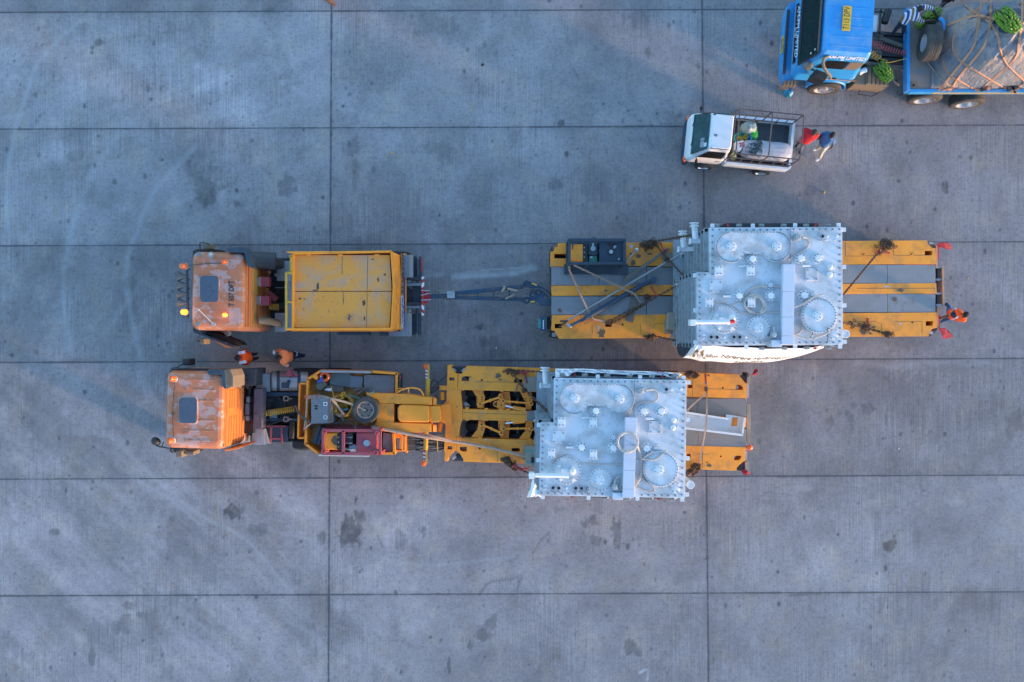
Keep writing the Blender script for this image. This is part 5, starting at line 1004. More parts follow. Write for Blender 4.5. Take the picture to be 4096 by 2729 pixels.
b = MB(); b.tube(spline([J(1165, 955, 1.75), J(1310, 985, 1.78), K(0, 1075, 1.6), K(300, 1120, 1.3), K(800, 1200, 1.2), K(1320, 1325, 1.3)], 6), .045, 8); b.tube(spline([J(1340, 985, 1.7), K(100, 1060, 1.5), K(420, 1140, 1.25), K(900, 1225, 1.16), K(1310, 1310, 1.25)], 6), .035, 8); b.ribbon([J(1200, 930, 1.7), J(1235, 960, 1.78), J(1225, 985, 1.7)], .06, .02); single('rope', b, M['rope'], 'long dusty brown rope stretched from the gooseneck over the lower yellow beam', 'rope')
random.seed(21)
chainthing([(1085, 205, 1.15), (1150, 260, 1.2), (1300, 440, 1.3), (1450, 600, 1.5), (1640, 770, 1.9)], 'heavy dark chain from the upper beam across the steering frame to the front transformer', [(1100, 215, 1.12, .05, 14), (1300, 460, 1.3, .03, 8)], r=.018, pitch=.10, fr=K)
chainthing([(1095, 200, 1.12), (1230, 205, 1.14), (1380, 212, 1.2), (1700, 240, 1.5)], 'rusty chain with a red binder along the upper beam of the gooseneck trailer', [(1190, 235, 1.12, .04, 10)], [(1335, 370, 1.14), (1320, 310, 1.16), (1300, 235, 1.2)], fr=K, red=([(1230, 228, 1.2), (1300, 232, 1.22), (1380, 208, 1.22)],))
chainthing([(1010, 1362, 1.1), (1120, 1420, 1.0), (1230, 1490, 1.1), (1400, 1560, 1.5)], 'rusty chain with a red binder hanging over the lower beam of the gooseneck trailer', [(1060, 1380, 1.1, .06, 34), (1130, 1425, 1.05, .06, 40), (1180, 1480, 1.05, .04, 16)], [(1350, 1490, 1.1), (1260, 1488, 1.12), (1165, 1445, 1.15)], fr=K, red=([(1165, 1445, 1.2), (1240, 1500, 1.2), (1320, 1530, 1.25)],))
b = MB(); b.tube([K(1222, 370, 1.15), K(1200, 420, 1.14), K(1174, 490, 1.13)], .018, 6); single('bar', b, M['wood'], 'thin dark bar hanging from the heavy chain', 'bar')
b = MB(); b.pz(K, [(1290, 285), (1640, 292), (1640, 480), (1290, 478)], 1.10, 1.15); single('board', b, M['wood_pale'], 'wide pale board on the upper beam under the front transformer', 'board')
b = MB(); b.rz(K, 1332, 735, 1450, 865, 1.10, 1.14); single('board', b, M['grey_board'], 'grey board on the middle beam against the front transformer', 'board')
b = MB(); b.pz(K, [(1285, 1188), (1450, 1190), (1450, 1372), (1275, 1370)], 1.10, 1.14); single('board', b, M['wood_pale'], 'pale board under the teal strapped pack', 'board')
b = MB(); b.pz(K, [(1308, 1195), (1448, 1192), (1442, 1450), (1312, 1440)], 1.14, 1.4); b.mat(1); b.rz(K, 1303, 1246, 1446, 1262, 1.39, 1.406); b.rz(K, 1308, 1392, 1446, 1408, 1.39, 1.406); b.mat(2).rz(K, 1388, 1340, 1420, 1410, 1.4, 1.46); single('packing_block', b, [M['card'], M['teal'], M['black']], 'grey brown pack with two teal straps against the front transformer', 'box')
CH = thing('steel_channel', N(560, 800, 1.1), 'white steel channel with a square opening lying behind the front transformer', 'channel')
part('channel_web', 'white_fit', lambda b: b.prism([N(x, y, 1.16) for x, y in ((150, 648), (726, 738), (700, 735), (705, 684), (932, 718), (905, 944), (150, 850))][:1] + [N(x, y, 1.16) for x, y in ((700, 732), (705, 684), (932, 718), (905, 944), (150, 850))], 1.13, 1.16, [[N(x, y, 1.16) for x, y in ((783, 718), (856, 722), (842, 833), (768, 826))]]), CH)
part('channel_flange', 'white_fit', lambda b: (b.beam(N(150, 650, 1.28), N(724, 740, 1.28), .055, .24), b.beam(N(150, 848, 1.28), N(905, 940, 1.28), .06, .24), b.beam(N(924, 722, 1.28), N(895, 936, 1.28), .05, .24)), CH)
b = MB(); b.ribbon(spline([N(455, 372, 1.16), N(460, 412, 1.2), N(462, 560, 1.45), N(460, 690, 1.46), N(447, 865, 1.46), N(405, 1100, 1.25), N(356, 1335, 1.12)], 5), .05, .008); b.mat(1).ribbon([N(443, 172, 1.1), N(447, 230, 1.13), N(450, 275, 1.13)], .05, .01); b.mat(2).ribbon([N(450, 275, 1.135), N(451, 300, 1.135)], .05, .012); b.mat(3).ribbon([N(451, 300, 1.14), N(456, 340, 1.15)], .045, .012); b.mat(4).rz(N, 441, 338, 472, 392, 1.12, 1.2)
single('strap', b, [M['rope'], M['redbar'], M['inkblue'], M['rope'], M['steel_dark']], 'ratchet strap with a red end pulled over the white channel', 'strap')
b = MB(); b.ribbon([N(458, 415, 1.2), N(330, 525, 1.3), N(180, 665, 1.45)], .05, .008); single('strap', b, M['rope'], 'short brown strap running from the ratchet to the transformer', 'strap')
chainthing([(205, 178, 1.14), (270, 185, 1.14), (385, 190, 1.14)], 'heap of rusty chain on the upper beam behind the front transformer', [(250, 170, 1.12, .06, 40), (310, 190, 1.12, .05, 26)], fr=N, red=([(285, 178, 1.2), (300, 172, 1.2)],))
chainthing([(190, 1470, 1.6), (240, 1430, 1.4), (325, 1350, 1.15)], 'heap of rusty chain with a red lever on the lower beam behind the front transformer', [(325, 1340, 1.12, .06, 40), (265, 1400, 1.25, .06, 30)], [(365, 1394, 1.15), (300, 1412, 1.2), (235, 1440, 1.3)], fr=N)
flag(N, [(985, 188, 1.0), (1032, 186, 1.0), (1060, 120, 1.05), (1092, 106, 1.1), (1105, 135, 1.05), (1085, 160, 1.1), (1110, 180, .95), (1065, 192, .9)], [(0, 1, 7), (1, 2, 5, 7), (2, 3, 4, 5), (5, 6, 7)], 'red flag folded upright at the upper rear corner of the gooseneck trailer')
flag(N, [(890, 1378, .95), (935, 1378, 1.0), (975, 1390, 1.0), (1012, 1435, .9), (960, 1425, 1.05), (930, 1445, .85), (905, 1415, .9)], [(0, 1, 4, 6), (1, 2, 3, 4), (6, 4, 3, 5)], 'red flag drooping at the lower rear corner of the gooseneck trailer')
# ------------------------------------------------------------------ orange tractor units
CABZ = 3.0
def cabin(fr, q, root):
    q = [fr(x, y, CABZ) for x, y in q]; c0 = sum(q, V()) / 4; c0.z = 0
    ex = ((q[1] + q[2]) - (q[0] + q[3])); Lx = ex.length / 2; ex.normalize(); ey = V((-ex.y, ex.x, 0)); Ly = ((q[0] + q[1]) - (q[3] + q[2])).length / 2
    P = lambda u, v, z: c0 + ex * u + ey * v + V((0, 0, z))
    sec = lambda z, f, r, s, rad: [P(x, y, z) for x, y in rrect(-Lx / 2 + f, Lx / 2 - r, -Ly / 2 + s, Ly / 2 - s, rad, 5)]
    b = MB(); b.loft([sec(.5, .05, .02, .0, .1), sec(1.0, -.02, .02, -.02, .14), sec(1.75, -.03, .0, -.02, .16), sec(1.85, -.01, .0, -.01, .16), sec(2.62, .02, .0, .0, .17), sec(2.86, .03, .0, .01, .18), sec(2.98, .075, .015, .045, .18), sec(3.04, .15, .05, .11, .16), sec(3.06, .26, .13, .2, .12)])
    body = b.build('cab_body', M['cab'], root)
    b = MB(); b.add([P(-Lx / 2 - .035, -Ly / 2 + .12, 1.85), P(-Lx / 2 - .035, Ly / 2 - .12, 1.85), P(-Lx / 2 + .005, Ly / 2 - .14, 2.6), P(-Lx / 2 + .005, -Ly / 2 + .14, 2.6)], [(0, 1, 2, 3), (3, 2, 1, 0)]); b.build('windscreen', M['glass'], root)
    for s in (-1, 1):
        b = MB(); b.obox(P(-.18, s * (Ly / 2 + .012), 2.18), ex * .45, ey * .006, .3); b.build('side_window', M['glass'], root)
    for x0, x1 in ((-Lx * .12, Lx * .36),):
        for y in (-.92, -.62, -.3, .3, .62, .92):
            b = MB(); b.obox(P((x0 + x1) / 2, y * Ly * .42, 3.06), ex * ((x1 - x0) / 2), ey * .022, .012); b.build('roof_rib', M['cab'], body, .008)
    for y in (-.88, -.5, .5, .88):
        b = MB(); b.obox(P(-Lx * .3, y * Ly * .42, 3.055), ex * .14, ey * .012, .010); b.build('roof_rib', M['cab'], body, .006)
    return P, Lx, Ly, body, ex, ey
def beacon(fr, x, y, z, root, lit=False, tilt=(0, 0, 1), s=1.0):
    b = MB(); c = fr(x, y, z); b.lathe([(.075 * s, 0), (.07 * s, .12 * s), (.05 * s, .15 * s), (.001, .155 * s)], c, tilt, 16); b.mat(1).lathe([(.085 * s, -.03), (.085 * s, .01), (.07 * s, .012)], c, tilt, 14)
    o = b.build('beacon', [M['lit'] if lit else M['lensor'], M['galv']], root)
    if lit:
        b = MB(); b.ball(c + V(tilt) * .09, .05 * s, 10, 6); o2 = b.build('bulb', M['lit_core'], o)
        l = bpy.data.lights.new('lamp', 'POINT'); l.energy = .5 if s > 1 else .25; l.color = (1, .45, .06); l.shadow_soft_size = .06; lo = bpy.data.objects.new('beacon_light', l); COL.objects.link(lo); lo.parent = o; lo.location = c + V(tilt) * .22 + V((.0, 0, .1)) - ORG[root.name]
    return o
HORN = paint('dull_horn_metal', (.085, .085, .09), .45, damt=.4)
UT = thing('ballast_truck', A(1400, 735, 0), 'faded orange truck with a yellow ballast box, door open and two beacons lit', 'truck')
P, Lx, Ly, body, ex, ey = cabin(A, [(258, 207), (968, 222), (982, 1246), (258, 1246)], UT)
def hatch(fr, x0, y0, x1, y1, root, rim):
    o = [(x0 + (x - 0) * (x1 - x0), y0 + y * (y1 - y0)) for x, y in rrect(0, 1, 0, 1, .17, 5)]
    b = MB(); b.pz(fr, o, 3.02, 3.085); b.build('hatch_rim', M[rim], root, .02)
    cx, cy = (x0 + x1) / 2, (y0 + y1) / 2; b = MB(); b.pz(fr, [(cx + (x - cx) * .92, cy + (y - cy) * .94) for x, y in o], 3.05, 3.1); return b.build('roof_hatch', M['hatch'], root, .02)
hatch(A, 376, 520, 645, 890, UT, 'cab')
lettering('T 507 DFT', .205, A(805, 768, 3.066), (0, 1, 0), (-1, 0, 0), 'roof_number', M['ink_dark'], UT, lift=.008, bold=.006, font_scale_x=.80)
beacon(A, 725, 355, 3.07, UT, False, (-.25, .12, .95)); beacon(A, 728, 1048, 3.07, UT, True, (-.1, 0, 1), .85)
part('light_bar', 'steel_dark', lambda b: (b.beam(A(222, 385, 2.9), A(232, 1085, 2.9), .05, .05), [b.tube([A(226, y, 2.9), A(262, y, 2.85)], .014) for y in (450, 580, 700, 830, 960)]), UT)
beacon(A, 205, 412, 2.92, UT, False, (-.5, 0, .9), 1.15); beacon(A, 205, 1010, 2.92, UT, True, (-.2, 0, 1), 1.1)
for y in (540, 655, 772, 888):
    b = MB(); c = A(218, y, 2.92); b.lathe([(.02, -.02), (.045, .03), (.10, .16), (.135, .24), (.125, .24), (.08, .14)], c, (-1, 0, -.12), 16); b.build('air_horn', HORN, UT)
part('antenna', 'alu', lambda b: (b.tube([A(570, 1166, 3.1), A(372, 975, 3.45)], [.012, .022]), b.ball(A(372, 975, 3.45), .03), b.disc(A(572, 1166, 3.06), .06, .05, 12)), UT)
for x, y in ((377, 258), (383, 1158)): part('roof_lamp', 'fender', lambda b: b.disc(A(x, y, 3.03), .06, .035, 14), UT)
part('spot_lamp', 'alu', lambda b: (b.disc(A(543, 262, 3.05), .085, .05, 14), b.ball(A(530, 250, 3.15), .055)), UT)
part('roof_cable', 'steel_dark', lambda b: b.tube(spline([A(240, 412, 2.9), A(290, 395, 3.07), A(480, 375, 3.075), A(690, 368, 3.08)], 5), .011, 5), UT)
b = MB(); b.pz(A, [(748, 160), (985, 158), (1012, 205), (1050, 290), (1082, 432), (1008, 408), (972, 248), (958, 230), (745, 226)], 2.75, 3.12); b.build('air_intake', M['blue_black'], UT, .03); b = MB(); b.pz(A, [(1030, 205), (1385, 290), (1388, 400), (1250, 432), (1070, 432), (1045, 290)], .9, 1.95); b.build('intake_housing', M['steel_dark'], UT, .03)
part('intake_cylinder', 'steel_dark', lambda b: b.cyl(A(1060, 330, 1.95), A(1380, 345, 1.8), .26), UT)
# rear wall: bands and ribs
def rear(P, Lx, Ly, y0, y1, zs, m, root, n, pr=.018, hz=.03, x=None):
    for z in zs:
        b = MB(); b.obox(P(Lx / 2 + pr / 2, (y0 + y1) / 2 * Ly, z), ex * pr, ey * ((y1 - y0) / 2 * Ly), hz); b.build(n, m, root, .008)
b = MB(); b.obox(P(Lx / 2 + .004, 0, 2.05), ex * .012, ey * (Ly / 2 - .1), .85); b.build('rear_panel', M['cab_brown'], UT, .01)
rear(P, Lx, Ly, -.45, .36, (2.72, 2.80), M['redwhite_r'], UT, 'reflective_stripe', .022, .03)
rear(P, Lx, Ly, -.45, .36, (2.66, 2.86), M['coilyel'], UT, 'reflective_stripe', .022, .012)
rear(P, Lx, Ly, -.45, .3, (2.44, 2.30, 2.16, 2.0, 1.8, 1.55), M['coilyel'], UT, 'reflective_stripe', .022, .009)
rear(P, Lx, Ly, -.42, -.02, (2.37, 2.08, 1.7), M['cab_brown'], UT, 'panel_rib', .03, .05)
for y in (610, 858):
    b = MB(); b.rz(A, 1172, y - 62, 1292, y + 62, 1.75, 1.98); b.mat(1).rz(A, 1100, y - 58, 1172, y + 54, 1.75, 2.0); b.mat(2).rz(A, 1168, y - 64, 1186, y + 64, 1.75, 1.99); b.build('extinguisher_box', [M['red_frame'], M['fender'], M['strap']], UT, .012)
part('exhaust_pipe', 'sand', lambda b: (b.tube([A(1150, 1118, 2.2), A(1240, 1120, 2.1), A(1400, 1150, 1.6), A(1440, 1180, 1.2)], [.10, .11, .11, .08], 14)), UT)
for x0, y0, x1, y1 in ((1395, 340, 1575, 600), (1370, 1020, 1522, 1265)):
    part('tread_step', 'mesh_s', lambda b: (b.rz(A, x0, y0, x1, y1, 1.05, 1.12), [b.disc(A(x0 + 14 + i * 19, y0 + 14 + j * 16 + (i % 2) * 8, 1.12), .014, .006, 6) for i in range(int((x1 - x0 - 10) / 19)) for j in range(int((y1 - y0 - 14) / 16))]), UT)
part('red_air_coil', 'coilred', lambda b: b.tube(coil(A(1262, 745, 1.6), A(1395, 850, 1.5), .09, 8), .013, 5), UT)
part('yellow_air_coil', 'coilyel', lambda b: b.tube(coil(A(1300, 935, 1.5), A(1418, 945, 1.45), .09, 7), .013, 5), UT)
part('yellow_air_coil', 'coilyel', lambda b: b.tube(coil(A(1268, 690, 1.6), A(1270, 800, 1.5), .05, 5), .012, 5), UT)
# mirrors and open door
def mirror(fr, x0, y0, x1, y1, z, arm, root, m='sand'):
    b = MB(); b.rz(fr, x0, y0, x1, y1, z - .45, z); b.build('mirror', M[m], root, .035)
    b = MB(); b.tube([fr(*p) for p in arm], .018, 6); b.build('mirror_arm', M['steel_dark'], root)
mirror(A, 418, 112, 525, 182, 2.55, [(392, 200, 2.4), (390, 105, 2.6), (440, 100, 2.6), (510, 118, 2.6), (515, 195, 2.4)], UT); mirror(A, 382, 1352, 452, 1428, 2.3, [(400, 1305, 2.5), (362, 1352, 2.4), (350, 1392, 2.3), (385, 1382, 2.2)], UT)
b = MB(); b.loft([[A(x, y, z) for x, y in ((365, 1256), (385, 1240), (790, 1405), (905, 1448), (908, 1478), (715, 1472), (690, 1450))] for z in (1.0, 2.0)], False); dr = b.build('door', M['cab_rear'], UT, .03)
b = MB(); b.pz(A, [(400, 1262), (500, 1252), (850, 1395), (895, 1440), (760, 1440), (690, 1425)], 1.2, 2.06); b.build('door_trim', M['black'], dr, .03)
b = MB(); b.beam(A(372, 1262, 2.3), A(880, 1462, 2.3), .05, .7); b.build('door_window', M['glass'], dr)
part('door_mirror_lamp', 'fender', lambda b: b.obox(A(755, 1285, 1.6), V((.07, .05, 0)), V((-.04, .08, 0)), .1), UT, bevel=.03)
# chassis
def chassis(fr, xa, xb, yc, root, dy, z=.95):
    b = MB()
    for s in (-1, 1): b.rz(fr, xa, yc + s * dy - 20, xb, yc + s * dy + 20, z - .25, z)
    for k in range(5): x = xa + (xb - xa) * (k + .5) / 5; b.rz(fr, x - 12, yc - dy, x + 12, yc + dy, z - .2, z - .04)
    b.build('chassis_rail', M['steel_dark'], root)
chassis(A, 1000, 3300, 735, UT, 165); part('gearbox_shade_tray', 'black', lambda b: (b.rz(A, 1255, 560, 1560, 930, .5, .9), b.rz(A, 1330, 880, 1500, 960, .8, 1.15), b.rz(A, 1050, 300, 1600, 1200, .35, .45)), UT, bevel=.03)  # includes a flat black tray added to darken the ground under the chassis
random.seed(8); b = MB()
for k in range(12):
    y = random.uniform(420, 1000); b.tube(spline([A(1260 + random.uniform(0, 40), y, 1.2), A(1330, y + random.uniform(-60, 60), 1.1), A(1430, y + random.uniform(-90, 90), 1.0), A(1560, y + random.uniform(-100, 100), .98)], 5), .014, 5)
b.mat(1); b.ball(A(1380, 525, 1.2), .05, 8, 6); b.tube([A(1370, 690, 1.05), A(1500, 690, 1.05), A(1500, 660, 1.05)], .012); b.build('air_line', [M['rubber'], M['galv']], UT)
b = MB()
for x, y, r in ((330, 735, .5), (1310, 735, .5), (1800, 735, .5), (3030, 735, .5), (3420, 735, .5)): pass
def axle(fr, x, yc, dy, root, dual=False):
    for s in (-1, 1):
        c = fr(x, yc + s * dy, .5); t = MB(); n = 'wheel'
        t.lathe([(.27, -.14), (.44, -.15), (.5, -.1), (.5, .1), (.44, .15), (.27, .14)], c, (0, -s, 0), 24); t.mat(1).lathe([(.27, .1), (.25, .02), (.12, .06), (.001, .06)], c, (0, -s, 0), 16); t.build(n, [M['tyre_dark'], M['rim']], root)
axle(A, 520, 735, 470, UT)
for x in (2450, 2950): axle(A, x, 735, 440, UT)
# ballast box
ZB = 2.5
def bwall(p, q, h=1.35, t=.03, z=ZB, m='yellow', n='box_wall'):
    p, q = V(p), V(q); d = (q - p).normalized(); b = MB(); b.obox((p + q) / 2 - V((0, 0, h / 2)), (q - p) / 2 + d * t, V((-d.y, d.x, 0)) * t, h / 2); return b.build(n, M[m], UT, .008)
bwall(B(262, 203, ZB), B(1722, 172, ZB)); bwall(B(168, 1335, ZB), B(1722, 1333, ZB)); bwall(B(268, 215, ZB), B(262, 1330, ZB))
b = MB(); q = [B(1722, 172, ZB), B(1757, 690, ZB), B(1722, 1333, ZB)]; lowr = [V((W(1590 + 12, 1028).x * 0 + q[0].x + .02, q[0].y, .95)), V((q[0].x + .04, q[1].y, .95)), V((q[0].x + .02, q[2].y, .95))]
b.loft([[q[0], q[1], q[2], q[2] + V((.05, 0, 0)), q[1] + V((.05, 0, 0)), q[0] + V((.05, 0, 0))], [p + V((.10, 0, 0)) for p in lowr] + [p + V((.18, 0, 0)) for p in lowr[::-1]]], False); tw_ = b.build('tailboard', M['yellow'], UT, .01)
xs_ = lowr[1].x + .16
def tpan(ya, yb, za, zb, m, n, off): 
    b = MB(); b.add([(xs_ + off + (.95 - za) * .085 + .03, ya, za), (xs_ + off + (.95 - za) * .085 + .03, yb, za), (xs_ + off + (.95 - zb) * .085 + .03, yb, zb), (xs_ + off + (.95 - zb) * .085 + .03, ya, zb)], [(0, 1, 2, 3), (3, 2, 1, 0)]); return b.build(n, m, tw_)
yt, yb_ = B(0, 215, 1.3).y, B(0, 1345, 1.3).y; ym = yt + (yb_ - yt) * .55
part('tail_frame', 'yellow', lambda b: b.box(xs_ - .03, xs_ + .06, yb_ - .02, yt + .06, .9, 1.02), UT, bevel=.01)
tpan(ym, yt, 1.22, 1.62, M['plank_orange'], 'sign_panel', .012); tpan(yb_ + .05, ym, 1.22, 1.62, M['banner'], 'sign_panel', .012); tpan(yb_ + .05, yt, 1.05, 1.25, M['inkblue'], 'sign_stripe', .014)
random.seed(9)
for (ya, yb, z, m, w_, st) in ((ym + .1, yt - .06, 1.45, 'ink_dark', .16, .16), (yb_ + .2, ym - .05, 1.5, 'inkblue', .05, .06), (yb_ + .1, yt - .05, 1.28, 'inkblue', .08, .26)):
    b = MB(); y = ya
    while y < yb:
        xo = xs_ + .055 + (.95 - z) * .085; b.beam((xo + w_ * .0425, y, z - w_ / 2), (xo - w_ * .0425, y + w_ * .25, z + w_ / 2), .012, .04 + .04 * random.random()); y += st * random.uniform(.6, 1.2)
    b.build('sign_strokes', M[m], tw_)
b = MB(); b.pz(B, [(285, 228), (1712, 225), (1742, 762), (284, 762)], 2.36, 2.4); l1 = b.build('box_lid', M['lid'], UT, .006)
b = MB(); b.pz(B, [(280, 774), (1742, 773), (1708, 1312), (270, 1310)], 2.36, 2.4); l2 = b.build('box_lid', M['lid'], UT, .006)
for x in (510, 975, 1525): part('lid_hinge', 'yellow', lambda b: (b.rz(B, x - 30, 215, x + 28, 240, 2.4, 2.44), b.cyl(B(x - 34, 222, 2.43), B(x + 34, 222, 2.43), .02)), UT)
for l_, pts in ((l1, [(1383, 230), (1378, 760)]), (l2, [(1378, 775), (1366, 1310)]), (l2, [(1018, 775), (1020, 970)]), (l1, [(1004, 235), (1003, 520)])): b = MB(); b.ribbon([B(x, y, 2.402) for x, y in pts], .012, .004); b.build('lid_seam', M['oil'], l_)
for a_ in ((l1, 640, 700, 26, 60), (l1, 600, 752, 44, 10), (l1, 1460, 290, 26, 12), (l1, 1540, 590, 18, 40), (l1, 1640, 520, 16, 22), (l2, 1330, 940, 26, 48), (l2, 1335, 1170, 14, 36), (l2, 375, 880, 26, 16), (l2, 1020, 900, 7, 50), (l2, 440, 880, 26, 8), (l2, 430, 1030, 12, 10)): stain(a_[0], B, *a_[1:], 2.405)
b = MB(); b.tube(spline([B(1108, 1115, 2.44), B(1115, 1150, 2.46), B(1100, 1165, 2.44), B(1112, 1200, 2.44)], 4), .02); b.tube([B(1100, 1165, 2.44), B(1160, 1135, 2.44)], .008); single('cord', b, M['blue_steel'], 'small tangle of blue cord on the yellow lid of the ballast box', 'cord')
part('cab_guard', 'coilyel', lambda b: [b.beam(B(*p, ZB), B(*q, ZB), .06, .05) for p, q in (((165, 480), (168, 1335)), ((165, 490), (262, 505)), ((168, 920), (258, 935)), ((240, 240), (240, 480)), ((212, 245), (262, 245)), ((215, 470), (262, 475)))], UT, bevel=.008)
b = MB()
for i in range(9): b.beam(B(176 + i * 10, 500, ZB - .02), B(178 + i * 9.5, 1330, ZB - .02), .008, .008)
for j in range(62): b.beam(B(170, 505 + j * 13.4, ZB - .02), B(258, 508 + j * 13.4, ZB - .02), .008, .008)
b.build('guard_mesh', M['mesh_s'], UT)
part('top_flange', 'yellow', lambda b: (b.pz(B, [(170, 172), (1720, 160), (1722, 186), (285, 206), (175, 190)], ZB - .04, ZB + .01), b.pz(B, [(165, 1318), (1725, 1312), (1730, 1340), (165, 1345)], ZB - .04, ZB + .012)), UT, bevel=.008)
part('box_side_band', 'yellow', lambda b: (b.rz(B, 250, 1340, 1880, 1368, .95, 1.2)), UT, bevel=.01)
for x0, x1, ya, yb in ((1700, 2065, 222, 560), (1700, 2045, 1092, 1440)):
    b = MB(); s = [[B(x, y, z) for x, z in ((x0, 1.1), (x0 + 80, 1.2), (x1 - 60, 1.2), (x1, 1.05), (x1, 1.0), (x0, 1.0))] for y in (ya, yb)]; b.loft(s, False)
    for k in range(8): y = ya + (yb - ya) * (k + .5) / 8; b.beam(B(x0 + 60, y, 1.2), B(x1 - 40, y, 1.19), .02, .02)
    b.build('mudguard', M['fender'], UT, .02)
part('side_step', 'blue_black', lambda b: (b.rz(B, 930, 1368, 1410, 1420, .6, .9), b.rz(B, 1560, 1370, 2040, 1432, .6, .95)), UT, bevel=.02)
part('rear_rail', 'fender', lambda b: (b.rz(B, 1885, 648, 2170, 686, .85, 1.0), b.rz(B, 1885, 985, 2170, 1020, .85, 1.0)), UT, bevel=.01)
part('rear_tank', 'black', lambda b: b.pz(B, [(1700, 690), (1960, 690), (2052, 742), (2052, 892), (1960, 972), (1700, 972)], .5, .8), UT)
part('tail_beam', 'blue_black', lambda b: (b.rz(B, 2066, 240, 2110, 575, .6, .82), b.rz(B, 2150, 245, 2182, 600, .55, .85), b.rz(B, 2045, 1100, 2090, 1420, .6, .82), b.rz(B, 2140, 1100, 2170, 1425, .55, .85), b.rz(B, 2052, 690, 2180, 985, .5, .75), b.cyl(B(2130, 290, .9), B(2130, 640, .9), .04), b.cyl(B(2125, 1030, .9), B(2125, 1390, .9), .04)), UT, bevel=.012)
for y, h_ in ((615, 1), (1045, -1)): part('air_bag', 'galv', lambda b: b.lathe([(.10, -.1), (.10, 0), (.07, .03), (.001, .035)], B(1985, y, .8), (0, 0, 1), 14), UT)
b = MB(); b.mat(1).pz(B, [(2190, 760), (2226, 740), (2226, 940), (2190, 920)], .92, .98)
for k, (ya, yb) in enumerate(((550, 600), (600, 655), (655, 715), (715, 760))):
    b.mat(k % 2).pz(B, [(2190, ya), (2226, ya - 28 if k else ya), (2226, yb - 28 if k < 3 else 740), (2190, yb)], .92, .98)
for k, (ya, yb) in enumerate(((920, 965), (965, 1025), (1025, 1080), (1080, 1128))):
    b.mat((k + 1) % 2).pz(B, [(2190, ya), (2226, ya + 28 if k else 940), (2226, yb + 28 if k < 3 else yb), (2190, yb)], .92, .98)
b.build('striped_board', [M['redwhite_w'], M['redwhite_r']], UT)
part('red_marker', 'redwhite_r', lambda b: b.rz(B, 2184, 275, 2196, 480, .7, .85), UT)
part('tow_clamp', 'alu', lambda b: [b.beam(B(2180, y, 1.0), B(2330, y + d, .95), .03, .03) for y, d in ((756, 4), (830, -40), (902, -10))], UT)
# ------------------------------------------------------------------ drawbar between truck and trailer
DB = thing('drawbar', C(1100, 540, 0), 'blue steel A-shaped drawbar joining the yellow ballast truck to the platform trailer', 'drawbar')
zd = .85
part('tow_eye', 'redwhite_r', lambda b: b.pz(C, [(195, 462), (240, 470), (330, 545), (330, 575), (240, 660), (195, 665)], .7, .82), DB, bevel=.02)
part('drawbar_beam', 'blue_steel', lambda b: b.beam(C(320, 555, zd), C(560, 548, zd), .14, .12), DB, bevel=.01)
part('drawbar_beam', 'blue_steel', lambda b: b.beam(C(690, 508, zd), C(1720, 405, zd), .125, .12), DB, bevel=.01); part('drawbar_beam', 'blue_steel', lambda b: b.beam(C(550, 568, zd), C(1715, 600, zd), .115, .12), DB, bevel=.01)
part('junction_box', 'galv', lambda b: b.pz(C, [(558, 478), (676, 474), (678, 578), (562, 582)], .75, 1.08), DB, bevel=.01)
for x, ya, yb in ((1025, 490, 570), (1265, 445, 585), (1505, 430, 590), (800, 510, 565)): part('cross_brace', 'blue_steel', lambda b: (b.pz(C, [(x - 20, ya), (x + 24, ya), (x + 14, (ya + yb) / 2), (x + 26, yb), (x - 20, yb), (x - 4, (ya + yb) / 2)], .78, .84)), DB)
part('bolster_plate', 'blue_steel', lambda b: b.prism([C(x, y, .9) for x, y in ((1735, 365), (1750, 338), (1800, 324), (1865, 336), (1950, 376), (2030, 425), (2115, 478), (2145, 560), (2140, 688), (1995, 697), (1935, 622), (1900, 652), (1790, 658), (1745, 632), (1748, 590), (1830, 560), (1828, 470), (1850, 438), (1760, 392))], .72, .9, [[C(x + r * math.cos(t), y + r * math.sin(t), .9) for t in [i * math.pi / 7 for i in range(14)]] for x, y, r in ((1865, 530, 22), (1950, 490, 22), (2062, 568, 28), (1775, 615, 22))]), DB, bevel=.01)
for x, y, r in ((1770, 364, .085), (1865, 530, .10), (1775, 615, .095), (1950, 490, .09), (1862, 440, .08)): part('bushing_ring', 'blue_steel', lambda b: b.tube(circ(C(x, y, .91), r, 18), .022, 6, True), DB)
part('reflector', 'plate_y', lambda b: b.pz(C, [(1852, 342), (1932, 378), (1924, 398), (1845, 362)], .9, .915), DB); part('reflector', 'plate_y', lambda b: b.pz(C, [(1820, 628), (1898, 620), (1900, 642), (1822, 652)], .9, .915), DB)
part('handle_frame', 'steel_dark', lambda b: b.tube([C(x, y, .95) for x, y in ((1950, 382), (1972, 345), (2014, 368), (1996, 402))], .012, 5), DB)
part('clevis', 'steel_dark', lambda b: (b.rz(C, 1690, 372, 1735, 430, .75, .96), b.rz(C, 1690, 570, 1740, 640, .75, .96)), DB, bevel=.01)
b = MB()
for pts in ([(690, 510), (740, 540), (820, 545), (1000, 520), (1250, 510), (1480, 495), (1600, 500), (1750, 450), (1900, 440), (2020, 455), (2110, 520), (2150, 600), (2160, 720)], [(690, 530), (900, 530), (1250, 545), (1500, 580), (1650, 520), (1800, 455), (1960, 445), (2080, 510), (2140, 620)], [(1260, 430), (1250, 500), (1280, 560), (1300, 600), (1380, 580), (1470, 540)], [(830, 560), (860, 578), (890, 545)], [(1380, 500), (1420, 530), (1460, 580), (1560, 575), (1640, 540)], [(1440, 400), (1410, 480), (1360, 495)], [(230, 490), (330, 470), (420, 480), (480, 560), (540, 605), (640, 590)], [(200, 540), (300, 500), (420, 490)], [(540, 540), (470, 570), (520, 600)]): b.tube(spline([C(x, y, .97) for x, y in pts], 6), .013, 5)
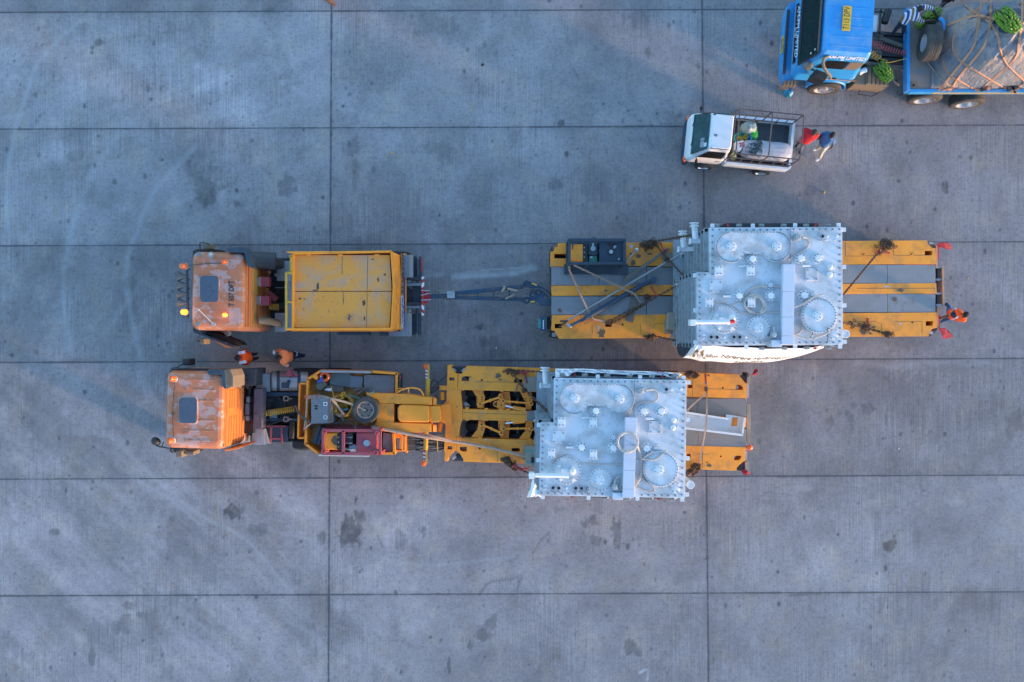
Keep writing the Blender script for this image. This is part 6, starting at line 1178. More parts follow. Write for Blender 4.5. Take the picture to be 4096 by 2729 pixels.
b.build('air_hose', M['hose'], DB)
part('spring', 'wood_pale', lambda b: (b.tube([C(1445, 402, .98), C(1400, 485, .95)], .045), b.tube([C(1475, 435, .98), C(1630, 470, .96)], .035), b.tube([C(1450, 590, .98), C(1560, 540, .96), C(1590, 515, .96)], .03)), DB)
# ------------------------------------------------------------------ second tractor
TT = thing('tractor_truck', I(900, 800, 0), 'faded orange tractor truck coupled to the gooseneck trailer, both roof beacons unlit', 'truck')
P, Lx, Ly, body, ex, ey = cabin(I, [(246, 228), (1085, 232), (1095, 1368), (222, 1322)], TT)
hatch(I, 432, 594, 718, 988, TT, 'cab')
beacon(I, 385, 342, 3.07, TT, False, (-.35, .1, .9), 1.15); beacon(I, 355, 1218, 3.07, TT, False, (-.35, -.1, .9), 1.15)
part('roof_cable', 'steel_dark', lambda b: b.tube(spline([I(390, 380, 3.075), I(375, 500, 3.08), I(362, 700, 3.08), I(358, 840, 3.08), I(362, 1000, 3.08), I(378, 1190, 3.08)], 5), .010, 5), TT); part('cable_gland', 'steel_dark', lambda b: b.disc(I(368, 838, 3.06), .035, .06, 10), TT)
for x, y in ((588, 470), (565, 1112)): part('roof_plate', 'cab', lambda b: b.rz(I, x - 36, y - 18, x + 36, y + 18, 3.04, 3.075), TT, bevel=.005)
b = MB(); b.obox(P(Lx / 2 + .004, 0, 2.15), ex * .012, ey * (Ly / 2 - .06), .78); b.build('rear_panel', M['cab_rear'], TT, .01)
for (y0, y1, zs) in ((-.44, -.09, (2.6, 2.42, 2.2, 1.98)), (.02, .26, (2.6, 2.42, 2.2, 1.98)), (-.46, .3, (1.72, 1.52))): rear(P, Lx, Ly, y0, y1, zs, M['cab_rear'], TT, 'panel_rib', .03, .035)
rear(P, Lx, Ly, -.47, .30, (2.84,), M['cab_rear'], TT, 'panel_rib', .03, .05)
b = MB(); b.pz(I, [(848, 206), (1112, 206), (1118, 300), (1128, 488), (1092, 482), (1060, 440), (1056, 286), (850, 280)], 2.75, 3.13); b.mat(1).pz(I, [(1112, 205), (1185, 200), (1228, 300), (1230, 455), (1128, 485), (1112, 300)], 2.0, 2.95); b.build('air_intake', [M['blue_black'], M['sand']], TT, .03); b = MB(); b.pz(I, [(1200, 210), (1560, 190), (1540, 440), (1230, 450)], .8, 1.7); b.build('intake_housing', M['steel_dark'], TT, .03)
for y in (308, 422): part('air_duct', 'sand', lambda b: b.cyl(I(1225, y, 2.2), I(1335, y + 4, 2.1), .1), TT)
part('engine_hoses', 'rubber', lambda b: [b.tube(spline([I(1340 + random.uniform(-20, 60), random.uniform(260, 460), 1.9), I(1420, random.uniform(280, 520), 1.7), I(1460, random.uniform(400, 620), 1.4), I(1430, random.uniform(600, 900), 1.3)], 5), .025, 6) for _ in range(7)], TT)
mirror(I, 490, 55, 598, 150, 2.5, [(340, 195, 2.5), (430, 175, 2.5), (520, 120, 2.4)], TT, 'black'); mirror(I, 400, 1362, 495, 1465, 2.3, [(345, 1342, 2.5), (370, 1395, 2.4), (420, 1390, 2.3)], TT, 'sand'); mirror(I, 535, 1368, 665, 1430, 2.2, [(500, 1350, 2.4), (560, 1380, 2.2), (600, 1365, 2.2)], TT, 'sand')
part('front_mirror', 'black', lambda b: (b.ball(I(120, 1232, 2.7), (.14, .11, .13), rot=Matrix.Rotation(-.7, 3, 'Z')), b.tube(spline([I(120, 1240, 2.7), I(100, 1265, 2.75), I(150, 1300, 2.75), I(235, 1318, 2.75), I(310, 1335, 2.7)], 5), .022), b.tube([I(208, 1300, 2.75), I(232, 1240, 2.7)], .018)), TT)
part('side_trim', 'black', lambda b: b.pz(I, [(330, 215), (430, 190), (860, 196), (860, 215)], 2.6, 2.75), TT); part('side_deflector', 'cab_rear', lambda b: b.pz(I, [(1092, 1345), (1340, 1300), (1380, 1305), (1280, 1345), (1090, 1378)], 1.2, 2.4), TT, bevel=.02)
chassis(I, 1150, 2300, 745, TT, 180); part('gearbox_shade_tray', 'black', lambda b: (b.rz(I, 1320, 480, 1520, 1120, .7, 1.2), b.rz(I, 1650, 600, 2150, 950, .5, .85), b.rz(I, 1150, 260, 2200, 1240, .3, .4)), TT, bevel=.03)  # low black tray added here too, darkening the ground below
for x0, y0, x1, y1 in ((1548, 266, 1745, 525), (1490, 1052, 1662, 1285)):
    part('tread_step', 'mesh_s', lambda b: (b.rz(I, x0, y0, x1, y1, 1.0, 1.08), [b.disc(I(x0 + 14 + i * 19, y0 + 14 + j * 17 + (i % 2) * 8, 1.08), .014, .006, 6) for i in range(int((x1 - x0 - 10) / 19)) for j in range(int((y1 - y0 - 14) / 17))]), TT)
part('step_side', 'alu', lambda b: b.pz(I, [(1662, 1052), (1672, 1052), (1730, 1262), (1662, 1285)], .7, 1.05), TT)
part('headboard', paint('purple_grey_board', (.065, .062, .085), .6), lambda b: (b.pz(I, [(1520, 480), (1640, 482), (1630, 1050), (1502, 1048)], 1.2, 1.6), b.disc(I(1562, 665, 1.6), .07, .02, 14), b.disc(I(1555, 868, 1.6), .08, .03, 14)), TT, bevel=.02)
part('valve_stack', 'fender', lambda b: (b.rz(I, 1405, 595, 1455, 680, 1.2, 1.5), b.rz(I, 1390, 690, 1450, 860, 1.2, 1.42), b.rz(I, 1395, 870, 1450, 940, 1.2, 1.5)), TT, bevel=.015)
FT = part('fuel_tank', 'alu', lambda b: b.loft([[I(x, y, z) for y, z in [(375 + k * 148 * math.cos(t), .85 + k * .36 * math.sin(t)) for t in [i * math.pi / 10 for i in range(20)]]] for x, k in ((1755, .75), (1765, .93), (1785, 1), (2270, 1), (2288, .93), (2298, .75))]), TT)
for x in (1863, 2158): part('tank_strap', 'blue_black', lambda b: b.loft([[I(x + d, y, z) for y, z in [(375 + 152 * math.cos(t), .85 + .375 * math.sin(t)) for t in [i * math.pi / 10 for i in range(20)]]] for d in (-22, 22)]), TT)
part('tank_bracket', 'red_frame', lambda b: (b.rz(I, 1885, 282, 2140, 306, 1.2, 1.24), b.disc(I(2028, 262, 1.2), .09, .05, 14), b.rz(I, 2020, 200, 2036, 320, 1.22, 1.26), b.rz(I, 2072, 220, 2086, 300, 1.2, 1.24)), TT); part('tank_cap', 'blue_black', lambda b: (b.rz(I, 1905, 400, 2005, 475, 1.2, 1.3), b.rz(I, 1990, 355, 2022, 400, 1.2, 1.32)), TT, bevel=.01)
part('yellow_air_coil', 'coilyel', lambda b: b.tube(coil(I(1670, 835, 1.2), I(2112, 770, 1.25), .085, 15), .013, 5), TT); part('black_air_coil', 'rubber', lambda b: b.tube(coil(I(1680, 640, 1.2), I(1800, 640, 1.2), .06, 6), .013, 5), TT)
part('grey_box', 'fender', lambda b: b.rz(I, 1735, 785, 1845, 900, .8, 1.0), TT, bevel=.02)
part('cable_loop', 'rubber', lambda b: (b.tube(spline([I(1680, 605, 1.15), I(1850, 600, 1.2), I(1905, 680, 1.2), I(1935, 790, 1.15), I(1900, 900, 1.1), I(1800, 955, 1.1), I(1700, 910, 1.1)], 6), .018), b.tube(spline([I(1670, 980, 1.1), I(1800, 975, 1.12), I(1950, 900, 1.15), I(2130, 790, 1.2)], 6), .02), b.tube(spline([I(1440, 590, 1.5), I(1470, 480, 1.6), I(1510, 370, 1.6)], 4), .012)), TT)
for y in (622, 915): part('square_tube', 'rim_rust', lambda b: [b.beam(I(*p, 1.15), I(*q, 1.15), .03, .12) for p, q in (((1950, y - 30), (2010, y - 30)), ((2010, y - 30), (2010, y + 30)), ((2010, y + 30), (1950, y + 30)), ((1950, y + 30), (1950, y - 30)), ((2010, y), (2065, y)))], TT)
part('rail_plate', 'blue_steel', lambda b: b.rz(I, 1690, 535, 2150, 590, .9, 1.0), TT); part('rail_plate', 'blue_steel', lambda b: b.rz(I, 1690, 905, 2150, 945, .9, 1.0), TT)
part('battery_box', 'blue_black', lambda b: b.rz(I, 1700, 1010, 2000, 1250, .5, .9), TT, bevel=.02); part('step_ladder', 'red_frame', lambda b: [b.beam(I(*p, .95), I(*q, .95), .05, .03) for p, q in (((1700, 1018), (1970, 1018)), ((1765, 1020), (1755, 1250)), ((1912, 1020), (1915, 1270)), ((1765, 1195), (1912, 1198)))], TT)
part('mudguard', 'black', lambda b: (b.loft([[I(x, y, z) for x, z in ((2020, .95), (2060, 1.02), (2095, .95), (2095, .9), (2020, .9))] for y in (960, 1195)], False), b.rz(I, 1345, 1060, 1475, 1250, .6, .8)), TT, bevel=.02); part('air_reservoir', 'fender', lambda b: b.cyl(I(1350, 1190, .75), I(1470, 1190, .75), .2), TT)
axle(I, 560, 790, 520, TT); axle(I, 2300, 760, 500, TT); axle(I, 2700, 760, 500, TT)
# ------------------------------------------------------------------ white pick-up with a cage rack
ho = math.radians(5.5); po = V((8.49, 5.36, 0)); pf = V((-math.cos(ho), math.sin(ho), 0)); pu = V((math.sin(ho), math.cos(ho), 0))
def PK(x, y, z): return po + pf * x + pu * y + V((0, 0, z))
PT = thing('pickup_truck', PK(1.5, .65, 0), 'small white pickup with a brown pipe cage over its load bed', 'pickup')
def psec(z, x0, x1, y0, y1, r, r2=None): return [PK(x, y, z) for x, y in rrect(x0, x1, y0, y1, r, 5)]
b = MB(); b.loft([psec(.44, 1.95, 3.05, .03, 1.31, .10), psec(.58, 1.95, 3.14, -.04, 1.38, .16), psec(.85, 1.95, 3.13, -.06, 1.39, .16), psec(1.02, 1.95, 3.02, -.04, 1.37, .15), psec(1.08, 1.95, 2.94, .01, 1.34, .14), psec(1.55, 1.96, 2.70, .10, 1.25, .10), psec(1.68, 1.97, 2.63, .15, 1.21, .09), psec(1.72, 2.0, 2.56, .2, 1.16, .08)])
cab_ = b.build('cab', M['white'], PT)
b = MB(); b.add([PK(3.035, .10, 1.07), PK(3.035, 1.27, 1.07), PK(2.68, 1.19, 1.66), PK(2.68, .16, 1.66)], [(0, 1, 2, 3), (3, 2, 1, 0)]); b.build('windscreen', glass('pickup_glass', (.09, .19, .20), .1), PT)
b = MB(); b.add([PK(3.04, .07, 1.06), PK(3.04, 1.30, 1.06), PK(2.675, 1.21, 1.67), PK(2.675, .14, 1.67), PK(3.037, .10, 1.068), PK(3.037, 1.27, 1.068), PK(2.677, 1.19, 1.662), PK(2.677, .16, 1.662)], [(0, 1, 5, 4), (1, 2, 6, 5), (2, 3, 7, 6), (3, 0, 4, 7)]); b.build('windscreen_seal', M['black'], PT)
b = MB(); [b.add([PK(x, y0, z) for x, y0, z in ((2.84, ya, 1.405), (2.84, yb, 1.405), (2.76, yb, 1.535), (2.76, ya, 1.535))], [(0, 1, 2, 3), (3, 2, 1, 0)]) for ya, yb in ((.22, .40), (.42, .5))]; b.add([PK(2.80, .22, 1.46), PK(2.80, .34, 1.46), PK(2.70, .34, 1.63), PK(2.70, .22, 1.63)], [(0, 1, 2, 3)]); b.build('windscreen_sticker', M['tray'], PT)
for s, y in ((-1, .015), (1, 1.335)):
    b = MB(); dy = .095 * -s; pts = [(2.86, y, 1.12), (2.10, y + .0, 1.12), (2.08, y + dy * .88, 1.56), (2.60, y + dy * .88, 1.56)]
    b.add([PK(px_, py_ + s * .012, pz_) for px_, py_, pz_ in pts], [(0, 1, 2, 3), (3, 2, 1, 0)]); b.build('side_window', M['black'], PT)
    b = MB(); b.tube([PK(2.86, y + s * .02, 1.12), PK(2.86, y + s * .12, 1.14)], .015); b.ball(PK(2.86, y + s * .16, 1.16), (.05, .07, .08), 10, 6); b.build('side_mirror', M['black'], PT)
    b = MB(); b.beam(PK(2.25, y + s * .062, .98), PK(2.10, y + s * .062, .98), .02, .02); b.build('door_handle', M['black'], PT)
b = MB(); b.loft([[PK(x, y, z) for x, y in ((3.0, -.08), (3.13, -.07), (3.18, .12), (3.19, .65), (3.18, 1.2), (3.13, 1.40), (3.0, 1.41), (3.0, 1.3), (3.0, .1))] for z in (.28, .56)], False); b.build('bumper', paint('dark_blue_bumper', (.025, .045, .085), .5), PT, .03)
for y in (.02, 1.3): part('headlamp', 'lensor', lambda b: b.ball(PK(3.13, y, .62), (.05, .10, .06), 10, 6), PT)
for y in (.35, .95): part('wiper', 'black', lambda b: b.tube([PK(3.06, y, 1.06), PK(3.05, y + .02, 1.08), PK(3.0, y + .28, 1.13)], .012), PT)
part('roof_patch', 'rust', lambda b: b.tube([PK(2.47 + .04 * math.cos(t), .55 + .03 * math.sin(t), 1.722) for t in [i * .8 for i in range(9)]], .012, 5), PT)
part('roof_vent', 'black', lambda b: b.ball(PK(2.55, 1.17, 1.70), (.05, .02, .02), 8, 5), PT)
part('drip_rail', 'black', lambda b: (b.tube([PK(2.6, .15, 1.69), PK(2.0, .155, 1.69)], .008, 5), b.tube([PK(2.6, 1.21, 1.69), PK(2.0, 1.205, 1.69)], .008, 5)), PT)
b = MB(); b.obox(PK(.95, .66, .66), pf * .98, pu * .70, .03); b.build('bed_floor', M['bedplate'], PT)
for n_, p, q in (('bed_side', PK(-.04, -.06, 0), PK(1.92, -.06, 0)), ('bed_side', PK(-.04, 1.38, 0), PK(1.92, 1.38, 0)), ('tailgate', PK(-.05, -.05, 0), PK(-.05, 1.37, 0)), ('bed_front', PK(1.93, -.06, 0), PK(1.93, 1.38, 0))):
    b = MB(); d = (q - p).normalized(); b.obox((p + q) / 2 + V((0, 0, .80)), (q - p) / 2, V((-d.y, d.x, 0)) * .025, .20); b.obox((p + q) / 2 + V((0, 0, 1.0)), (q - p) / 2, V((-d.y, d.x, 0)) * .04, .015); b.build(n_, M['white'], PT, .006)
for x in (.45, 1.05): part('side_hole', 'rust', lambda b: b.cyl(PK(x, 1.352, .86), PK(x, 1.34, .86), .045), PT)
for x, s in ((2.43, 1), (.6, 1), (2.43, -1), (.6, -1)):
    c = PK(x, -.03 if s > 0 else 1.35, .28); ax = -pu * s; b = MB()
    b.lathe([(.17, -.09), (.25, -.095), (.28, -.06), (.28, .06), (.25, .095), (.18, .09)], c, ax, 24); t_ = b.build('wheel', M['tyre'], PT)
    b = MB(); b.lathe([(.185, .085), (.175, .05), (.14, .04), (.05, .06), (.001, .06)], c, ax, 18)
    uu, qq = basis(ax)
    b.mat(1)
    for i in range(8):
        p = c + (uu * math.cos(i * .785) + qq * math.sin(i * .785)) * .12 + ax * .042; b.ball(p, .02, 6, 4)
    b.build('rim', [M['rim'], M['black']], t_)
part('underbody', 'black', lambda b: b.obox(PK(1.5, .66, .42), pf * 1.5, pu * .55, .16), PT)
RK = M['rack'] = paint('brown_rack_pipe', (.075, .06, .065), .5, dirt=(.16, .10, .07), damt=.5)
b = MB(); r_ = .021
def hoop(x, rr=.12):
    return [PK(x, 0, 1.02), PK(x, 0, 2.02 - rr), PK(x, rr * .3, 2.02 - rr * .3), PK(x, rr, 2.02), PK(x, 1.32 - rr, 2.02), PK(x, 1.32 - rr * .3, 2.02 - rr * .3), PK(x, 1.32, 2.02 - rr), PK(x, 1.32, 1.02)]
for x in (0, .93, 1.90): b.tube(hoop(x), r_, 6)
b.tube([PK(1.98, 0, 1.1), PK(1.98, .04, 1.9), PK(1.98, 1.28, 1.9), PK(1.98, 1.32, 1.1)], .018, 6)
for y in (0, 1.32):
    for z in (1.04, 1.45, 1.97): b.tube([PK(0, y, z), PK(1.92, y, z)], r_ * .9, 6)
    for x in (.24, .52, 1.2, 1.52): b.tube([PK(x, y, 1.04), PK(x, y, 1.45)], .014, 5)
b.tube([PK(1.9, .7, 1.5), PK(1.98, .7, 1.5)], .012); b.build('cage_rack', RK, PT)
# load in the bed
def oz(x, y, z): return O(x, y, z)
b = MB(); random.seed(6); c = O(1215, 690, .95); rot = Matrix.Rotation(-ho, 3, 'Z')
vs = MB(); f = lambda d: 1.0 / max(1e-3, (abs(d.x) ** 5 + abs(d.y) ** 3.2 + abs(d.z) ** 3) ** (1 / 3.6)) * (1 + .025 * math.sin(9 * d.x + 4 * d.y) + .02 * math.sin(17 * d.y + 7 * d.z))
b.ball(c, (.74, .30, .27), 36, 18, rot, f); o = b.build('bale_cover', M['bale']); tag(o, 'big white woven bale with dark netting lying in the pickup bed', 'bale')
b = MB(); random.seed(12)
for k in range(15):
    t0 = random.uniform(-.9, .9); pts = []
    for i in range(6):
        u = -.68 + .5 * random.random(); v = random.uniform(-.26, .26); d = V((u / .74, v / .30, 0)); zz = .27 * max(0.05, (1 - abs(d.x) ** 4 - abs(d.y) ** 3)) ** .35 if abs(d.x) < 1 and abs(d.y) < 1 else .02
        pts.append(c + rot @ V((u, v, zz + .015)))
    b.tube(spline(pts, 4), .008, 4)
b.build('netting', paint('dark_green_netting', (.03, .08, .08), .7), o)
b = MB(); b.ball(O(985, 385, .98), (.26, .22, .25), 20, 12, None, lambda d: 1 + .06 * math.sin(7 * d.x + 3) + .05 * math.sin(11 * d.y + 5 * d.z)); single('bag', b, M['clearbag'], 'clear plastic bag of goods in the front corner of the pickup bed', 'bag')
b = MB(); b.ball(O(1052, 470, .9), (.145, .19, .19), 18, 11, None, lambda d: 1 + .07 * math.sin(5 * d.x + 9 * d.y) + .05 * math.sin(13 * d.z)); b.ball(O(1050, 440, 1.08), (.05, .04, .06), 8, 5); single('bag', b, M['green_bag'], 'bright green knotted plastic bag in the pickup bed', 'bag')
b = MB(); b.ball(O(1000, 510, .86), (.15, .16, .17), 18, 11, None, lambda d: 1 + .06 * math.sin(8 * d.x + 6 * d.y)); single('bag', b, M['blue_bag'], 'dark blue plastic bag next to the green one in the pickup bed', 'bag')
FS = thing('fruit_sack', O(920, 510, .7), 'open turquoise sack full of fruit behind the pickup cab', 'sack')
b = MB(); b.loft([[O(915 + 118 * k * math.cos(t), 515 + 78 * k * math.sin(t) + 6 * math.sin(3 * t), z) for t in [i * math.pi / 10 for i in range(20)]] for k, z in ((.75, .7), (1.0, .85), (1.06, 1.02), (.92, 1.04), (.82, .95))]); b.build('sack_body', M['teal_bag'], FS)
b = MB(); random.seed(13); [b.ball(O(915 + random.gauss(0, 36), 515 + random.gauss(0, 24), 1.0 + random.uniform(0, .07)), random.uniform(.03, .042), 8, 6) for _ in range(46)]; b.build('fruit', M['fruit'], FS)
CB = thing('white_sack', O(870, 620, .7), 'white printed sack marked 20 standing behind the pickup cab', 'sack')
b = MB(); b.pz(O, [(808, 560), (930, 535), (945, 590), (885, 690), (838, 690), (815, 650)], .7, 1.12); b.build('sack_body', M['white_fit'], CB, .05); lettering('20', .17, O(898, 602, 1.125), (.98, .15, 0), (-.15, .98, 0), 'sack_number', M['redwhite_r'], CB, lift=.006, bold=.006)
b = MB(); b.ball(O(782, 760, .85), (.10, .14, .16), 12, 8); single('jerrycan', b, paint('pale_yellow_plastic', (.45, .42, .16), .5), 'pale yellow container in the lower front corner of the pickup bed', 'container')
# ------------------------------------------------------------------ blue truck at the upper edge
bh = math.radians(4.0); bo = V((8.42, 7.95, 0)); bb = V((math.cos(bh), -math.sin(bh), 0)); bu = V((math.sin(bh), math.cos(bh), 0))
def BC(x, y, z): return bo + bb * x + bu * y + V((0, 0, z))
BT = thing('blue_lorry', BC(3, 1.3, 0), 'bright blue lorry cab and flatbed trailer with a strapped tarpaulin load', 'truck')
bs = lambda z, x0, x1, y0, y1, r: [BC(x, y, z) for x, y in rrect(x0, x1, y0, y1, r, 5)]
b = MB(); b.loft([bs(1.02, .12, 2.02, .10, 2.60, .16), bs(1.3, .06, 2.02, .10, 2.60, .18), bs(1.62, .10, 2.01, .22, 2.48, .2), bs(1.72, .17, 2.0, .28, 2.42, .2), bs(2.30, .42, 1.95, .30, 2.40, .16), bs(2.47, .49, 1.93, .40, 2.30, .14), bs(2.55, .56, 1.90, .48, 2.22, .1)]); cb = b.build('cab_body', M['blue_cab'], BT)
b = MB(); b.add([BC(.135, .34, 1.74), BC(.135, 2.36, 1.74), BC(.415, 2.28, 2.44), BC(.415, .42, 2.44)], [(0, 1, 2, 3), (3, 2, 1, 0)]); b.build('windscreen', glass('blue_cab_glass', (.02, .055, .06), .12), BT)
b = MB(); q_ = [(.10, .28, 1.66), (.10, 2.42, 1.66), (.43, 2.32, 2.50), (.43, .38, 2.50)]; q2 = [(.13, .36, 1.75), (.13, 2.34, 1.75), (.405, 2.26, 2.42), (.405, .44, 2.42)]
b.add([BC(x - .008, y, z) for x, y, z in q_] + [BC(x - .008, y, z) for x, y, z in q2], [(0, 1, 5, 4), (1, 2, 6, 5), (2, 3, 7, 6), (3, 0, 4, 7)]); b.build('windscreen_surround', M['black'], BT)
for k in range(6): part('roof_rib', 'blue_cab', lambda b: b.beam(BC(.72, .62 + k * .28, 2.55), BC(1.86, .62 + k * .28, 2.55), .035, .02), cb, bevel=.006)
RP_ = part('roof_plate', 'plate_y', lambda b: b.obox(BC(1.12, 1.42, 2.575), bb * .12, bu * .355, .008), BT); lettering('T113 DPV', .25, BC(1.12, 1.42, 2.585), bu, -bb, 'plate_number', M['ink_dark'], RP_, lift=.003, font_scale_x=.62)
for y, r_ in ((2.2, .2), (.5, .06), (.56, .05)):
    if r_ < .1: part('window_sticker', 'white_fit', lambda b: b.ball(BC(.30 + (y - .5), y, 2.17 + 2.5 * (y - .5)), (.01, .035, .05), 8, 5), BT)
part('sun_strip', 'brownpl', lambda b: b.beam(BC(.40, .45, 2.47), BC(.40, 2.25, 2.47), .05, .03), BT)
# lower front: panel with grille, bumper with plate, lamps
part('grille', 'black', lambda b: b.add([BC(.042, .45, 1.36), BC(.042, 2.25, 1.36), BC(.062, 2.25, 1.52), BC(.062, .45, 1.52)], [(0, 1, 2, 3), (3, 2, 1, 0)]), BT)
part('grille_bar', 'rim', lambda b: b.beam(BC(.035, .5, 1.38), BC(.035, 2.2, 1.38), .015, .015), BT); part('front_emblem', 'rim', lambda b: (b.obox(BC(.035, 1.28, 1.44), bb * .012, bu * .06, .06), b.obox(BC(.035, 1.45, 1.44), bb * .012, bu * .06, .06)), BT)
vs_, fs_ = text_mesh('AM-PM LIMITED', .17, font_scale_x=1.0)
b = MB(); k_ = 1.55 / (max(v.x for v in vs_) - min(v.x for v in vs_)); b.add([BC(.065 + .055 * (v.y / .1) - .02, 1.33 - v.x * k_, 1.61 + v.y * .5) for v in vs_], fs_); b.build('front_lettering', M['white_fit'], BT)
b = MB(); b.loft([[BC(x, y, z) for x, y in ((.02, .12), (-.07, .35), (-.1, 1.3), (-.07, 2.3), (.02, 2.55), (.2, 2.55), (.2, .12))] for z in (.45, .85)], False); b.build('bumper', M['blue_cab'], BT, .03)
part('bumper_mesh', 'steel_dark', lambda b: b.obox(BC(-.03, 1.3, .87), bb * .04, bu * 1.0, .015), BT); NP = part('number_plate', 'plate_y', lambda b: b.obox(BC(-.115, 1.25, .75), bb * .01, bu * .26, .09), BT)
part('number_strokes', 'ink', lambda b: [b.obox(BC(-.13, 1.05 + .055 * i, .75), bb * .004, bu * .012, .055) for i in range(8)], NP)
part('headlamp_cluster', 'sand', lambda b: [b.obox(BC(.0 + i * .10, .02, .86), bb * .04, bu * .07, .09) for i in range(4)], BT, bevel=.015)
b = MB(); [b.beam(BC(-.05 + i * .055, -.02, .5), BC(.05 + i * .055, -.02, .72), .008, .008) for i in range(5)]; [b.beam(BC(.05 + i * .055, -.02, .5), BC(-.05 + i * .055, -.02, .72), .008, .008) for i in range(5)]; b.beam(BC(-.08, -.02, .5), BC(.27, -.02, .5), .03, .03); b.beam(BC(-.08, -.02, .72), BC(.27, -.02, .72), .02, .02); b.build('lamp_guard', M['sand'], BT)
for s in (1, -1):
    y = lambda v: v if s > 0 else 2.70 - v
    part('side_window', 'black', lambda b: b.add([BC(.62, y(.255), 1.72), BC(1.42, y(.255), 1.72), BC(1.42, y(.285), 2.26), BC(.80, y(.285), 2.26)], [(0, 1, 2, 3), (3, 2, 1, 0)]), BT)
    part('quarter_window', 'sand', lambda b: b.add([BC(1.46, y(.255), 1.72), BC(1.84, y(.262), 1.74), BC(1.86, y(.287), 2.25), BC(1.46, y(.287), 2.26)], [(0, 1, 2, 3), (3, 2, 1, 0)]), BT)
vs_, fs_ = text_mesh('AM-PM LIMITED', .16, shear=.25, bold=.003); k_ = 1.12 / (max(v.x for v in vs_) - min(v.x for v in vs_))
b = MB(); b.add([BC(1.26 + v.x * k_, .350 + v.y * .51, 2.385 + v.y * .86) - bu * .012 + V((0, 0, .009)) for v in vs_], fs_); b.build('side_lettering', M['white_fit'], BT)
part('side_stripe', 'strap', lambda b: b.beam(BC(.95, .088, 1.30), BC(2.0, .088, 1.30), .012, .035), BT); part('door_handle', 'black', lambda b: b.beam(BC(1.26, .10, 1.36), BC(1.40, .10, 1.36), .03, .03), BT)
part('rain_gutter', 'blue_cab', lambda b: b.tube(spline([BC(.5, .31, 2.2), BC(.68, .33, 2.34), BC(1.2, .32, 2.34), BC(1.5, .31, 2.33)], 4), .018), BT); part('side_badge', 'white_fit', lambda b: b.obox(BC(1.16, .06 + .25, 2.34), bb * .04, bu * .02, .02), BT)
b = MB(); b.ball(BC(.30, .18, 2.0), (.14, .12, .10), 14, 8); b.build('round_mirror', M['sand'], BT)
b = MB(); b.tube(spline([BC(.72, .36, 2.42), BC(.60, .26, 2.4), BC(.66, .05, 2.32), BC(.92, -.12, 2.15), BC(.95, -.16, 2.05)], 5), .045, 8); b.build('mirror_arm', M['sand'], BT)
b = MB(); b.obox(BC(.70, -.05, 1.75), bb * .19 + bu * -.06, bu * .10 + bb * .05, .26); b.tube([BC(.38, .12, 2.0), BC(.62, .0, 2.0)], .03); b.build('side_mirror', M['black'], BT, .04)
b = MB(); b.loft([[BC(1.37 + .60 * math.cos(t), y_, .52 + .62 * math.sin(t)) for t in [i * math.pi / 12 for i in range(13)]] for y_ in (.06, .5)], True, False); solid(b.build('wheel_arch', M['blue_cab'], BT), .03)
part('wheel_arch_flap', 'sand', lambda b: b.add([BC(2.0, .08, .95), BC(2.1, .4, .95), BC(2.02, .08, .45), BC(2.12, .4, .5)], [(0, 1, 3, 2), (2, 3, 1, 0)]), BT)
def bigwheel(c, ax, root, rimm='rim', deep=True):
    b = MB(); b.lathe([(.28, -.15), (.40, -.16), (.47, -.15), (.50, -.12), (.50, -.05), (.488, -.045), (.488, -.035), (.50, -.03), (.50, .03), (.488, .035), (.488, .045), (.50, .05), (.50, .12), (.47, .15), (.40, .16), (.29, .15)], c, ax, 40); t_ = b.build('wheel', M['tyre'], root)
    b = MB(); u, q = basis(V(ax)); a_ = V(ax).normalized(); d = -.02 if deep else .09
    b.lathe([(.30, .13), (.31, .155), (.285, .15), (.26, .02), (.24, d), (.13, d + .0), (.12, d + .08), (.001, d + .09)], c, ax, 28)
    b.mat(1)
    for i in range(10): p = V(c) + (u * math.cos(i * .628) + q * math.sin(i * .628)) * .18 + a_ * d; b.cyl(p, p + a_ * .05, .02, n=6)
    b.build('rim', [M[rimm], M['rim_rust']], t_); return t_
bigwheel(BC(1.37, .17, .5), -bu, BT, deep=False); bigwheel(BC(1.37, 2.5, .5), bu, BT, deep=False)
# chassis behind the cab
part('chassis_rail', 'steel_dark', lambda b: (b.obox(BC(4.2, .95, .8), bb * 3.2, bu * .05, .14), b.obox(BC(4.2, 1.75, .8), bb * 3.2, bu * .05, .14), b.obox(BC(2.9, 1.35, .75), bb * .8, bu * .3, .2)), BT); part('catwalk', 'wood', lambda b: [b.obox(BC(2.55, .95 + .1 * i, .98), bb * .34, bu * .04, .02) for i in range(9)], BT)
part('air_tank_plate', 'white_fit', lambda b: b.obox(BC(2.45, 1.95, 1.1), bb * .18, bu * .26, .03), BT, bevel=.01); part('plate_frame', 'steel_dark', lambda b: [b.beam(BC(x, y0, 1.15), BC(x1, y1, 1.15), .05, .05) for x, y0, x1, y1 in ((2.22, 1.6, 2.22, 2.4), (2.7, 1.6, 2.7, 2.4), (2.2, 1.65, 2.9, 1.65), (2.2, 2.3, 2.9, 2.3))], BT)
part('air_tank', 'black', lambda b: b.cyl(BC(2.85, 2.0, 1.1), BC(2.95, 2.4, 1.1), .11), BT)
part('step_box', 'sand', lambda b: b.obox(BC(2.32, .35, .6), bb * .18, bu * .22, .28), BT, bevel=.02); part('white_canister', 'white_fit', lambda b: b.cyl(BC(2.22, .45, 1.02), BC(2.42, .56, 1.02), .08), BT)
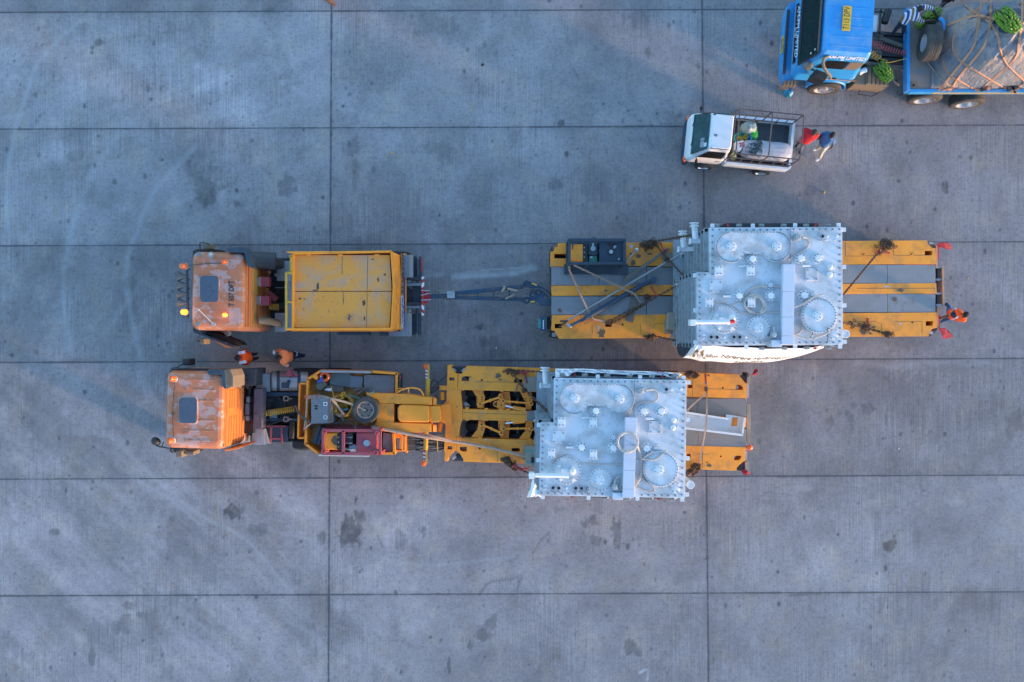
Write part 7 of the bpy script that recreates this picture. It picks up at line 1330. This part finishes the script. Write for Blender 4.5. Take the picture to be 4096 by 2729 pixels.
part('battery_box', 'sand', lambda b: (b.obox(BC(2.85, .50, .62), bb * .36, bu * .36, .30), [b.obox(BC(2.58 + .13 * i, .50, .93), bb * .05, bu * .34, .02) for i in range(5)]), BT, bevel=.015); part('box_rail', 'black', lambda b: b.tube([BC(2.5, .1, .5), BC(2.5, .02, .35), BC(2.95, -.02, .35), BC(3.15, .1, .5)], .015), BT)
part('red_air_coil', 'coilred', lambda b: b.tube(coil(BC(2.05, 1.35, 1.5), BC(3.5, 1.05, 1.3), .075, 18, .15), .012, 5), BT); part('yellow_air_coil', 'coilyel', lambda b: (b.tube(coil(BC(2.05, 1.2, 1.5), BC(2.75, .85, 1.2), .08, 9, .1), .012, 5), b.tube(spline([BC(2.75, .85, 1.2), BC(2.95, .8, 1.25), BC(2.9, .72, 1.3), BC(3.1, .75, 1.3), BC(3.5, .88, 1.3)], 5), .012, 5)), BT)
part('brake_chamber', 'rim', lambda b: b.ball(BC(3.25, .58, .85), (.09, .12, .09), 12, 8), BT)
part('cross_beam', 'wood', lambda b: (b.beam(BC(2.1, .82, 1.0), BC(3.6, .66, 1.0), .08, .06), b.beam(BC(2.75, 1.55, 1.05), BC(3.6, 1.32, 1.05), .1, .06)), BT)
# flatbed
ZD = 1.3; tx0, tx1, ty0, ty1 = 12.03, 21.5, 7.60, 10.12
FB = part('flatbed', 'blue_deck', lambda b: b.box(tx0, tx1, ty0, ty1, ZD - .12, ZD), BT)
part('bed_rail', 'blue_cab', lambda b: (b.box(tx0 - .05, tx0 + .05, ty0 - .02, ty1, ZD - .2, ZD + .04), b.box(tx0 + .05, tx1, ty0 - .045, ty0 + .05, ZD - .2, ZD + .025)), BT, bevel=.008); part('edge_stripe', 'coilyel', lambda b: b.box(tx0 + .75, tx1, ty0 - .06, ty0 - .045, ZD - .1, ZD - .03), BT)
for y in (550, 820): part('stake_pocket', 'blue_cab', lambda b: [b.beam(R(*p, 1.25), R(*q, 1.25), .03, .1) for p, q in (((250, y - 35), (212, y - 30)), ((212, y - 30), (212, y + 15)), ((212, y + 15), (250, y + 22)))], BT)
part('corner_plate', 'sand', lambda b: (b.rz(R, 282, 1108, 378, 1195, ZD, ZD + .006), b.tube(circ(R(320, 1163, ZD + .01), .055, 14), .012, 5, True)), BT); part('plate_hole', 'black', lambda b: b.disc(R(320, 1163, ZD), .05, .012, 12), BT)
part('trailer_frame', 'steel_dark', lambda b: (b.box(tx0 + .3, tx1, 8.3, 8.42, .75, 1.18), b.box(tx0 + .3, tx1, 9.3, 9.42, .75, 1.18)), BT)
for x, y in ((470, 1345), (1045, 1400)):
    c = R(x, y, .5); bigwheel(c + V((0, .08, 0)), (0, -1, 0), BT); bigwheel(V((c.x, 10.1, .5)), (0, 1, 0), BT)
for x in (17.6, 18.8): bigwheel(V((x, 7.66, .5)), (0, -1, 0), BT)
part('mud_flap', 'steel_dark', lambda b: b.tube(spline([R(122, 1302, .75), R(200, 1275, .95), R(370, 1245, 1.05)], 5), .03), BT)
# tarpaulin load
def hmap(x, y):
    s = lambda t: 1 - (1 - min(max(t, 0), 1)) ** 2.4
    wav = .10 * math.sin(2.1 * y + 1.3 * x)
    a_ = s((x - 12.80 - wav) / (1.25 + .35 * math.sin(1.7 * y))) ; b_ = s((y - 7.70 - .03 * math.sin(3 * x)) / .95) ; c_ = s((10.10 - y) / .8); e_ = s((21.3 - x) / 1.0)
    h = (a_ * b_ * c_ * e_) ** .72
    v_ = V((x * .9 + y * .9, (x - y) * 3.2, 0)); rg = 1 - abs(mnoise.noise(v_ + V((.6 * mnoise.noise(V((x, y, 3)) * 1.5), 0, 0)))) * 2.4; r2 = 1 - abs(mnoise.noise(V((x * 1.6, y * 4.5 + 2 * x, 7)))) * 2.4
    cr_ = .085 * max(0, rg) ** 2 + .05 * max(0, r2) ** 2
    return ZD + .02 + h * (1.58 + cr_ + .16 * math.sin(1.3 * x + .8) + .10 * math.sin(2.3 * y + x) + .05 * math.sin(5.1 * x - 3 * y) + .035 * math.sin(11 * x + 5 * y + 2 * math.sin(3 * y)) + .02 * math.sin(19 * x - 12 * y + 3 * math.sin(2 * x)) + .03 * math.sin(8 * (x + y) + 3 * math.sin(4 * y)))
b = MB(); nx_, ny_ = 210, 100; gx = [12.72 + (21.3 - 12.72) * (i / nx_) ** 1.35 for i in range(nx_ + 1)]; gy = [7.66 + (10.12 - 7.66) * j / ny_ for j in range(ny_ + 1)]
b.add([(x, y, hmap(x, y)) for x in gx for y in gy], [(i * (ny_ + 1) + j, (i + 1) * (ny_ + 1) + j, (i + 1) * (ny_ + 1) + j + 1, i * (ny_ + 1) + j + 1) for i in range(nx_) for j in range(ny_)], True)
TP = b.build('tarpaulin_load', M['tarp'], None, subsurf=1); tag(TP, 'bulging load under a dusty blue grey tarpaulin on the blue flatbed', 'load')
def drape(fr, x, y, lift=.02):
    z = 2.6
    for _ in range(14):
        p = fr(x, y, z); h = hmap(p.x, p.y) if (12.7 < p.x < 21.3 and 7.66 < p.y < 10.12) else ZD + .03
        z = .5 * z + .5 * (h + lift)
    return fr(x, y, z)
strapsdef = [
 ([(1255, -40), (1225, 200), (1190, 420), (1165, 570), (1100, 700), (1000, 830), (880, 980), (780, 1100), (660, 1242)], 'orange strap nearest the front of the tarpaulin, tied at the first rail lashing'),
 ([(1370, -40), (1370, 250), (1350, 430), (1300, 600), (1220, 720), (1080, 890), (940, 1060), (810, 1244)], 'orange strap second from the front of the tarpaulin, running down to the rail'),
 ([(965, -20), (1050, 90), (1180, 180), (1290, 250), (1400, 360), (1480, 520), (1500, 650), (1560, 810), (1650, 930), (1840, 1110)], 'long orange strap curving diagonally over the whole tarpaulin top'),
 ([(1805, -20), (1800, 250), (1780, 470), (1755, 620), (1740, 730), (1680, 830), (1500, 1000), (1300, 1170), (1240, 1240)], 'brown strap passing under the banana bunch and down to the rail'),
 ([(880, 470), (858, 600), (880, 720), (970, 840), (1100, 920), (1300, 1040), (1500, 1160), (1620, 1225), (1720, 1268)], 'orange strap starting in the front hollow of the tarpaulin and slanting rearward'),
 ([(725, 830), (770, 960), (850, 1050), (950, 1100), (1090, 1180), (1225, 1248)], 'short orange strap low on the front corner of the tarpaulin'),
 ([(1345, -20), (1200, 120), (1090, 214)], 'short brown strap ending on the tarpaulin near the upper photo edge'),
 ([(480, 490), (560, 450), (660, 395), (780, 345), (900, 300), (1060, 235), (1250, 215), (1400, 258), (1600, 262), (1720, 268), (1840, 330)], 'brown strap from the spare wheel across the tarpaulin to the bananas'),
 ([(1840, 1110), (1740, 1215), (1690, 1266)], 'orange strap end at the far right of the flatbed rail')]
for pts, lab in strapsdef:
    q = [V((x, y, 0)) for x, y in pts]; q = spline(q, 7); b = MB(); b.ribbon([drape(R, p.x, p.y, .025) for p in q], .066, .012); single('load_strap', b, M['strap'], lab, 'strap', 'straps over the tarpaulin')
b = MB(); b.tube([drape(R, p.x, p.y, .02) for p in spline([V((470, 760, 0)), V((520, 860, 0)), V((600, 960, 0)), V((720, 1090, 0)), V((800, 1172, 0)), V((890, 1240, 0))], 5)], .018, 5); single('rope', b, M['rope'], 'thin rope from the upright spare wheel to the flatbed rail', 'rope')
b = MB(); random.seed(31)
for x, y in ((740, 1225), (800, 1230), (1310, 1205), (1350, 1195)): b.tube(spline([R(x + random.uniform(-50, 50), y + random.uniform(-22, 22), ZD + .1 + random.uniform(0, .1)) for _ in range(6)], 4), .014, 5)
single('strap', b, M['strap'], 'tangle of knotted strap ends along the yellow striped rail', 'strap')
part('ratchet', 'steel_dark', lambda b: [b.obox(R(x, y, ZD + .08), V((.09, .03, 0)), V((-.02, .05, 0)), .03) for x, y in ((1645, 1215), (1700, 1195), (1285, 1215))], BT)
UW = thing('spare_wheel', R(560, 600, ZD), 'dusty spare truck wheel standing upright against the tarpaulin', 'wheel', 'spare wheels lying on loads')
tyre(UW, R(545, 590, ZD + .52), (-.99, .06, -.14), .52, .44, .25, 'tyre', 'rim', -.06)
b = MB(); b.tube(spline([R(668, 252, 2.0), R(710, 275, 2.02), R(733, 320, 2.0), R(722, 400, 1.95), R(688, 478, 1.9)], 5), .055, 10); single('pipe', b, M['blue_cab'], 'bent bright blue pipe above the upright spare wheel', 'pipe')
def bananas(fr, a_, c_, z, rad, n, label, stalk):
    t = thing('banana_bunch', fr((a_[0] + c_[0]) / 2, (a_[1] + c_[1]) / 2, z - rad * .3), label, 'bananas', 'green banana bunches on the blue lorry'); p0, p1 = fr(*a_, z), fr(*c_, z); d = (p1 - p0); L_ = d.length; d.normalize(); u, q = basis(d); b = MB(); random.seed(n)
    rows_ = max(4, int(L_ / .075))
    for i in range(rows_):
        f_ = (i + .5) / rows_; rr = rad * (.55 + .6 * math.sin(math.pi * min(1, f_ * .75 + .2)))
        for k in range(11):
            t_ = 2 * math.pi * (k + .5 * (i % 2)) / 11 + random.uniform(-.15, .15); rd = u * math.cos(t_) + q * math.sin(t_); c0 = p0 + d * (L_ * f_)
            b.tube([c0 + rd * rr * .45, c0 + rd * rr * .8 + d * .035, c0 + rd * rr + d * .0, c0 + rd * rr * 1.02 - d * .075, c0 + rd * rr * .88 - d * .13], [.014, .026, .031, .028, .012], 7)
    b.build('fruit', M['banana'], t); b = MB(); s0 = fr(*stalk[:2], z + (stalk[2] if len(stalk) > 2 else 0)); b.tube([s0, p0, p1], [.05, .04, .03], 8); b.build('stalk', M['stalk'], t); return t
zb = drape(R, 1650, 300, .16).z
bananas(R, (1515, 170), (1740, 430), zb, .19, 20, 'large green banana bunch lying on top of the tarpaulin', (1430, 145))
bananas(R, (650, 178), (470, 262), 1.5, .15, 14, 'green banana bunch beside the upright spare wheel at the flatbed front', (720, 178)); bananas(R, (420, 320), (395, 360), 1.42, .10, 6, 'small dark banana hand half hidden behind the spare wheel', (430, 300))
bananas(Q, (1560, 985), (1725, 1200), 1.12, .17, 16, 'green banana bunch lying on the brown box behind the blue cab', (1545, 965)); b = MB(); b.tube([Q(1755, 1190, 1.0), Q(1850, 1278, .9)], .035); single('stick', b, M['wood'], 'short stick beside the bananas behind the blue cab', 'stick')
b = MB(); b.cyl(Q(170, 1420, .14), Q(215, 1370, .14), .15, n=18); b.cyl(Q(150, 1440, .14), Q(170, 1420, .14), .06, .14, n=16); b.mat(1).cyl(Q(215, 1370, .14), Q(232, 1352, .14), .15, .13, n=18); b.cyl(Q(232, 1352, .14), Q(240, 1343, .14), .04); single('water_bottle', b, [paint('teal_blue_plastic', (.03, .22, .33), .25), M['inkblue']], 'large blue plastic water bottle lying on the concrete by the blue bumper', 'bottle')
# ------------------------------------------------------------------ people
def person(label, fr, j, cols, hair='hair', sc=1.0, skin='skin', shoe='shoe', cap_only=False, extra=None):
    """j: joint name -> (x, y, z) in the frame; one continuous skinned body, coloured by the nearest bone"""
    P_ = {k: fr(*v) for k, v in j.items()}
    P_['hipL'] = P_['pelvis'].lerp(P_['kneeL'], .12) + (P_['shL'] - P_['shR']).normalized() * .09; P_['hipR'] = P_['pelvis'].lerp(P_['kneeR'], .12) - (P_['shL'] - P_['shR']).normalized() * .09
    face = P_.pop('face'); names = list(P_); idx = {k: i for i, k in enumerate(names)}; vs = [P_[k] for k in names]; r = {'pelvis': .160, 'chest': .185, 'neck': .065, 'head': .088, 'crown': .075}
    for s in 'LR': r.update({'sh' + s: .092, 'el' + s: .054, 'wr' + s: .036, 'hip' + s: .10, 'knee' + s: .066, 'ank' + s: .046, 'toe' + s: .042})
    ed = [('pelvis', 'chest'), ('chest', 'neck'), ('neck', 'head'), ('head', 'crown')]
    for s in 'LR': ed += [('chest', 'sh' + s), ('sh' + s, 'el' + s), ('el' + s, 'wr' + s), ('pelvis', 'hip' + s), ('hip' + s, 'knee' + s), ('knee' + s, 'ank' + s), ('ank' + s, 'toe' + s)]
    rad = [r[k] for k in names]; edges = [(idx[a_], idx[b_]) for a_, b_ in ed]; kind = dict(zip(names, names))
    for s in 'LR':                                                    # palm and five fingers
        wr = P_['wr' + s]; d = (wr - P_['el' + s]).normalized(); side = d.cross(V((0, 0, 1))); side = side.normalized() if side.length > .1 else V((1, 0, 0)); palm = wr + d * .07
        ip = len(vs); vs.append(palm); rad.append(.030); edges.append((idx['wr' + s], ip)); names.append('palm')
        for k in range(4):
            base = palm + side * (.030 * (1.5 - k) / 1.5); m1 = base + d * .045 + V((0, 0, -.010)); m2 = m1 + d * (.030 - .004 * abs(k - 1)) + V((0, 0, -.020))
            i0 = len(vs); vs += [m1 + side * .004 * (1.5 - k), m2]; rad += [.0095, .0080]; edges += [(ip, i0), (i0, i0 + 1)]; names += ['palm', 'palm']
        th = wr + d * .03 + side * (.045 if s == 'L' else -.045); i0 = len(vs); vs += [th, th + d * .04 + V((0, 0, -.012))]; rad += [.011, .009]; edges += [(ip, i0), (i0, i0 + 1)]; names += ['palm', 'palm']
    org = V((P_['pelvis'].x, P_['pelvis'].y, min(v.z for v in vs) - .04))
    me = bpy.data.meshes.new('sk'); me.from_pydata([v - org for v in vs], edges, []); o = bpy.data.objects.new('person', me); COL.objects.link(o)
    o.modifiers.new('skin', 'SKIN'); o.modifiers['skin'].use_smooth_shade = True
    for i, sv in enumerate(me.skin_vertices[0].data): sv.radius = (rad[i], rad[i]); sv.use_root = (i == 0)
    s_ = o.modifiers.new('sub', 'SUBSURF'); s_.levels = 2; s_.render_levels = 2
    bpy.context.view_layer.update(); me2 = bpy.data.meshes.new_from_object(o.evaluated_get(bpy.context.evaluated_depsgraph_get())); o.modifiers.clear(); o.data = me2; bpy.data.meshes.remove(me); me2.name = 'person'
    top, low, slv = cols
    mats = [M[skin], M[top], M[low], M[shoe], M[slv]]; me2.materials.clear(); [me2.materials.append(m) for m in mats]
    segs = []
    for a_, b_ in edges:
        na, nb = names[a_], names[b_]
        if nb == 'palm' or nb.startswith('wr'): m = 0 if slv == 'skin' or nb == 'palm' else 4
        elif nb.startswith('el'): m = 4 if slv != 'skin' else 1
        elif nb in ('head', 'crown'): m = 0
        elif nb == 'neck': m = 1
        elif nb in ('chest',) or nb.startswith('sh'): m = 1
        elif nb.startswith('toe'): m = 3
        else: m = 2
        segs.append((vs[a_] - org, vs[b_] - org, m, max(rad[a_], rad[b_])))
    mi = []
    for p in me2.polygons:
        c = p.center; best = 9; bm = 0
        for a_, b_, m, rr in segs:
            ab = b_ - a_; t = max(0, min(1, (c - a_).dot(ab) / max(1e-9, ab.length_squared))); dd = (c - a_ - ab * t).length / (rr if rr > .02 else .03)
            if dd < best: best = dd; bm = m; bt = t
        if bm == 1 and (c - (P_['neck'] - org)).length < .07 and c.z > P_['neck'].z - org.z: bm = 0
        mi.append(bm)
    me2.polygons.foreach_set('material_index', mi); me2.polygons.foreach_set('use_smooth', [True] * len(mi)); me2.update()
    o.location = org; ORG[o.name] = org; tag(o, label, 'person')
    hd, cr = P_['head'], P_['crown']; up = (cr - hd).normalized(); fw = (face - hd).normalized()
    rm = Matrix((fw.cross(up).normalized() * -1, (fw - up * fw.dot(up)).normalized(), up)).transposed()
    b = MB(); hc = hd.lerp(cr, .5); b.ball(hc + up * .022 - rm.col[1] * .012, (.088, .104, .092), 18, 10, rm, lambda d: 1.0 if d.z > -.15 and not (d.y > .55 and d.z < .45) else .82); b.build('hair', M[hair], o)
    b = MB(); c = hc + rm.col[1] * .088 - up * .03
    b.ball(c + rm.col[1] * .012 - up * .01, (.016, .020, .024), 8, 6, rm); [b.ball(hc + rm.col[0] * s * .082 - up * .02, (.012, .024, .032), 8, 6, rm) for s in (-1, 1)]; b.build('nose_and_ears', M[skin], o)
    b = MB(); [b.ball(hc + rm.col[1] * .078 + rm.col[0] * s * .032 + up * .005, .011, 8, 6) for s in (-1, 1)]; b.ball(hc + rm.col[1] * .078 - up * .058, (.026, .012, .008), 8, 5, rm); b.build('eyes_and_mouth', M['hair'], o)
    return o, P_
def hold(o, b, m, n): return b.build(n, M[m], o)
def fit(j, **kw): d = dict(j); d.update(kw); return d
p1 = frame(900, 1360, .15293)
def band(o, P_, key0, key1, f, r, m='reflect', w_=.03):               # reflective band round a limb or the trunk
    a_, c_ = P_[key0], P_[key1]; p = a_.lerp(c_, f); b = MB(); d = (c_ - a_).normalized(); b.lathe([(r, -w_), (r + .006, -w_), (r + .006, w_), (r, w_)], p, d, 18); return b.build('reflective_band', M[m], o)
o, q = person('person in a bright orange vest with two silver shoulder bands beside the open door', p1, {'pelvis': (610, 455, .96), 'chest': (500, 452, 1.33), 'neck': (410, 460, 1.50), 'head': (345, 465, 1.60), 'crown': (305, 468, 1.74), 'face': (200, 470, 1.60),
    'shL': (470, 590, 1.42), 'elL': (575, 625, 1.14), 'wrL': (600, 600, .92), 'shR': (445, 325, 1.42), 'elR': (530, 275, 1.15), 'wrR': (540, 262, 1.0), 'kneeL': (720, 500, .50), 'ankL': (860, 478, .09), 'toeL': (905, 455, .05), 'kneeR': (690, 390, .52), 'ankR': (820, 365, .09), 'toeR': (850, 345, .05)}, ('hivis', 'navy', 'hivis'))
b = MB(); b.ribbon(spline([p1(350, 345, 1.47), p1(430, 330, 1.515), p1(520, 315, 1.46)], 5), .085, .014); hold(o, b, 'reflect', 'reflective_band'); b = MB(); b.ribbon(spline([p1(375, 605, 1.46), p1(460, 585, 1.515), p1(555, 572, 1.46)], 5), .085, .014); hold(o, b, 'reflect', 'reflective_band')
o, q = person('person in a faded orange jacket and navy trousers holding a white cloth', p1, {'pelvis': (1680, 440, .96), 'chest': (1555, 440, 1.30), 'neck': (1460, 455, 1.48), 'head': (1415, 462, 1.58), 'crown': (1375, 470, 1.72), 'face': (1300, 480, 1.55),
    'shL': (1510, 590, 1.40), 'elL': (1600, 655, 1.14), 'wrL': (1655, 672, 1.02), 'shR': (1480, 300, 1.42), 'elR': (1420, 250, 1.2), 'wrR': (1345, 290, 1.12), 'kneeL': (1830, 430, .50), 'ankL': (2010, 430, .09), 'toeL': (2060, 420, .05), 'kneeR': (1850, 370, .52), 'ankR': (2060, 405, .09), 'toeR': (2090, 385, .05)}, ('hivis2', 'navy', 'hivis2'))
band(o, q, 'kneeR', 'ankR', -.08, .075); band(o, q, 'elL', 'wrL', .1, .052); b = MB(); b.ball(p1(1280, 318, 1.1), (.05, .07, .03), 10, 6, None, lambda d: 1 + .2 * math.sin(6 * d.x + 4)); hold(o, b, 'white_fit', 'white_cloth')
b = MB(); b.ribbon(spline([p1(1600, 300, 1.24), p1(1635, 380, 1.29), p1(1640, 440, 1.31), p1(1640, 500, 1.27)], 5), .05, .012); hold(o, b, 'reflect', 'reflective_band')
p3 = frame(3700, 1160, .1531)
o, q = person('person in an orange vest leaning on the red light board of the platform trailer', p3, {'pelvis': (690, 625, .96), 'chest': (860, 650, 1.30), 'neck': (990, 655, 1.49), 'head': (1030, 665, 1.58), 'crown': (1080, 655, 1.74), 'face': (960, 760, 1.55),
    'shL': (1020, 780, 1.40), 'elL': (1010, 800, 1.15), 'wrL': (900, 790, 1.0), 'shR': (830, 560, 1.42), 'elR': (700, 645, 1.22), 'wrR': (490, 705, 1.02), 'kneeL': (560, 770, .50), 'ankL': (450, 820, .09), 'toeL': (410, 860, .05), 'kneeR': (640, 470, .50), 'ankR': (565, 350, .09), 'toeR': (520, 420, .05)}, ('hivis', 'bluecloth', 'skin'))
b = MB(); b.ribbon(spline([p3(690, 600, 1.2), p3(760, 510, 1.35), p3(830, 485, 1.45)], 5), .05, .012); hold(o, b, 'reflect', 'reflective_band'); b = MB(); b.ribbon(spline([p3(700, 700, 1.15), p3(740, 765, 1.22), p3(830, 730, 1.40), p3(905, 650, 1.48), p3(850, 540, 1.47)], 6), .055, .012); hold(o, b, 'reflect', 'reflective_band')
b = MB(); b.ball(p3(755, 640, 1.36), (.10, .10, .08), 14, 9); hold(o, b, 'navy', 'navy_sleeve')
p4_ = frame(3140, 480, .12758)
o, q = person('bald person in a red shirt and grey trousers behind the pickup cage', p4_, {'pelvis': (620, 640, .95), 'chest': (760, 500, 1.28), 'neck': (880, 440, 1.46), 'head': (905, 415, 1.55), 'crown': (960, 375, 1.68), 'face': (960, 470, 1.50),
    'shL': (1000, 465, 1.36), 'elL': (1010, 520, 1.12), 'wrL': (940, 580, .95), 'shR': (690, 330, 1.38), 'elR': (610, 285, 1.15), 'wrR': (600, 350, .95), 'kneeL': (560, 760, .48), 'ankL': (490, 960, .09), 'toeL': (435, 1075, .05), 'kneeR': (480, 650, .48), 'ankR': (385, 760, .09), 'toeR': (325, 860, .05)}, ('redcloth', 'jeans', 'redcloth'), hair='hair_short', skin='skin2')
o, q = person('person in a blue shirt and cream trousers walking in white shoes', p4_, {'pelvis': (1220, 740, .95), 'chest': (1310, 590, 1.28), 'neck': (1420, 520, 1.46), 'head': (1445, 510, 1.55), 'crown': (1500, 475, 1.69), 'face': (1390, 600, 1.50),
    'shL': (1500, 610, 1.36), 'elL': (1530, 740, 1.12), 'wrL': (1480, 830, .95), 'shR': (1360, 410, 1.38), 'elR': (1170, 440, 1.2), 'wrR': (1100, 540, 1.02), 'kneeL': (1160, 1000, .46), 'ankL': (1090, 1200, .09), 'toeL': (950, 1295, .05), 'kneeR': (1090, 830, .46), 'ankR': (1000, 900, .09), 'toeR': (865, 965, .05)}, ('bluecloth', 'khaki', 'skin'), shoe='whiteshoe')
p5_ = frame(3560, 0, .11479)
M['stripes'] = (lambda t: (lambda c: t.done(c, .85))(t.mix(t.ramp(t.math('SINE', t.math('MULTIPLY', (lambda s: (t.l(t.co, s.inputs[0]), s.outputs['X'])[1])(t.n('ShaderNodeSeparateXYZ')), 62)), .1, .35), t.mix(t.ramp(t.math('SINE', t.math('MULTIPLY', (lambda s: (t.l(t.co, s.inputs[0]), s.outputs['X'])[1])(t.n('ShaderNodeSeparateXYZ')), 31)), -.1, .1), (.025, .05, .22), (.24, .12, .04)), (.62, .63, .68))))(NT('striped_cloth'))
o, q = person('person in a striped shirt and navy shorts reaching over the front of the flatbed', p5_, {'pelvis': (480, 720, 1.72), 'chest': (740, 480, 2.02), 'neck': (960, 370, 2.14), 'head': (1040, 330, 2.22), 'crown': (1100, 280, 2.36), 'face': (1200, 420, 2.1),
    'shL': (1180, 240, 2.08), 'elL': (1480, 300, 1.9), 'wrL': (1650, 590, 1.72), 'shR': (930, 620, 2.02), 'elR': (1100, 760, 1.82), 'wrR': (1500, 720, 1.72), 'kneeL': (480, 960, 1.38), 'ankL': (470, 1180, 1.05), 'toeL': (520, 1215, 1.02), 'kneeR': (240, 980, 1.36), 'ankR': (60, 1230, 1.04), 'toeR': (110, 1270, 1.02)}, ('stripes', 'navy', 'skin'))
o, q = person('person in grey trousers and black shoes half outside the upper photo edge', p5_, {'pelvis': (2000, -90, .95), 'chest': (2150, -220, 1.3), 'neck': (2260, -330, 1.48), 'head': (2300, -360, 1.57), 'crown': (2340, -400, 1.7), 'face': (2400, -330, 1.55),
    'shL': (2330, -220, 1.4), 'elL': (2280, -110, 1.15), 'wrL': (2240, -30, 1.0), 'shR': (2050, -300, 1.4), 'elR': (1960, -200, 1.15), 'wrR': (1990, -100, 1.0), 'kneeL': (1900, 100, .5), 'ankL': (1800, 255, .09), 'toeL': (1690, 290, .05), 'kneeR': (1880, 40, .5), 'ankR': (1790, 190, .09), 'toeR': (1720, 215, .05)}, ('shoe', 'jeans', 'skin'))
p6_ = frame(1240, 0, .08496)
o, q = person('person in red shoes walking off at the upper photo edge, legs only', p6_, {'pelvis': (800, -190, .95), 'chest': (640, -420, 1.3), 'neck': (560, -560, 1.48), 'head': (540, -590, 1.57), 'crown': (510, -650, 1.7), 'face': (420, -560, 1.55),
    'shL': (480, -380, 1.4), 'elL': (560, -300, 1.15), 'wrL': (620, -220, 1.0), 'shR': (760, -480, 1.4), 'elR': (820, -350, 1.15), 'wrR': (800, -260, 1.0), 'kneeL': (940, 60, .46), 'ankL': (1130, 215, .10), 'toeL': (1215, 235, .05), 'kneeR': (920, -80, .48), 'ankR': (1060, 20, .10), 'toeR': (1100, 35, .05)}, ('jeans', 'skin2', 'skin'), shoe='redcloth', skin='skin2')
# ------------------------------------------------------------------ litter
random.seed(17); lit = [(1930, 260, 'black', .06, 'black rubber scrap lying on the concrete of the upper middle slab'), (1985, 1392, 'white_fit', .03, 'white paper scrap below the drawbar'), (1784, 1386, 'inkblue', .03, 'blue bottle cap on the concrete below the ballast truck'), (3297, 770, 'plate_y', .05, 'small yellow wrapper on the concrete below the walking people'), (1568, 612, 'plate_y', .04, 'small yellow wrapper on the concrete of the upper middle slab'), (3873, 1112, 'plate_y', .03, 'yellow scrap on the concrete right of the platform trailer'), (2118, 1214, 'white_fit', .035, 'white pebble on the concrete beside the drawbar'), (3595, 1795, 'white_fit', .03, 'white scrap on the concrete of the right hand slab')]
for x, y, m, s, lab in lit:
    b = MB(); b.ball(W(x, y, s * .35), (s, s * .7, s * .4), 9, 6, None, lambda d: 1 + .25 * math.sin(5 * d.x + 8 * d.y)); single('scrap', b, M[m], lab, 'litter')
